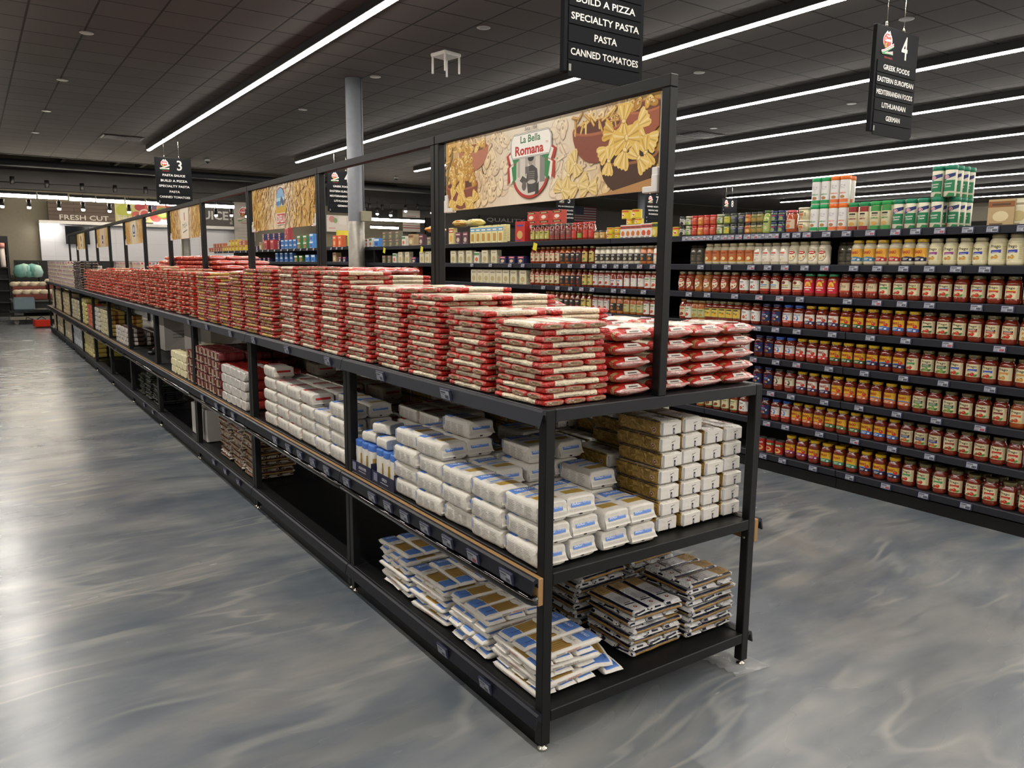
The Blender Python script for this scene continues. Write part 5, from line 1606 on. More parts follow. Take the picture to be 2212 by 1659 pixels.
for k, sc_, lid, bg, dr_ in (('s_red', '#a83a1c', '#b8302c', '#b5402c', d_pastel('#d8907c', '#c4502e', '#a83a2c')), ('s_orange', '#c8782c', '#b8302c', '#c8702c', d_pastel('#e0b080', '#d8a04c', '#b5602c')), ('s_green', '#5c6a34', '#b9b7a0', '#cdd0b4', d_pastel('#5a4a7a', '#7a9a4c', '#5c7a3c')),
                             ('s_yel', '#6a7a3c', '#2c2e2a', '#d0b83c', d_pastel('#5a8a4c', '#b5b84c', '#8a9a34')), ('s_dark', '#4a4a34', '#1e1f24', '#2a2e52', d_pastel('#a8a8b0', '#5a6a44', '#2a2e52')), ('s_olive', '#7a7440', '#23221e', '#8f8a48', d_pastel('#3a3a20', '#a8843c', '#5c5830')),
                             ('s_rust', '#a85c2c', '#23221e', '#c87a34', d_pastel('#4a2a18', '#d8b06a', '#8a4a20')), ('s_bwolive', '#3c3e2c', '#1c1c1c', '#d5d2c8', d_pastel('#1c1c1c', '#1c1c1c', '#3a3a34')), ('s_amber', '#a87a3c', '#2c2820', '#c8a86a', d_pastel('#8a6a34', '#d8c08a', '#7a5c2c'))):
    J(k, 'small', sc_, lid, bg, dr_, .012, .058)
J('pesto_lime', 'tall', '#97a850', '#3f5a2c', '#a3b266', d_pastel('#1f2a18', '#c0c890', '#a3b266'), .014, .11)
J('pesto_blue', 'small', '#3a5a34', '#22285c', '#2b305e', d_pastel('#c83a44', '#8aa05c', '#8f96b0'), .012, .058)
J('pink_lid', 'mason', '#a84a24', '#d0606c', '#d2b9a0', d_pastel('#b5622e', '#c8703c', '#a8a49a'), .03, .10)
J('tallred', 'tall', '#8a2e18', '#b8302c', '#c03a34', d_pastel('#c86a5c', '#d0503c', '#a83028'), .02, .10)
J('tallredg', 'tall', '#8a2e18', '#b8302c', '#7a9a3c', d_pastel('#c0d07c', '#8fb04c', '#c03a34'), .02, .07)
J('tallyel', 'tall', '#7a2a18', '#3a3428', '#b9b25c', d_pastel('#3a4a24', '#d0c88a', '#2c3420'), .02, .11)
J('tallglass', 'tall', '#6a2418', '#5c5648', '#7a4a44', d_pastel('#a88a84', '#b53028', '#8a5c50'), .02, .11)
# cans, canisters, tubs and boxes
def can_proto(r, h, body, rim, draw, z0=None, z1=None, name='food_can', matn='ink'):
    b = MB().lathe([(r * .97, 0), (r, .002), (r, .006), (r * .985, .008)], 22, c=rim).lathe([(r * .985, .008), (r * .985, h - .008)], 22, c=body, cap=False)
    e = MB().lathe([(r * .985, h - .008), (r, h - .006), (r, h - .001), (r * .95, h), (r * .93, h - .003), (0.0, h - .003)], 22, c=rim, cap=False)
    p = Print()
    draw(p, r * 1.2, .008, h - .008)
    rr = r * .985
    def cy(u, v, d):
        a = u / rr
        return (-(rr + d) * math.cos(a), -(rr + d) * math.sin(a), v)
    lb = MB().prt(subdiv(p, rr * .16), cy, base=.0002, eps=.00025)
    far = MB().merge(b).merge(e).merge(lb)
    return ((b.mesh(name, matn), [('can_lid', e.mesh('can_lid', 'lidmetal'), (0, 0, 0), []), ('label', lb.mesh('label', 'ink'), (0, 0, 0), [])]), (far.mesh(name, matn), []), h)
def d_hunts(green=False):
    def f(p, w, a, b):
        h = b - a
        p.rect(-w, a + h * .62, w, a + h * .8, '#3a7a3c' if green else '#8a1c18', 12).text('Hunt\'s', 0, a + h * .72, .05, h * .15, '#efe8dc', bold=.03, shear=.15).ell(0, a + h * .28, .03, h * .2, '#d8b070', 16).ell(0, a + h * .32, .018, h * .1, '#b5341f', 12)
    return f
def d_yc(p, w, a, b):
    h = b - a
    p.rect(-w, a + h * .78, w, b, '#c8502e', 12).ell(0, a + h * .4, .022, h * .24, '#efe6d0', 14).ell(.006, a + h * .36, .012, h * .14, '#c03a2a', 10).ell(-.01, a + h * .44, .006, h * .1, '#3a3428', 8)
JK['hunts_red'] = can_proto(.037, .115, '#a8261e', '#55504a', d_hunts())
JK['hunts_green'] = can_proto(.037, .115, '#a8261e', '#55504a', d_hunts(True))
JK['yellow_can'] = can_proto(.043, .055, '#d8c22c', '#c9b43a', d_yc)
JK['yellow_can2'] = can_proto(.05, .085, '#d8c22c', '#b8a83a', d_yc)
def canister(body, lid, draw, name='cheese_shaker', h=.165, r=.036, lh=.028):
    b = MB().lathe([(r * .96, 0), (r, .003), (r, h), (r * .97, h + .002)], 22, c=body)
    l = MB().lathe([(r * 1.0, h + .002), (r * 1.04, h + .004), (r * 1.04, h + lh), (r * .98, h + lh + .003), (r * .5, h + lh + .002)], 24, c=lid)
    p = Print(); draw(p, r * 1.25, .0, h)
    def cy(u, v, d):
        a = u / r
        return (-(r + d) * math.cos(a), -(r + d) * math.sin(a), v)
    lb = MB().prt(subdiv(p, r * .16), cy, base=.0002, eps=.00025)
    far = MB().merge(b).merge(l).merge(lb)
    return ((b.mesh(name, 'plastic'), [('lid', l.mesh('lid', 'plastic'), (0, 0, 0), []), ('label', lb.mesh('label', 'ink'), (0, 0, 0), [])]), (far.mesh(name, 'plastic'), []), h + lh + .003)
def d_go(c):
    def f(p, w, a, b):
        h = b - a
        p.rect(-w, a + h * .1, w, b - .002, '#dcdad8', 12).rect(-w, a + h * .06, w, a + h * .2, c, 12)
        p.text('PARMESAN', .0, a + h * .45, .052, h * .07, c, bold=.01).ring(-.008, a + h * .76, .012, h * .05, .003, '#9a96a0', 12, .5, 5.5).rect(.008, a + h * .72, .02, a + h * .8, '#c0bcc4').rect(-.02, a + h * .66, .016, a + h * .68, '#b0acb4').ell(.002, a + h * .29, .018, h * .07, '#a87a4a', 12)
    return f
def d_kraft(p, w, a, b):
    h = b - a
    p.rect(-w, a + h * .2, w, a + h * .62, '#1f7a50', 12).poly([(-w, a + h * .56), (w, a + h * .78), (w, a + h * .9), (0, a + h * .84), (-w, a + h * .8)], '#28346a')
    p.ell(-.008, a + h * .74, .017, h * .07, '#e6e2e4', 14).ell(-.008, a + h * .74, .015, h * .05, '#b83a4c', 14).rect(-.016, a + h * .725, .0, a + h * .755, '#e6e2e4')
    p.text('Parmesan', 0, a + h * .49, .05, h * .075, '#dfe6da', bold=.02, rot=.08).text('Cheese', .002, a + h * .39, .038, h * .075, '#dfe6da', bold=.02, rot=.08).poly([(.0, a), (w, a), (w, a + h * .12), (.012, a + h * .14)], '#2a7a48')
def d_4c(c):
    def f(p, w, a, b):
        h = b - a
        p.rect(-w, a, w, a + h * .18, c, 12).rect(-w, b - h * .22, w, b, c, 12).rect(-.022, a + h * .66, .022, a + h * .73, '#2c2a26').text('GRATED', 0, a + h * .6, .04, h * .05, '#2c2a26').text('PARMESAN', 0, a + h * .5, .05, h * .07, c, bold=.02).ell(.0, a + h * .28, .02, h * .08, '#c89a4c', 12)
    return f
JK['go_green'] = canister('#d9d6c8', '#1f9a5c', d_go('#2a9a5c'))
JK['go_orange'] = canister('#d9d6c8', '#e0702c', d_go('#dc7440'))
JK['kraft'] = canister('#d6d2bc', '#14785a', d_kraft)
JK['fc_red'] = canister('#d0c6a4', '#1f8a54', d_4c('#8f2c28'))
JK['fc_green'] = canister('#d0c6a4', '#2a9a4c', d_4c('#3f8f48'))
def d_tub(p, w, a, b):
    h = b - a
    p.rect(-.026, a + h * .72, .012, a + h * .82, '#3a3630').rect(-.024, a + h * .36, .008, a + h * .62, '#c8703c').rect(.014, a + h * .3, .03, a + h * .7, '#b9b08a').rect(-.02, a + h * .2, .0, a + h * .26, '#b5642e')
def tub():
    b = MB().lathe([(.043, 0), (.046, .003), (.052, .078)], 22, c='#d5c9a4')
    l = MB().lathe([(.052, .078), (.0555, .079), (.0555, .09), (.053, .092), (.03, .091)], 22, c='#ddd6c0')
    p = Print(); d_tub(p, .05, .006, .076)
    def cy(u, v, d):
        r = .0465 + .006 * v / .078; a = u / r
        return (-(r + d) * math.cos(a), -(r + d) * math.sin(a), v)
    lb = MB().prt(subdiv(p, .008), cy, base=.0004)
    return ((b.mesh('plastic_tub', 'plastic'), [('lid', l.mesh('lid', 'plastic'), (0, 0, 0), []), ('label', lb.mesh('label', 'ink'), (0, 0, 0), [])]), (MB().merge(b).merge(l).merge(lb).mesh('plastic_tub', 'plastic'), []), .092)
JK['tub'] = tub()
def box_proto(w, h, d, base, draw, name='food_box', sidec=None):
    b = MB().box((-d / 2, -w / 2, 0), (d / 2, w / 2, h), base, ch=.0015)
    p = Print(); draw(p, w / 2, 0, h)
    b.prt(p, lambda u, v, e: (-d / 2 - e, -u, v))
    q = Print().lines(-d * .35, h * .2, d * .35, h * .8, 6, mixc(base, '#4a4640', .45), .3, .3)
    b.prt(q, lambda u, v, e: (u, -w / 2 - e, v))
    return ((b.mesh(name, 'card'), []), (b.mesh(name, 'card'), []), h)
def d_box(c1, c2, c3, win=None):
    def f(p, w, a, b):
        h = b - a
        p.rect(-w, a + h * .7, w, a + h * .92, c1).rect(-w * .7, a + h * .76, w * .7, a + h * .84, c3).ell(0, a + h * .35, w * .6, h * .2, c2, 14)
        if win: p.rect(-w * .55, a + h * .12, w * .55, a + h * .58, win)
        p.rect(-w * .8, a + h * .05, w * .2, a + h * .09, c3)
    return f
for k, w, h, d, base, c1, c2, c3, win in (('b_egg', .115, .2, .06, '#ddd59a', '#5a9ac8', '#c89a4c', '#f0ead0', '#b98f48'), ('b_lasagna', .12, .21, .06, '#d9c98a', '#b5442e', '#d8a84c', '#f0e6d0', None), ('b_red', .19, .23, .07, '#b8261e', '#b8261e', '#c8a060', '#3a3c8a', None),
                                     ('b_pink', .075, .125, .05, '#d9d3cc', '#b5402c', '#c8702c', '#55504c', None), ('b_redrice', .085, .13, .05, '#d8d4ce', '#c03a34', '#c8502e', '#55504c', None), ('b_yelrice', .075, .135, .05, '#c9b03a', '#3f5a34', '#d8c88a', '#3a3426', None),
                                     ('b_olive', .11, .11, .07, '#6b6a58', '#8a4a4a', '#a89a6a', '#d0cdb8', None), ('b_white', .11, .14, .06, '#dedcd2', '#4a8a4c', '#c8703c', '#6a8a5c', None), ('b_purple', .12, .15, .06, '#5a3a44', '#8a4a54', '#c8b4a0', '#d8ccc4', None),
                                     ('b_navy', .12, .085, .08, '#272c5a', '#c83a34', '#d8b88a', '#d8d4e0', None), ('b_blue', .14, .09, .08, '#3a78b8', '#d8dce4', '#4a4a8a', '#e8e4dc', None), ('b_redb', .15, .1, .08, '#c0402e', '#2a2622', '#e0d8c8', '#d8b86a', None), ('b_greenb', .16, .12, .1, '#4a7a44', '#e0e0d8', '#c8623c', '#e8e4dc', None),
                                     ('b_skyblue', .17, .13, .1, '#4a8ad0', '#e4ecf4', '#2a5aa8', '#e8e4dc', None), ('b_yellow', .17, .13, .1, '#cfae3a', '#b5442e', '#e0c87a', '#7a2a20', None), ('b_brownred', .18, .1, .1, '#a85c40', '#c83a2a', '#d8b48a', '#e0d4c4', None), ('b_tan', .15, .16, .1, '#b59c72', '#8a5a34', '#d8c8a0', '#5a4030', None),
                                     ('b_crimson', .2, .2, .1, '#a83038', '#c85058', '#8a2028', '#e0c8c8', None), ('b_orange', .14, .2, .08, '#d8602c', '#e07a44', '#e8b48a', '#e8d4c4', None), ('b_bag', .13, .16, .07, '#d5cfae', '#e0dac4', '#b9a878', '#9a9070', None)):
    JK[k] = box_proto(w, h, d, base, d_box(c1, c2, c3, win))
DESC = {'pg_green': ('red sauce jar, cream label with green band', 1), 'pg_red': ('red sauce jar, cream label with red band', 1), 'pg_navy': ('red sauce jar, cream label with black and navy bands', 1), 'pg_brown': ('red sauce jar, cream label with brown band', 1),
        'pg_dkgreen': ('red sauce jar, cream label with dark green band', 1), 'pg_chgreen': ('red sauce jar, cream label with black and green bands', 1), 'pg_dkred': ('red sauce jar, cream label with maroon band', 1), 'pg_blue': ('red sauce jar, cream label with blue band', 1),
        'pg_tan': ('red sauce jar, cream label with tan band', 1), 'pg_chred': ('red sauce jar, cream label with black and red bands', 1), 'pg_lime': ('red sauce jar, cream label with lime and red bands', 1), 'pg_sky': ('red sauce jar, cream label with pale blue band', 1),
        'pg_yel': ('red sauce jar, cream label with yellow stripe', 1), 'pg_orange': ('orange sauce jar, cream label with orange band', 1),
        'rg_orange': ('yellow-lidded jar, yellow label with orange base', 1), 'rg_yelgreen': ('yellow-lidded jar, yellow label with green and red', 1), 'rg_yelblue': ('yellow-lidded jar, yellow label with blue base', 1), 'rg_teal': ('yellow-lidded jar, yellow label with teal base', 1),
        'rg_purple': ('yellow-lidded jar, yellow label with purple base', 1), 'rg_navy': ('yellow-lidded jar, yellow label with navy base', 1), 'rg_white': ('yellow-lidded jar, white label with violet base', 1), 'rg_whitered': ('yellow-lidded jar, white label with red base', 1),
        'rg_green': ('yellow-lidded jar, yellow label with dark green base', 1), 'rg_blueor': ('yellow-lidded jar, yellow label with orange and blue', 1),
        'rin_blue': ('blue-lidded sauce jar with white label', 1), 'rin_old': ('dark-lidded sauce jar with old-style portrait label', 1), 'barilla': ('dark sauce jar with navy label', 1), 'otamot': ('sauce jar with tall white tomato label', 1),
        'bert_red': ('red sauce jar with oval cream label', 1), 'bert_or': ('orange sauce jar with oval cream label', 1), 'mari_blue': ('sauce jar with arched cream and blue label', 1), 'mari_tan': ('sauce jar with arched cream and tan label', 1), 'sun': ('green-lidded jar with pink sun label', 1),
        'kettle': ('sauce jar with beige kettle label', 1), 'field': ('sauce jar with framed yellow field label', 1), 'cream1': ('slim sauce jar with cream and red label', 1), 'creamg': ('slim sauce jar with cream and green label', 1), 'blacklab': ('slim orange sauce jar with black label', 1),
        'blackred': ('slim red sauce jar with black label', 1), 'yelgreen': ('slim sauce jar with yellow-green label', 1), 'whiteblack': ('white sauce jar with black label', 1), 'orangeblack': ('orange cream sauce jar with black label', 1), 'greywhite': ('sauce jar with pale grey label', 1),
        'whiteblue': ('sauce jar with white label and blue foot', 1), 'plainwhite': ('sauce jar with plain white label', 1), 'whitetom': ('sauce jar, white label with orange tomato', 1), 'limejar': ('orange sauce jar with lime label', 1),
        'w_classico': ('white sauce jar with rust label', 1), 'w_white': ('white sauce jar with pale label', 1), 'w_bert': ('white sauce jar with oval label', 1), 'w_dark': ('grey jar set back, shade in its colour', 1), 'w_ragu_blue': ('yellow-lidded white sauce jar, blue-based label', 1),
        'w_ragu_red': ('yellow-lidded white sauce jar, red-based label', 1), 'w_ragu_navy': ('yellow-lidded white sauce jar, navy-based label', 1), 'w_pg_purple': ('white sauce jar, cream label with purple band', 1), 'w_pg_blue': ('white sauce jar, cream label with blue band', 1),
        'w_pg_big': ('large white sauce jar, cream label with blue band', 1), 's_red': ('small red jar with red lid', 1), 's_orange': ('small orange jar with red lid', 1), 's_green': ('small green jar with pale label', 1), 's_yel': ('small jar with yellow label', 1),
        's_dark': ('small dark jar with navy label', 1), 's_olive': ('small olive-coloured jar', 1), 's_rust': ('small rust-coloured jar', 1), 's_bwolive': ('small black and white olive jar', 1), 's_amber': ('small amber jar with dark lid', 1), 'pesto_lime': ('slim lime green pesto jar', 1),
        'pesto_blue': ('small blue-lidded pesto jar', 1), 'pink_lid': ('pink-lidded jar', 1), 'tallred': ('slim red jar with red lid', 1), 'tallredg': ('slim red jar with green label', 1), 'tallyel': ('slim jar with yellow label', 1), 'tallglass': ('slim jar with dusky red label', 1),
        'hunts_red': ('red can with dark red band', 2), 'hunts_green': ('red can with green band', 2), 'yellow_can': ('flat yellow can', 2), 'yellow_can2': ('large yellow can', 2), 'go_green': ('white shaker with green lid', 3), 'go_orange': ('white shaker with orange lid', 3), 'kraft': ('green and cream cheese shaker', 3),
        'fc_red': ('cheese shaker with red label and green lid', 3), 'fc_green': ('cheese shaker with green label', 3), 'tub': ('cream plastic tub', 4), 'b_egg': ('pale yellow noodle box', 5), 'b_lasagna': ('tan box with red band', 5), 'b_red': ('big red pasta box', 5), 'b_pink': ('small white and rust box', 5),
        'b_redrice': ('small white and red box', 5), 'b_yelrice': ('small yellow box', 5), 'b_olive': ('olive grey box', 5), 'b_white': ('white and green box', 5), 'b_purple': ('plum coloured box', 5), 'b_navy': ('navy box', 5), 'b_blue': ('blue and white box', 5), 'b_redb': ('red box with black band', 5),
        'b_greenb': ('green and white box', 5), 'b_skyblue': ('bright blue box', 5), 'b_yellow': ('yellow box with red band', 5), 'b_brownred': ('brown and red box', 5), 'b_tan': ('tan and brown box', 5), 'b_crimson': ('crimson box', 5), 'b_orange': ('bright orange box', 5), 'b_bag': ('cream bag-like pack', 5)}
CATS = {1: ('sauce_jar', 'jar'), 2: ('food_can', 'can'), 3: ('cheese_shaker', 'shaker'), 4: ('plastic_tub', 'tub'), 5: ('food_box', 'box')}
SHN = ['bottom shelf', 'second shelf', 'third shelf', 'fourth shelf', 'fifth shelf', 'sixth shelf', 'seventh shelf', 'top shelf']
CNT = {}
WD = {1: .0, 2: .0}
def wid(k):
    me = JK[k][0][0]
    ys = [v.co.y for v in me.vertices]
    return max(ys) - min(ys)
def place(k, y, z, shelf, x=None, near=True, extra='', dz=0.0):
    d, ct = DESC[k]
    nm, cat = CATS[ct]
    pr, far, h = JK[k]
    w = wid(k)
    if x is None: x = XS + .022 + max(abs(v.co.x) for v in pr[0].vertices)
    key = (k, shelf, extra)
    CNT.setdefault(key, []).append(None)
    o = spawn(pr if near else far, nm, (x + R.uniform(0, .004), y, z + .0005 + dz), (0, 0, R.uniform(-.16, .16) if ct in (1, 2, 3) else R.uniform(-.02, .02)), None, cat, '%s %ss' % (shelf, cat))
    PLACED.append((o, d, shelf, extra, y))
    return h
PLACED = []
SCALE_OF = {}
def row(k, y0, y1, n, shelf, **kw):
    """n items of one kind, spread from y0 (left in the photo) to y1 (right)"""
    st = (y1 - y0) / n
    for i in range(n):
        place(k, y0 + st * (i + .5), kw.get('z', SHZ(shelf)), SHN[shelf], near=kw.get('near', True), extra=kw.get('extra', ''), dz=kw.get('dz', 0), x=kw.get('x'))
def SHZ(s): return SH[s]
def seq(shelf, y0, y1, items, **kw):
    tot = sum(n * (wid(k) + .004) for k, n in items)
    f = (y0 - y1) / tot
    y = y0
    for k, n in items:
        w = n * (wid(k) + .004) * f
        row(k, y, y - w, n, shelf, **kw)
        y -= w
YA, YB = 2.16, .02
seq(0, YA, YB, [('hunts_red', 2), ('hunts_green', 2), ('rg_purple', 3), ('rg_teal', 3), ('rg_navy', 3), ('pg_green', 3), ('pg_red', 5), ])
seq(1, YA, YB, [('barilla', 2), ('rin_blue', 2), ('rg_orange', 3), ('rg_yelgreen', 3), ('rg_yelblue', 3), ('pg_navy', 3), ('pg_brown', 3), ('pg_red', 3)])
seq(2, YA, YB, [('barilla', 2), ('rin_old', 2), ('rg_white', 3), ('rg_orange', 3), ('rg_blueor', 3), ('pg_chgreen', 3), ('pg_dkred', 3), ('pg_orange', 2)])
seq(3, YA, YB, [('barilla', 2), ('rin_blue', 2), ('rg_whitered', 3), ('rg_green', 3), ('rg_navy', 3), ('pg_green', 1), ('pg_chgreen', 2), ('pg_blue', 3), ('pg_tan', 3)])
yo = ya(1600, XS + .05, 680)
seq(4, 2.98, yo, [('cream1', 1), ('whitetom', 1), ('limejar', 2), ('field', 5)])
seq(4, yo, YB, [('otamot', 2), ('barilla', 2), ('rin_blue', 2), ('rg_white', 3), ('rg_green', 3), ('rg_yelblue', 3), ('pg_dkgreen', 3), ('pg_chred', 3), ('pg_tan', 2)])
seq(5, 3.02, ya(1597, XS + .05, 600), [('bert_red', 2), ('bert_or', 2), ('bert_red', 3)])
seq(5, ya(1597, XS + .05, 600), YB, [('otamot', 2), ('mari_blue', 2), ('mari_tan', 2), ('sun', 3), ('kettle', 3), ('pg_green', 2), ('pg_lime', 2), ('pg_sky', 3), ('pg_yel', 2), ('pg_orange', 2)])
seq(6, 3.0, 2.86, [('w_dark', 2)], x=XS + .2)
seq(6, ya(1523, XS + .05, 550), ya(1790, XS + .05, 550), [('w_classico', 6), ('w_white', 4), ('w_bert', 4)])
seq(6, ya(1790, XS + .05, 550), ya(1838, XS + .05, 550), [('w_dark', 3)], x=XS + .2)
seq(6, ya(1838, XS + .05, 550), YB, [('w_ragu_blue', 2), ('w_ragu_red', 2), ('w_ragu_navy', 2), ('w_pg_purple', 2), ('w_pg_blue', 2), ('w_pg_big', 4)])
# second row of jars visible behind the lowest shelf and elsewhere
seq(0, 1.72, YB, [('rg_purple', 3), ('rg_teal', 3), ('rg_navy', 3), ('pg_green', 3), ('pg_red', 5)], x=XS + .17, extra='back row', near=False)
# top shelf
T8 = 7
def yy(px): return ya(px, XS + .06, 500)
ht = JK['s_red'][2]
for lv in (0, 1):
    e = ('lower', 'upper')[lv]
    seq(T8, yy(1470), yy(1496), [('s_bwolive', 1), ('s_green', 1)], dz=lv * ht, extra=e)
    seq(T8, yy(1496), yy(1549), [('s_red', 1), ('s_orange', 1), ('s_red', 2)], dz=lv * ht, extra=e)
    seq(T8, yy(1549), yy(1612), [('s_green', 1), ('s_yel', 1), ('s_dark', 2)], dz=lv * ht, extra=e)
    seq(T8, yy(1612), yy(1650), [('s_rust', 1), ('s_olive', 2)], dz=lv * ht, extra=e)
    seq(T8, yy(1722), yy(1750), [('tub', 1)], dz=lv * JK['tub'][2], extra=e)
    seq(T8, yy(1750), yy(1830), [('go_green', 2), ('go_orange', 2)], dz=lv * JK['go_green'][2], extra=e)
seq(T8, yy(1649), yy(1667), [('pesto_lime', 1)])
seq(T8, yy(1667), yy(1697), [('pesto_blue', 2)], extra='lower')
seq(T8, yy(1667), yy(1697), [('pesto_blue', 2)], extra='upper', dz=JK['pesto_blue'][2])
seq(T8, yy(1697), yy(1721), [('pink_lid', 1)])
seq(T8, yy(1455), yy(1470), [('yellow_can2', 1)])
seq(T8, yy(1830), yy(1878), [('fc_red', 2)])
seq(T8, yy(1878), yy(1926), [('fc_green', 2)])
seq(T8, yy(1926), yy(2034), [('kraft', 4)], extra='lower front')
for c_ in range(2):
    for r_ in range(4):
        yk = yy(2008) - .026 - c_ * .08
        place('kraft', yk, SH[7], SHN[7], extra='upper %s column, %s back' % (('left', 'right')[c_], ('front', 'second', 'third', 'fourth')[r_]), dz=JK['kraft'][2], x=XS + .062 + r_ * .078)
        if r_: place('kraft', yk, SH[7], SHN[7], extra='lower %s column, %s back' % (('left', 'right')[c_], ('front', 'second', 'third', 'fourth')[r_]), x=XS + .062 + r_ * .078)
place('go_orange', yy(1815), SH[7], SHN[7], extra='lower behind', x=XS + .145)
place('go_orange', yy(1815), SH[7], SHN[7], extra='upper behind', dz=JK['go_green'][2], x=XS + .145)
for i in range(4):
    place('go_orange', yy(1935) - i * .09, SH[7], SHN[7], extra='behind green shakers', x=XS + .16, near=False)
seq(T8, yy(2140), yy(2212), [('b_tan', 1), ('b_bag', 1)], x=XS + .1)
# middle section seen under the banner
def yz(px): return ya(px, XS + .06, 560)
seq(7, yz(1148), yz(1188), [('tallyel', 4)])
seq(7, yz(1188), yz(1236), [('tallglass', 4)])
seq(7, yz(1236), yz(1284), [('tallred', 1), ('tallredg', 1), ('tallred', 2)])
seq(7, yz(1284), yz(1309), [('s_amber', 2)])
for lv in range(2):
    seq(7, yz(1309), yz(1344), [('yellow_can', 2)], dz=lv * .0552, extra=('lower', 'upper')[lv])
seq(7, yz(1344), yz(1388), [('b_pink', 4)])
seq(7, yz(1388), yz(1411), [('b_redrice', 2)])
seq(7, yz(1411), yz(1432), [('b_yelrice', 2)])
seq(7, yz(1335), yz(1370), [('yellow_can', 2)], dz=.136, x=XS + .16, extra='raised behind')
seq(7, yz(1324), yz(1368), [('yellow_can2', 2)], dz=.192, x=XS + .16, extra='raised behind')
seq(7, yz(1335), yz(1370), [('b_redrice', 3)], x=XS + .17, extra='under the cans behind', near=False)
for i, (a, b_) in enumerate(((1148, 1198), (1198, 1230))):
    pass
seq(6, yz(1148), yz(1212), [('cream1', 6)])
seq(6, yz(1212), yz(1258), [('blacklab', 2), ('blackred', 2)])
seq(6, yz(1258), yz(1287), [('yelgreen', 2)])
seq(6, yz(1287), yz(1386), [('whiteblack', 8)])
seq(6, yz(1386), yz(1428), [('orangeblack', 2), ('w_white', 1)])
seq(5, yz(1148), yz(1212), [('cream1', 3), ('creamg', 3)])
seq(5, yz(1212), yz(1260), [('blacklab', 2), ('blackred', 2)])
seq(5, yz(1260), yz(1284), [('yelgreen', 2)])
seq(5, yz(1284), yz(1322), [('greywhite', 3)])
seq(5, yz(1322), yz(1350), [('whiteblue', 2)])
seq(5, yz(1350), yz(1396), [('plainwhite', 3)])
seq(5, yz(1396), yz(1425), [('whitetom', 2)])
seq(4, yz(1180), yz(1212), [('creamg', 3)])
seq(4, yz(1212), yz(1258), [('blacklab', 2), ('blackred', 2)])
seq(4, yz(1258), yz(1284), [('yelgreen', 2)])
seq(4, yz(1284), yz(1322), [('greywhite', 3)])
seq(4, yz(1322), yz(1352), [('orangeblack', 2)])
seq(4, yz(1352), yz(1425), [('limejar', 3), ('whitetom', 2)])
seq(1, 2.75, 2.18, [('limejar', 1), ('creamg', 4), ('otamot', 1)])
seq(2, yz(1455), yz(1632), [('limejar', 3), ('creamg', 3)], near=False)
seq(3, yz(1455), yz(1545), [('limejar', 4)], near=False)
seq(3, yz(1545), yz(1632), [('creamg', 4), ('otamot', 1)])
# left section: boxes and bags up to the column
seq(7, yz(1110), yz(1146), [('b_red', 1)])
for lv in range(2):
    seq(7, yz(1118), yz(1200), [('b_redb', 3)], x=XS + .2, dz=.14 + lv * .1, extra=('lower', 'upper')[lv] + ' raised')
    seq(7, yz(1118), yz(1200), [('b_crimson', 2)], x=XS + .22, extra='bottom tier', near=False) if lv == 0 else None
seq(7, yz(1020), yz(1092), [('b_egg', 6)])
seq(7, yz(1020), yz(1085), [('b_egg', 4)], x=XS + .16, dz=.02, extra='back row', near=False)
seq(7, yz(972), yz(1018), [('b_lasagna', 1), ('b_purple', 2)])
seq(7, yz(905), yz(940), [('b_purple', 1), ('b_olive', 1)])
seq(7, yz(870), yz(902), [('b_white', 1), ('b_tan', 1)])
for lv in range(2):
    seq(7, yz(828), yz(870), [('b_olive', 3)], dz=lv * .111, extra=('lower', 'upper')[lv])
seq(7, yz(785), yz(826), [('b_redrice', 2), ('b_white', 1), ('b_skyblue', 1)])
for lv in range(1):
    seq(6, yz(828), yz(905), [('b_olive', 2), ('b_white', 1), ('b_bag', 2), ('b_navy', 1)], extra='lower')
seq(6, yz(910), yz(945), [('b_bag', 3)])
seq(6, yz(975), yz(1140), [('b_bag', 3), ('b_white', 1), ('b_bag', 2), ('b_navy', 3)], near=False)
for lv in range(2):
    seq(5, yz(828), yz(855), [('b_navy', 2)], dz=lv * .086, extra=('lower', 'upper')[lv])
    seq(5, yz(855), yz(872), [('b_blue', 1)], dz=lv * .091, extra=('lower', 'upper')[lv])
    seq(5, yz(872), yz(912), [('b_redb', 2)], dz=lv * .101, extra=('lower', 'upper')[lv])
seq(5, yz(1022), yz(1105), [('b_bag', 6)])
seq(5, yz(1105), yz(1145), [('b_bag', 2)], extra='crumpled pair')
# beyond the column
SHF = [1.66, 1.91]
def far_row(shelf, px0, px1, items, dz=0.0, extra='', x=None):
    z = (1.4, 1.66, 1.91)[shelf]
    a, b_ = ya(px0, XS + .1, 540), ya(px1, XS + .1, 540)
    tot = sum(n * (wid(k) + .006) for k, n in items)
    f = (a - b_) / tot
    y = a
    for k, n in items:
        w = n * (wid(k) + .006) * f
        for i in range(n):
            place(k, y - w / n * (i + .5), z, ('third', 'second', 'top')[shelf] + ' shelf beyond the column', near=False, extra=extra, dz=dz, x=x or XS + .08)
        y -= w
far_row(2, 456, 486, [('b_brownred', 6)]); far_row(2, 466, 490, [('b_brownred', 4)], .101, 'upper')
far_row(2, 486, 506, [('b_yellow', 4)]); far_row(2, 506, 538, [('b_yellow', 4)]); far_row(2, 500, 538, [('b_yellow', 3), ('b_brownred', 2)], .131, 'upper')
far_row(2, 550, 574, [('b_navy', 2), ('b_tan', 1)]); far_row(2, 574, 602, [('b_crimson', 2)])
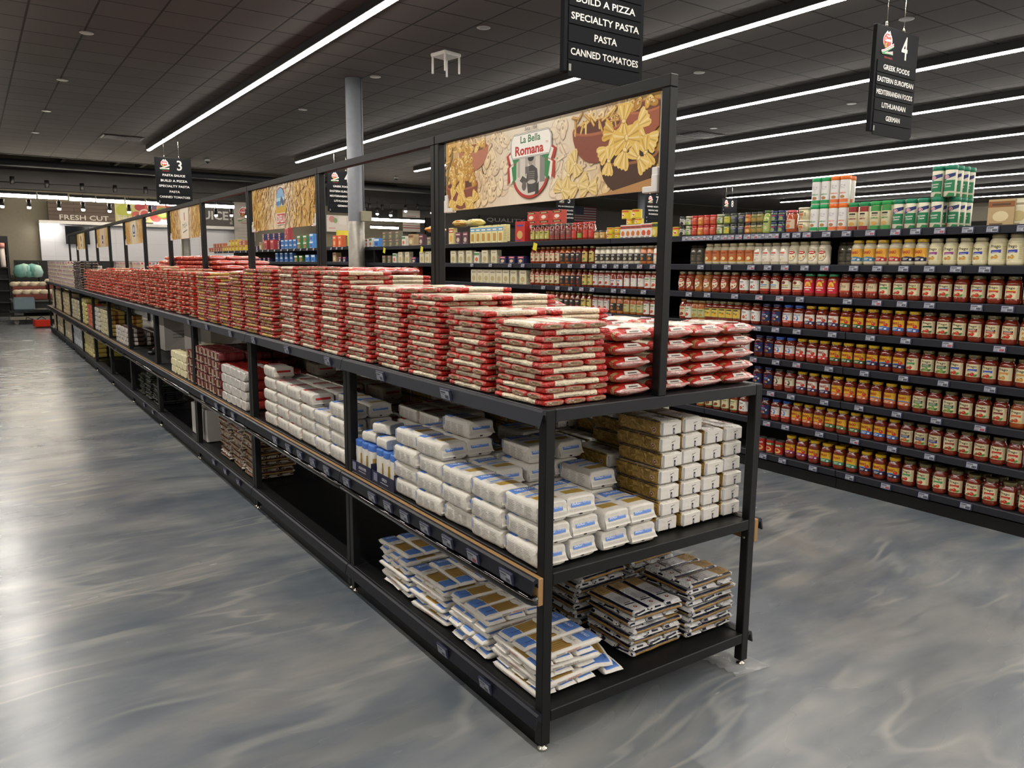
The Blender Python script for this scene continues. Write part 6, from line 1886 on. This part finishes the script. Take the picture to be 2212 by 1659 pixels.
for lv in range(2):
    far_row(2, 602, 614, [('b_navy', 1)], lv * .086, ('lower', 'upper')[lv])
    far_row(2, 612, 648, [('b_blue', 4)], lv * .091, ('lower', 'upper')[lv])
    far_row(2, 647, 673, [('b_greenb', 2)], lv * .121, ('lower', 'upper')[lv])
    far_row(2, 673, 688, [('b_skyblue', 1)], lv * .131, ('lower', 'upper')[lv])
    far_row(1, 598, 640, [('b_blue', 4)], lv * .091, ('lower', 'upper')[lv])
    far_row(1, 640, 662, [('b_greenb', 2)], lv * .121, ('lower', 'upper')[lv]) if lv == 0 else None
    far_row(1, 724, 755, [('b_tan', 1), ('b_navy', 2)], lv * .161 if False else 0, ('lower', 'upper')[lv]) if lv == 0 else None
far_row(2, 558, 625, [('b_navy', 4), ('b_crimson', 1)], .26, 'raised behind', XS + .2)
far_row(2, 558, 625, [('b_navy', 4), ('b_crimson', 1)], .173, 'under the raised row', XS + .2); far_row(2, 558, 625, [('b_navy', 4), ('b_crimson', 1)], .0866, 'second tier', XS + .2); far_row(2, 558, 625, [('b_navy', 4), ('b_crimson', 1)], .0, 'bottom tier', XS + .2)
far_row(2, 724, 747, [('b_orange', 2)])
far_row(1, 456, 500, [('b_brownred', 8)]); far_row(1, 500, 590, [('b_yellow', 4), ('b_navy', 5)]); far_row(1, 664, 690, [('b_skyblue', 2)])
far_row(0, 664, 690, [('b_skyblue', 2)]); far_row(0, 714, 755, [('b_white', 1), ('b_tan', 1), ('b_navy', 2)])

# labels of everything on these shelves
from collections import defaultdict
gr = defaultdict(list)
for o, d, sh, ex, y in PLACED:
    gr[(d, sh, ex)].append((y, o))
for (d, sh, ex), lst in gr.items():
    lst.sort(key=lambda q: -q[0])
    n = len(lst)
    for i, (y, o) in enumerate(lst):
        w = ''
        if n == 2: w = ('left', 'right')[i] + ' of two'
        elif n == 3: w = ('left', 'middle', 'right')[i] + ' of three'
        elif n > 3: w = ORD1[i] + ' from left'
        t = '%s, %s%s%s' % (d, sh, (', ' + ex) if ex else '', (', ' + w) if w else '')
        tag(o, t)

# price tags along the sauce shelves
def stag(px, py, s, i):
    q = at(px, py, 'x', XS - .012)
    ptag(XS - .0085, q.y, SH[s] - .024, 'price tag on the %s of sauce shelves, %s from the right' % (SHN[s], ORD1[i]), q.y < 2.2, 'price tags on the sauce shelves', -.13)
TG = {0: [2140, 2042, 1955, 1872, 1788, 1718, 1674], 1: [2145, 2048, 1962, 1877, 1797, 1720, 1678], 2: [2155, 2055, 1966, 1881, 1803, 1728, 1683], 3: [2168, 2063, 1974, 1887, 1808, 1736, 1690, 1640],
      4: [2180, 2065, 1972, 1894, 1810, 1732, 1685, 1645, 1395, 1320, 1283, 1262, 1232, 1205, 1174], 5: [2188, 2120, 2017, 1957, 1902, 1838, 1734, 1690, 1645, 1592, 1532, 1492, 1393, 1349, 1328, 1281, 1258, 1234, 1206, 1175],
      6: [2130, 2067, 2010, 1954, 1897, 1846, 1783, 1740, 1697, 1660, 1624, 1573, 1515, 1411, 1383, 1353, 1332, 1307, 1285, 1260, 1232, 1207, 1175, 1130, 1102, 1060, 1020],
      7: [2204, 2138, 2085, 2025, 1973, 1930, 1876, 1825, 1782, 1740, 1718, 1695, 1672, 1658, 1642, 1628, 1612, 1594, 1577, 1562, 1547, 1531, 1517, 1504, 1492, 1479, 1420, 1388, 1363, 1340][:26]}
for s, l in TG.items():
    for i, px in enumerate(l):
        if i < len(ORD1): stag(px, 560, s, i)
# hanging yellow tags
for i, (px, py) in enumerate(((1156, 533), (911, 538), (830, 541))):
    q = at(px, py, 'x', XS - .02)
    put('shelf_flag', MB().box((-.001, -.035, -.08), (.001, .035, .0), '#d8cf2c').mesh('shelf_flag', 'card'), (XS - .0145, q.y, SH[7] - .03 + .01), (0.25, 0, 0), label='yellow paper tag hanging from the top shelf rail, %s' % ('nearest', 'middle', 'nearest the column')[i], cat='tag', group='yellow shelf tags')

# snack bags lying on the boxes, and price tags beyond the column
def pillow(c1, c2, seed):
    r = random.Random(seed)
    return bag(.26, .2, .09, [(-1, .9, .08), (-.93, .95, .4), (-.8, 1, .75), (-.4, 1, 1), (0, 1, 1.05), (.4, 1, 1), (.8, 1, .75), (.93, .95, .4), (1, .9, .08)], 14, .8, lambda t, a: c2 if r.random() < .25 else c1, seed, .012)
for i, (px, c1, c2, z, nm) in enumerate(((930, '#d98a1e', '#8a3a1a', .165, 'orange snack bag lying on the boxes left of the banner post'), (985, '#d8c46a', '#c8783a', .22, 'yellow snack bag lying on the plum boxes, left'), (1015, '#dccb7c', '#b9a04a', .22, 'yellow snack bag lying on the plum boxes, right'))):
    put('snack_bag', pillow(c1, c2, i).mesh('snack_bag', 'film'), (XS + .14, yz(px), SH[7] + z), (0, 0, .4 + i * .5), label=nm, cat='bag', group='snack bags on the boxes')
for i, px in enumerate((470, 482, 494, 507, 520, 532, 556, 568, 580, 594, 608, 622, 636, 650, 664, 678, 716, 728, 740)):
    q = at(px, 545, 'x', XS - .012)
    ptag(XS - .0085, q.y, 1.91 - .024, 'price tag on the top shelf beyond the column, %s from left' % ORD1[i], False, 'price tags beyond the column', -.13)
# ================================================================ back of the store
YB_ = 27.9
def bw(px, py, Y=YB_): return at(px, py, 'y', Y)
def panel(name, px0, px1, py0, py1, Y, th, matn, label, cat, col='#ffffff', draw=None, kind=None):
    """upright panel facing the shop; (px0..px1, py0..py1) give its extent at depth Y"""
    a = bw(px0, py0, Y); b = bw(px0, py1, Y); c = bw(px1, py0, Y)
    x0, x1 = a.x, c.x
    z1, z0 = a.z, b.z
    m = MB().box((x0, Y, z0), (x1, Y + th, z1), col).mesh(name, matn)
    o = put(name, m, label=label, cat=cat, kind=kind)
    if draw:
        p = Print(); draw(p, x1 - x0, z1 - z0)
        put('printed_face', MB().prt(p, lambda u, v, d: (x0 + u, Y - d, z0 + v), eps=.0015).mesh('printed_face', 'ink'), parent=o)
    return o, (x0, x1, z0, z1)
# white tiled wall of the fruit department
o, e = panel('backsplash', 84, 505, 482, 590, 27.8, .08, 'whitetile', 'white tiled back wall below the fruit department sign', 'wall tiles')
bx0, bx1, bz0, bz1 = e
panel('black_counter', 30, 520, 562, 662, 27.0, .3, 'blackpanel', 'long black counter in front of the white tiled wall', 'counter', '#141414')
def d_fresh(p, w, h):
    p.text('FRESH CUT', w * .53, h * .20, w * .74, h * .26, '#d9d4cb', bold=.01)
panel('department_sign', 102, 246, 434, 476, 27.6, .1, 'planks', 'brown plank sign reading fresh cut in white letters', 'sign', draw=d_fresh)
def d_fruit(p, w, h):
    r = random.Random(2)
    p.rect(0, 0, w, h, '#cfc884')
    p.ell(w * .16, h * .6, w * .14, h * .35, '#b9c04a', 18)
    for i in range(16): p.ell(w * r.uniform(.3, .98), h * r.uniform(.1, .9), w * .09, h * .2, r.choice(['#b5413a', '#c8604a', '#d08a6a', '#a83038', '#5a4a6a']), 14)
    p.ell(w * .82, h * .55, w * .13, h * .3, '#6a8a3a', 18).ell(w * .82, h * .55, w * .1, h * .22, '#b9c46a', 16).ell(w * .82, h * .55, w * .035, h * .08, '#e8e8c8', 12)
    p.ell(w * .5, h * .45, w * .1, h * .28, '#e0c0b4', 16).ell(w * .5, h * .45, w * .075, h * .2, '#c8504a', 14)
    p.text('FRUITS', w * .3, h * .2, w * .5, h * .28, '#d9d4cb', bold=.01)
panel('fruit_picture', 247, 372, 438, 478, 27.6, .1, 'card', 'large fruit picture panel reading fruits beside the plank sign', 'sign', draw=d_fruit)
def d_juice(p, w, h):
    p.text('JUICE', w * .46, h * .42, w * .8, h * .42, '#d5d3cf', bold=.03)
    p.text('FRESH', w * .3, h * .82, w * .36, h * .18, '#8a8886', bold=.01)
    p.text('BAR', w * .93, h * .36, h * .4, w * .07, '#d5d3cf', bold=.01, rot=PI / 2)
panel('juice_sign', 420, 503, 432, 491, 27.6, .1, 'card', 'dark grey sign reading juice bar over the tiled wall', 'sign', '#56524f', draw=d_juice)
def d_menu(p, w, h):
    store_logo(p, w * .5, h * .68, w * .62)
    for k in range(4): p.rect(w * .15, h * (.32 - k * .08), w * .85, h * (.345 - k * .08), '#a8a29c')
panel('menu_board', 504, 548, 436, 520, 27.5, .05, 'card', 'pale menu board with red round emblem beside the juice sign', 'sign', '#b4aea6', draw=d_menu)
panel('header_shelf', 84, 505, 475, 482, 27.3, .5, 'whiteplastic', 'white ledge running under the fruit department signs', 'ledge')
tv, e = panel('wall_screen', 140, 192, 488, 527, 27.5, .08, 'screenblack', 'black screen hanging on the white tiled wall', 'screen')
def light_bar(px0, py0, px1, py1, Y, r, label, matn='ledwarm', housing=True, group='bright light bars in the fruit department'):
    a, b = bw(px0, py0, Y), bw(px1, py1, Y)
    z = (a.z + b.z) / 2
    o = put('light_bar', MB().tube([(a.x, Y, z), (b.x, Y, z)], r, 10).mesh('light_bar', matn), label=label, cat='light', group=group)
    if housing:
        put('housing', MB().box((a.x, Y - r, z + r * .7), (b.x, Y + r, z + r * 2.2), '#1a1a1c').mesh('housing', 'lampbody'), parent=o)
    return o
ql = ['leftmost', 'second from left', 'third from left', 'rightmost']
for i, (a, b) in enumerate(((86, 126), (185, 233), (275, 312), (332, 372))):
    light_bar(a, 484, b, 484 + (1 if i else 0), 27.45, .022, 'slim light under the white ledge, %s' % ql[i], 'led', False, 'slim lights under the ledge')
for i, (a, b, c, d) in enumerate(((-40, 419, 78, 424), (82, 424, 146, 428), (150, 429, 205, 432), (208, 432, 268, 436), (272, 436, 312, 438), (316, 438, 356, 440), (360, 441, 392, 442), (444, 444, 464, 445), (467, 445, 505, 447))):
    light_bar(a, b, c, d, 24.6, .055, 'thick light bar before the fruit signs, %s' % (['leftmost', 'second from left', 'third from left', 'fourth from left', 'fifth from left', 'sixth from left', 'under the aisle sign', 'left of the juice sign', 'above the juice sign'][i]))
# overhead structure
def bar(name, px0, py0, px1, py1, Y, r, matn, label, cat):
    a, b = bw(px0, py0, Y), bw(px1, py1, Y)
    return put(name, MB().tube([(a.x, Y, (a.z + b.z) / 2), (b.x, Y, (a.z + b.z) / 2)], r, 10).mesh(name, matn), label=label, cat=cat)
bar('pipe', -60, 345, 960, 415, 23.4, .10, 'darkpipe', 'dark round pipe along the ceiling edge', 'pipe')
a = bw(-60, 363, 25.8); b = bw(-60, 396, 25.8)
put('bulkhead', MB().box((a.x, 25.8, 3.75), (15.0, 26.2, 4.55), '#232325').mesh('bulkhead', 'darkpaint'), label='long dark bulkhead above the fruit department lights', cat='bulkhead')
put('upper_wall_panel', MB().box((-4, 27.75, 4.6), (2.3, 27.85, 5.6), '#ffffff').mesh('upper_wall_panel', 'wallpaint'), label='tan wall panel seen above the dark bulkhead', cat='panel')
for i, px in enumerate((160, 285, 345)):
    q = at(px, 370, 'y', 24.0)
    put('ceiling_joist', MB().box((q.x - .05, 23.1, 4.75), (q.x + .05, 27.8, 4.95), '#ffffff').mesh('ceiling_joist', 'greypaint'), label='grey joist crossing above the ceiling edge, %s' % ('left', 'middle', 'right')[i], cat='joist', group='grey ceiling joists')
q = at(245, 366, 'y', 24.5)
put('round_duct', MB().lathe([(.3, 0), (.32, .02), (.32, .12)], 20, ctr=(q.x, 24.5, 4.65)).mesh('round_duct', 'columnpaint'), label='round grey duct opening above the ceiling edge', cat='duct')
tr = bar('light_track', -60, 385, 520, 425, 25.2, .018, 'lampbody', 'long black lighting track before the fruit signs', 'track')
def spot(px, py, Y, label, lit=True, s=1.0, up=0.25):
    q = bw(px, py, Y)
    o = put('spotlight', MB().lathe([(.03 * s, .03), (.055 * s, .03), (.055 * s, .22 * s), (.02 * s, .23 * s)], 12).tube([(0, 0, .2 * s), (0, 0, .2 * s + up)], .01, 6).mesh('spotlight', 'lampbody'), (q.x, Y, q.z), label=label, cat='spotlight', group='black track spotlights')
    if lit:
        put('bulb', MB().lathe([(0.0, -.03 * s), (.035 * s, -.02 * s), (.05 * s, .005), (.045 * s, .035)], 12).mesh('bulb', 'spotbulb'), parent=o)
OW = ['leftmost', 'second from left', 'third from left', 'fourth from left', 'fifth from left', 'sixth from left', 'seventh from left', 'rightmost']
for i, (px, py) in enumerate(((5, 447), (63, 449), (128, 452), (180, 454), (237, 457), (279, 459), (324, 461), (467, 466))):
    spot(px, py, 24.2, 'lit black spotlight in front of the fruit signs, %s' % OW[i])
for i, (px, py) in enumerate(((500, 466), (533, 468), (535, 448))):
    spot(px, py, 24.2, 'lit black spotlight before the menu board, %s' % ('left', 'right', 'upper')[i])
for i, (px, py) in enumerate(((27, 400), (102, 408), (178, 414), (249, 418), (315, 421))):
    spot(px, py, 25.2, 'unlit black canister on the upper track, %s' % OW[i], False, 1.1, .02)
# right of the column: bakery lights, tracks and wall
for i, (px, py) in enumerate(((786, 458), (815, 463), (844, 466), (876, 457), (933, 461), (786, 452))):
    spot(px, py, 24.0, 'lit black spotlight seen right of the grey column, %s' % (['leftmost', 'second', 'third', 'fourth', 'rightmost', 'upper left'][i]), True, 1.0)
for i, (px, py) in enumerate(((798, 452), (826, 455), (902, 455))):
    spot(px, py, 24.6, 'unlit black spotlight seen right of the grey column, %s' % ('left', 'middle', 'right')[i], False, 1.0, .2)
bar('light_track', 784, 438, 960, 447, 24.3, .016, 'lampbody', 'black lighting track right of the grey column', 'track')
light_bar(785, 481, 916, 470, 22.6, .05, 'thick light bar beyond the boxes right of the column', group='light bars beyond the column')
light_bar(801, 487, 860, 496, 25.0, .045, 'lower light bar beyond the boxes right of the column', group='light bars beyond the column')
light_bar(660, 484, 690, 485, 25.5, .05, 'bright light bar behind the landscape-badge banner', group='light bars beyond the column')
panel('wall_banner', 870, 907, 438, 500, 27.0, .03, 'card', 'white paper banner with red stripes right of the column', 'banner', '#cfc8c0', draw=lambda p, w, h: p.rect(0, h * .12, w, h * .15, '#9a3030').rect(0, h * .2, w, h * .22, '#9a3030').lines(w * .2, h * .3, w * .8, h * .6, 4, '#b58a86', .4, .3))
panel('dark_duct', 780, 858, 395, 425, 26.6, .5, 'darkpaint', 'dark blue-black duct right of the grey column', 'duct', '#1a2233')
panel('dark_partition', 780, 858, 430, 468, 27.2, .2, 'darkpaint', 'dark partition behind the spotlights right of the column', 'partition', '#1a2233')
panel('poster', 705, 752, 464, 500, 27.0, .03, 'card', 'white poster with pink flowers left of the grey column', 'poster', '#d9d2ca', draw=lambda p, w, h: p.ell(w * .25, h * .75, w * .14, h * .2, '#d08a8a', 10).ell(w * .4, h * .68, w * .1, h * .16, '#7aa86a', 10).rect(w * .55, h * .45, w * .9, h * .95, '#e4dfd8').rect(w * .1, h * .2, w * .4, h * .24, '#c86a8a'))
yb = bw(745, 520, 24.0)
ob = put('notice_board', MB().box((yb.x - .30, 24.0, yb.z - .45), (yb.x - .16, 24.04, yb.z + .35), '#d8c41e').box((yb.x - .16, 24.0, yb.z + .18), (yb.x + .3, 24.04, yb.z + .35), '#d8c41e').box((yb.x + .1, 24.0, yb.z - .45), (yb.x + .3, 24.04, yb.z + .18), '#d8c41e').mesh('notice_board', 'card'),
         label='bright yellow frame standing left of the grey column', cat='frame')
# lower wall right part, sign, flag
def d_quality(p, w, h): p.text('QUALITY PRODUCE', w * .5, h * .5, w * .86, h * .5, '#a8a49c', bold=.01)
panel('quality_sign', 1036, 1236, 464, 484, 26.5, .1, 'card', 'dark sign reading quality produce on the far wall', 'sign', '#2e2d2c', draw=d_quality)
panel('grey_wall_panel', 900, 1500, 430, 530, 27.4, .1, 'greypaint', 'grey painted wall stretch behind the far aisle signs', 'wall panel')
def d_flag(p, w, h):
    for k in range(13):
        p.rect(0, h * k / 13, w, h * (k + 1) / 13, '#7a2a30' if k % 2 == 0 else '#a8a09c')
    p.rect(0, h * 6 / 13, w * .42, h, '#232848')
    for i in range(6):
        for j in range(5): p.ell(w * .42 * (i + .5) / 6, h * (6.5 + 7 * (j + .3) / 5) / 13, h * .02, h * .02, '#b8b4b8', 5)
panel('flag', 1241, 1288, 445, 479, 26.8, .01, 'card', 'flag with stars and red stripes on the far wall', 'flag', draw=d_flag)
panel('dark_doorway', 920, 945, 470, 560, 27.2, .1, 'blackpanel', 'dark doorway on the far wall right of the column', 'doorway', '#0c0c0c')
# produce stand, black rack, basket at the end of the left aisle
def stand():
    x0, x1, y0, y1 = -.62, 1.1, 22.6, 23.9
    b = MB().box((x0 + .12, y0 + .1, .25), (x1, y1, .55), '#1a1a1b').box((x0 + .3, y0 + .25, .005), (x1, y1 - .1, .25), '#101010')
    b.box((x0, y0, .55), (x1, y1, .60), '#5c5a54').box((x0 + .05, y0 - .02, .32), (x1, y0, .38), '#8f8878')
    o = put('produce_stand', b.mesh('produce_stand', 'plastic'), label='black tiered produce stand past the far end of the island', cat='stand')
    return o
stand()
def tub_(x, y, z, w, d, h, c, rim, label, group):
    b = MB().box((x, y, z), (x + w, y + d, z + h), c, ch=.02)
    o = put('produce_crate', b.mesh('produce_crate', 'plastic'), label=label, cat='crate', group=group)
    t = MB()
    n = 7
    for i in range(n):
        t.lathe([(0.0, 0), (.09, .03), (.11, .09), (.07, .14), (0, .15)], 8, c='#e4d6b8', ctr=(x + (i + .5) * w / n, y + d * .4 + (i % 2) * .1, z + h - .02))
    put('garlic', t.mesh('garlic', 'plastic'), parent=o, kind='stuff')
tub_(-.52, 22.7, .602, .75, .5, .14, '#7a3a30', 0, 'red crate of pale produce on the stand, left', 'crates on the produce stand')
tub_(.28, 22.7, .602, .8, .5, .14, '#7a3a30', 0, 'red crate of pale produce on the stand, right', 'crates on the produce stand')
tub_(-.55, 23.3, .602, .8, .5, .34, '#7a3a30', 0, 'taller crate of pale produce at the back, left', 'crates on the produce stand')
tub_(.28, 23.3, .602, .8, .5, .42, '#7a3a30', 0, 'taller crate of pale produce at the back, right', 'crates on the produce stand')
g = bw(42, 655, 22.4)
put('glass_case', MB().box((-.6, 22.0, .36), (-.12, 22.5, .7), '#7a8a92', ch=.03).box((-.7, 21.95, .3), (.6, 22.55, .36), '#26282c').mesh('glass_case', 'glassjar'), label='small glassy case on the low ledge of the produce stand', cat='case')
put('cart_base', MB().box((-.7, 21.95, .12), (.6, 22.55, .2), '#8a8474').tube([(-.55, 22.1, .06), (-.55, 22.14, .06)], .06, 14, '#b9b4a8').box((-.5, 22.0, .002), (.5, 22.4, .12), '#0f0f10').box((-.66, 22.2, .2), (-.62, 22.24, .3), '#26282c').box((.5, 22.2, .2), (.54, 22.24, .3), '#26282c').mesh('cart_base', 'plastic'),
    label='low wheeled cart base under the glassy case', cat='cart')
t0 = bw(38, 570, 24.3); t1 = bw(84, 600, 24.3)
tb = MB()
for i in range(5):
    tb.lathe([(0, 0), (.14, .03), (.18, .16), (.12, .34), (0, .38)], 10, c=['#7fc0b4', '#a8d8cc', '#8fd0c4', '#6ab0a4', '#b4e0d6'][i], ctr=(t0.x + (i + .5) * (t1.x - t0.x) / 5, 24.3, t1.z + .03 * (i % 2)))
put('plastic_bags', tb.mesh('plastic_bags', 'film'), label='bundle of teal plastic bags hanging at the end of the aisle', cat='bags')
put('bag_rack', MB().tube([(t0.x, 24.3, .6), (t0.x, 24.3, t0.z + .05), (t1.x, 24.3, t0.z + .05), (t1.x, 24.3, .6)], .02, 8).mesh('bag_rack', 'lampbody'), label='thin black stand holding the teal plastic bags', cat='rack')
# black refrigerated rack at the far left
k0 = bw(28, 650, 25.5)
rb = MB().box((k0.x - 2.2, 25.5, .003), (k0.x, 26.2, .12), '#0c0c0d').box((k0.x - .06, 25.5, .12), (k0.x, 26.2, 2.35), '#111113').box((k0.x - 2.2, 26.14, .12), (k0.x - .06, 26.2, 2.35), '#0a0a0b').box((k0.x - 2.2, 25.5, 2.15), (k0.x - .06, 26.14, 2.35), '#16171a')
ro = put('black_rack', rb.mesh('black_rack', 'plastic'), label='tall black open rack at the left end of the aisle', cat='rack')
for i in range(5):
    put('shelf', MB().box((k0.x - 2.2, 25.52, .4 + i * .34), (k0.x - .06, 26.14, .44 + i * .34), '#2c2c2a').mesh('shelf', 'plastic'), parent=ro)
put('paper_roll', MB().lathe([(.06, 0), (.07, .05), (.06, .55)], 12, c='#cfc4c0').lathe([(.075, .55), (.075, .7)], 12, c='#c88a84').mesh('paper_roll', 'plastic'), (k0.x - .16, 25.42, 1.45), label='pale paper sleeve hanging on the black rack edge', cat='sleeve')
bk = at(90, 708, 'z', .0)
bm = MB().box((-.17, -.2, .02), (.17, .2, .2), '#c8321e', ch=.02).box((-.15, -.18, .2), (.15, .18, .203), '#4a1410')
bo = put('shopping_basket', bm.mesh('shopping_basket', 'plastic'), (bk.x + .02, bk.y + .1, .0), (0, 0, .1), label='red wheeled shopping basket on the floor at the far end', cat='basket')
put('handle', MB().tube([(-.16, .1, .2), (-.3, .12, .26), (-.34, .1, .08)], .012, 8, '#1a1a1b').tube([(-.1, 0, .2), (.0, 0, .27), (.1, 0, .2)], .012, 8, '#1a1a1b').mesh('handle', 'plastic'), parent=bo)
for sx in (-1, 1):
    put('wheel', MB().tube([(sx * .13, -.12, .02), (sx * .13, -.1, .02)], .0195, 12, '#1a1a1b').mesh('wheel', 'plastic'), parent=bo)
# clear plastic piece on the floor by the far front foot
p0 = at(1512, 1424, 'z', 0); p1 = at(1590, 1462, 'z', 0); p2 = at(1610, 1430, 'z', 0)
cl = MB()
d1 = (p1 - p0); d2 = (at(1585, 1405, 'z', 0) - p0)
nn = 9
for i in range(nn + 1):
    for j in range(2):
        q = p0 + d1 * (i / nn) + d2 * j
        cl.v.append((q.x, q.y, .003 + (.012 if (i % 2 == 0 and j == 0) else .002)))
for i in range(nn):
    cl.face((2 * i, 2 * i + 2, 2 * i + 3, 2 * i + 1), '#ffffff', 0, True)
o = len(cl.v)
cl.v += [(x, y, z - .0022) for x, y, z in cl.v[:o]]
for i in range(nn):
    cl.face((o + 2 * i, o + 2 * i + 1, o + 2 * i + 3, o + 2 * i + 2), '#ffffff', 0, True)
    cl.face((2 * i, o + 2 * i, o + 2 * i + 2, 2 * i + 2), '#ffffff'); cl.face((2 * i + 1, 2 * i + 3, o + 2 * i + 3, o + 2 * i + 1), '#ffffff')
cl.face((0, 1, o + 1, o), '#ffffff'); cl.face((2 * nn, o + 2 * nn, o + 2 * nn + 1, 2 * nn + 1), '#ffffff')
put('clear_plastic_strip', cl.mesh('clear_plastic_strip', 'clearplastic'), label='crumpled clear plastic strip on floor under the near end bay', cat='plastic strip')

# ---------------------------------------------------------------- world and render look
w = bpy.data.worlds.new('world')
S.world = w
w.use_nodes = True
w.node_tree.nodes['Background'].inputs['Color'].default_value = (0.5, 0.5, 0.52, 1)
w.node_tree.nodes['Background'].inputs['Strength'].default_value = 0.0
S.view_settings.exposure = 0.0
S.cycles.max_bounces = 8
S.cycles.diffuse_bounces = 4
S.cycles.glossy_bounces = 4
S.cycles.transmission_bounces = 6
S.cycles.sample_clamp_indirect = 6.0
S.cycles.use_denoising = True
S.cycles.caustics_reflective = False
S.cycles.caustics_refractive = False
dup = [(l, g) for l, g in LABELS.items() if len(g) > 1]
print('DUPLICATE LABELS', len(dup), dup[:12])
long_ = [l for l in LABELS if len(l.split()) > 16 or len(l.split()) < 4]
print('LABEL LENGTH', len(long_), long_[:12])
print('OBJECTS', len(bpy.data.objects))
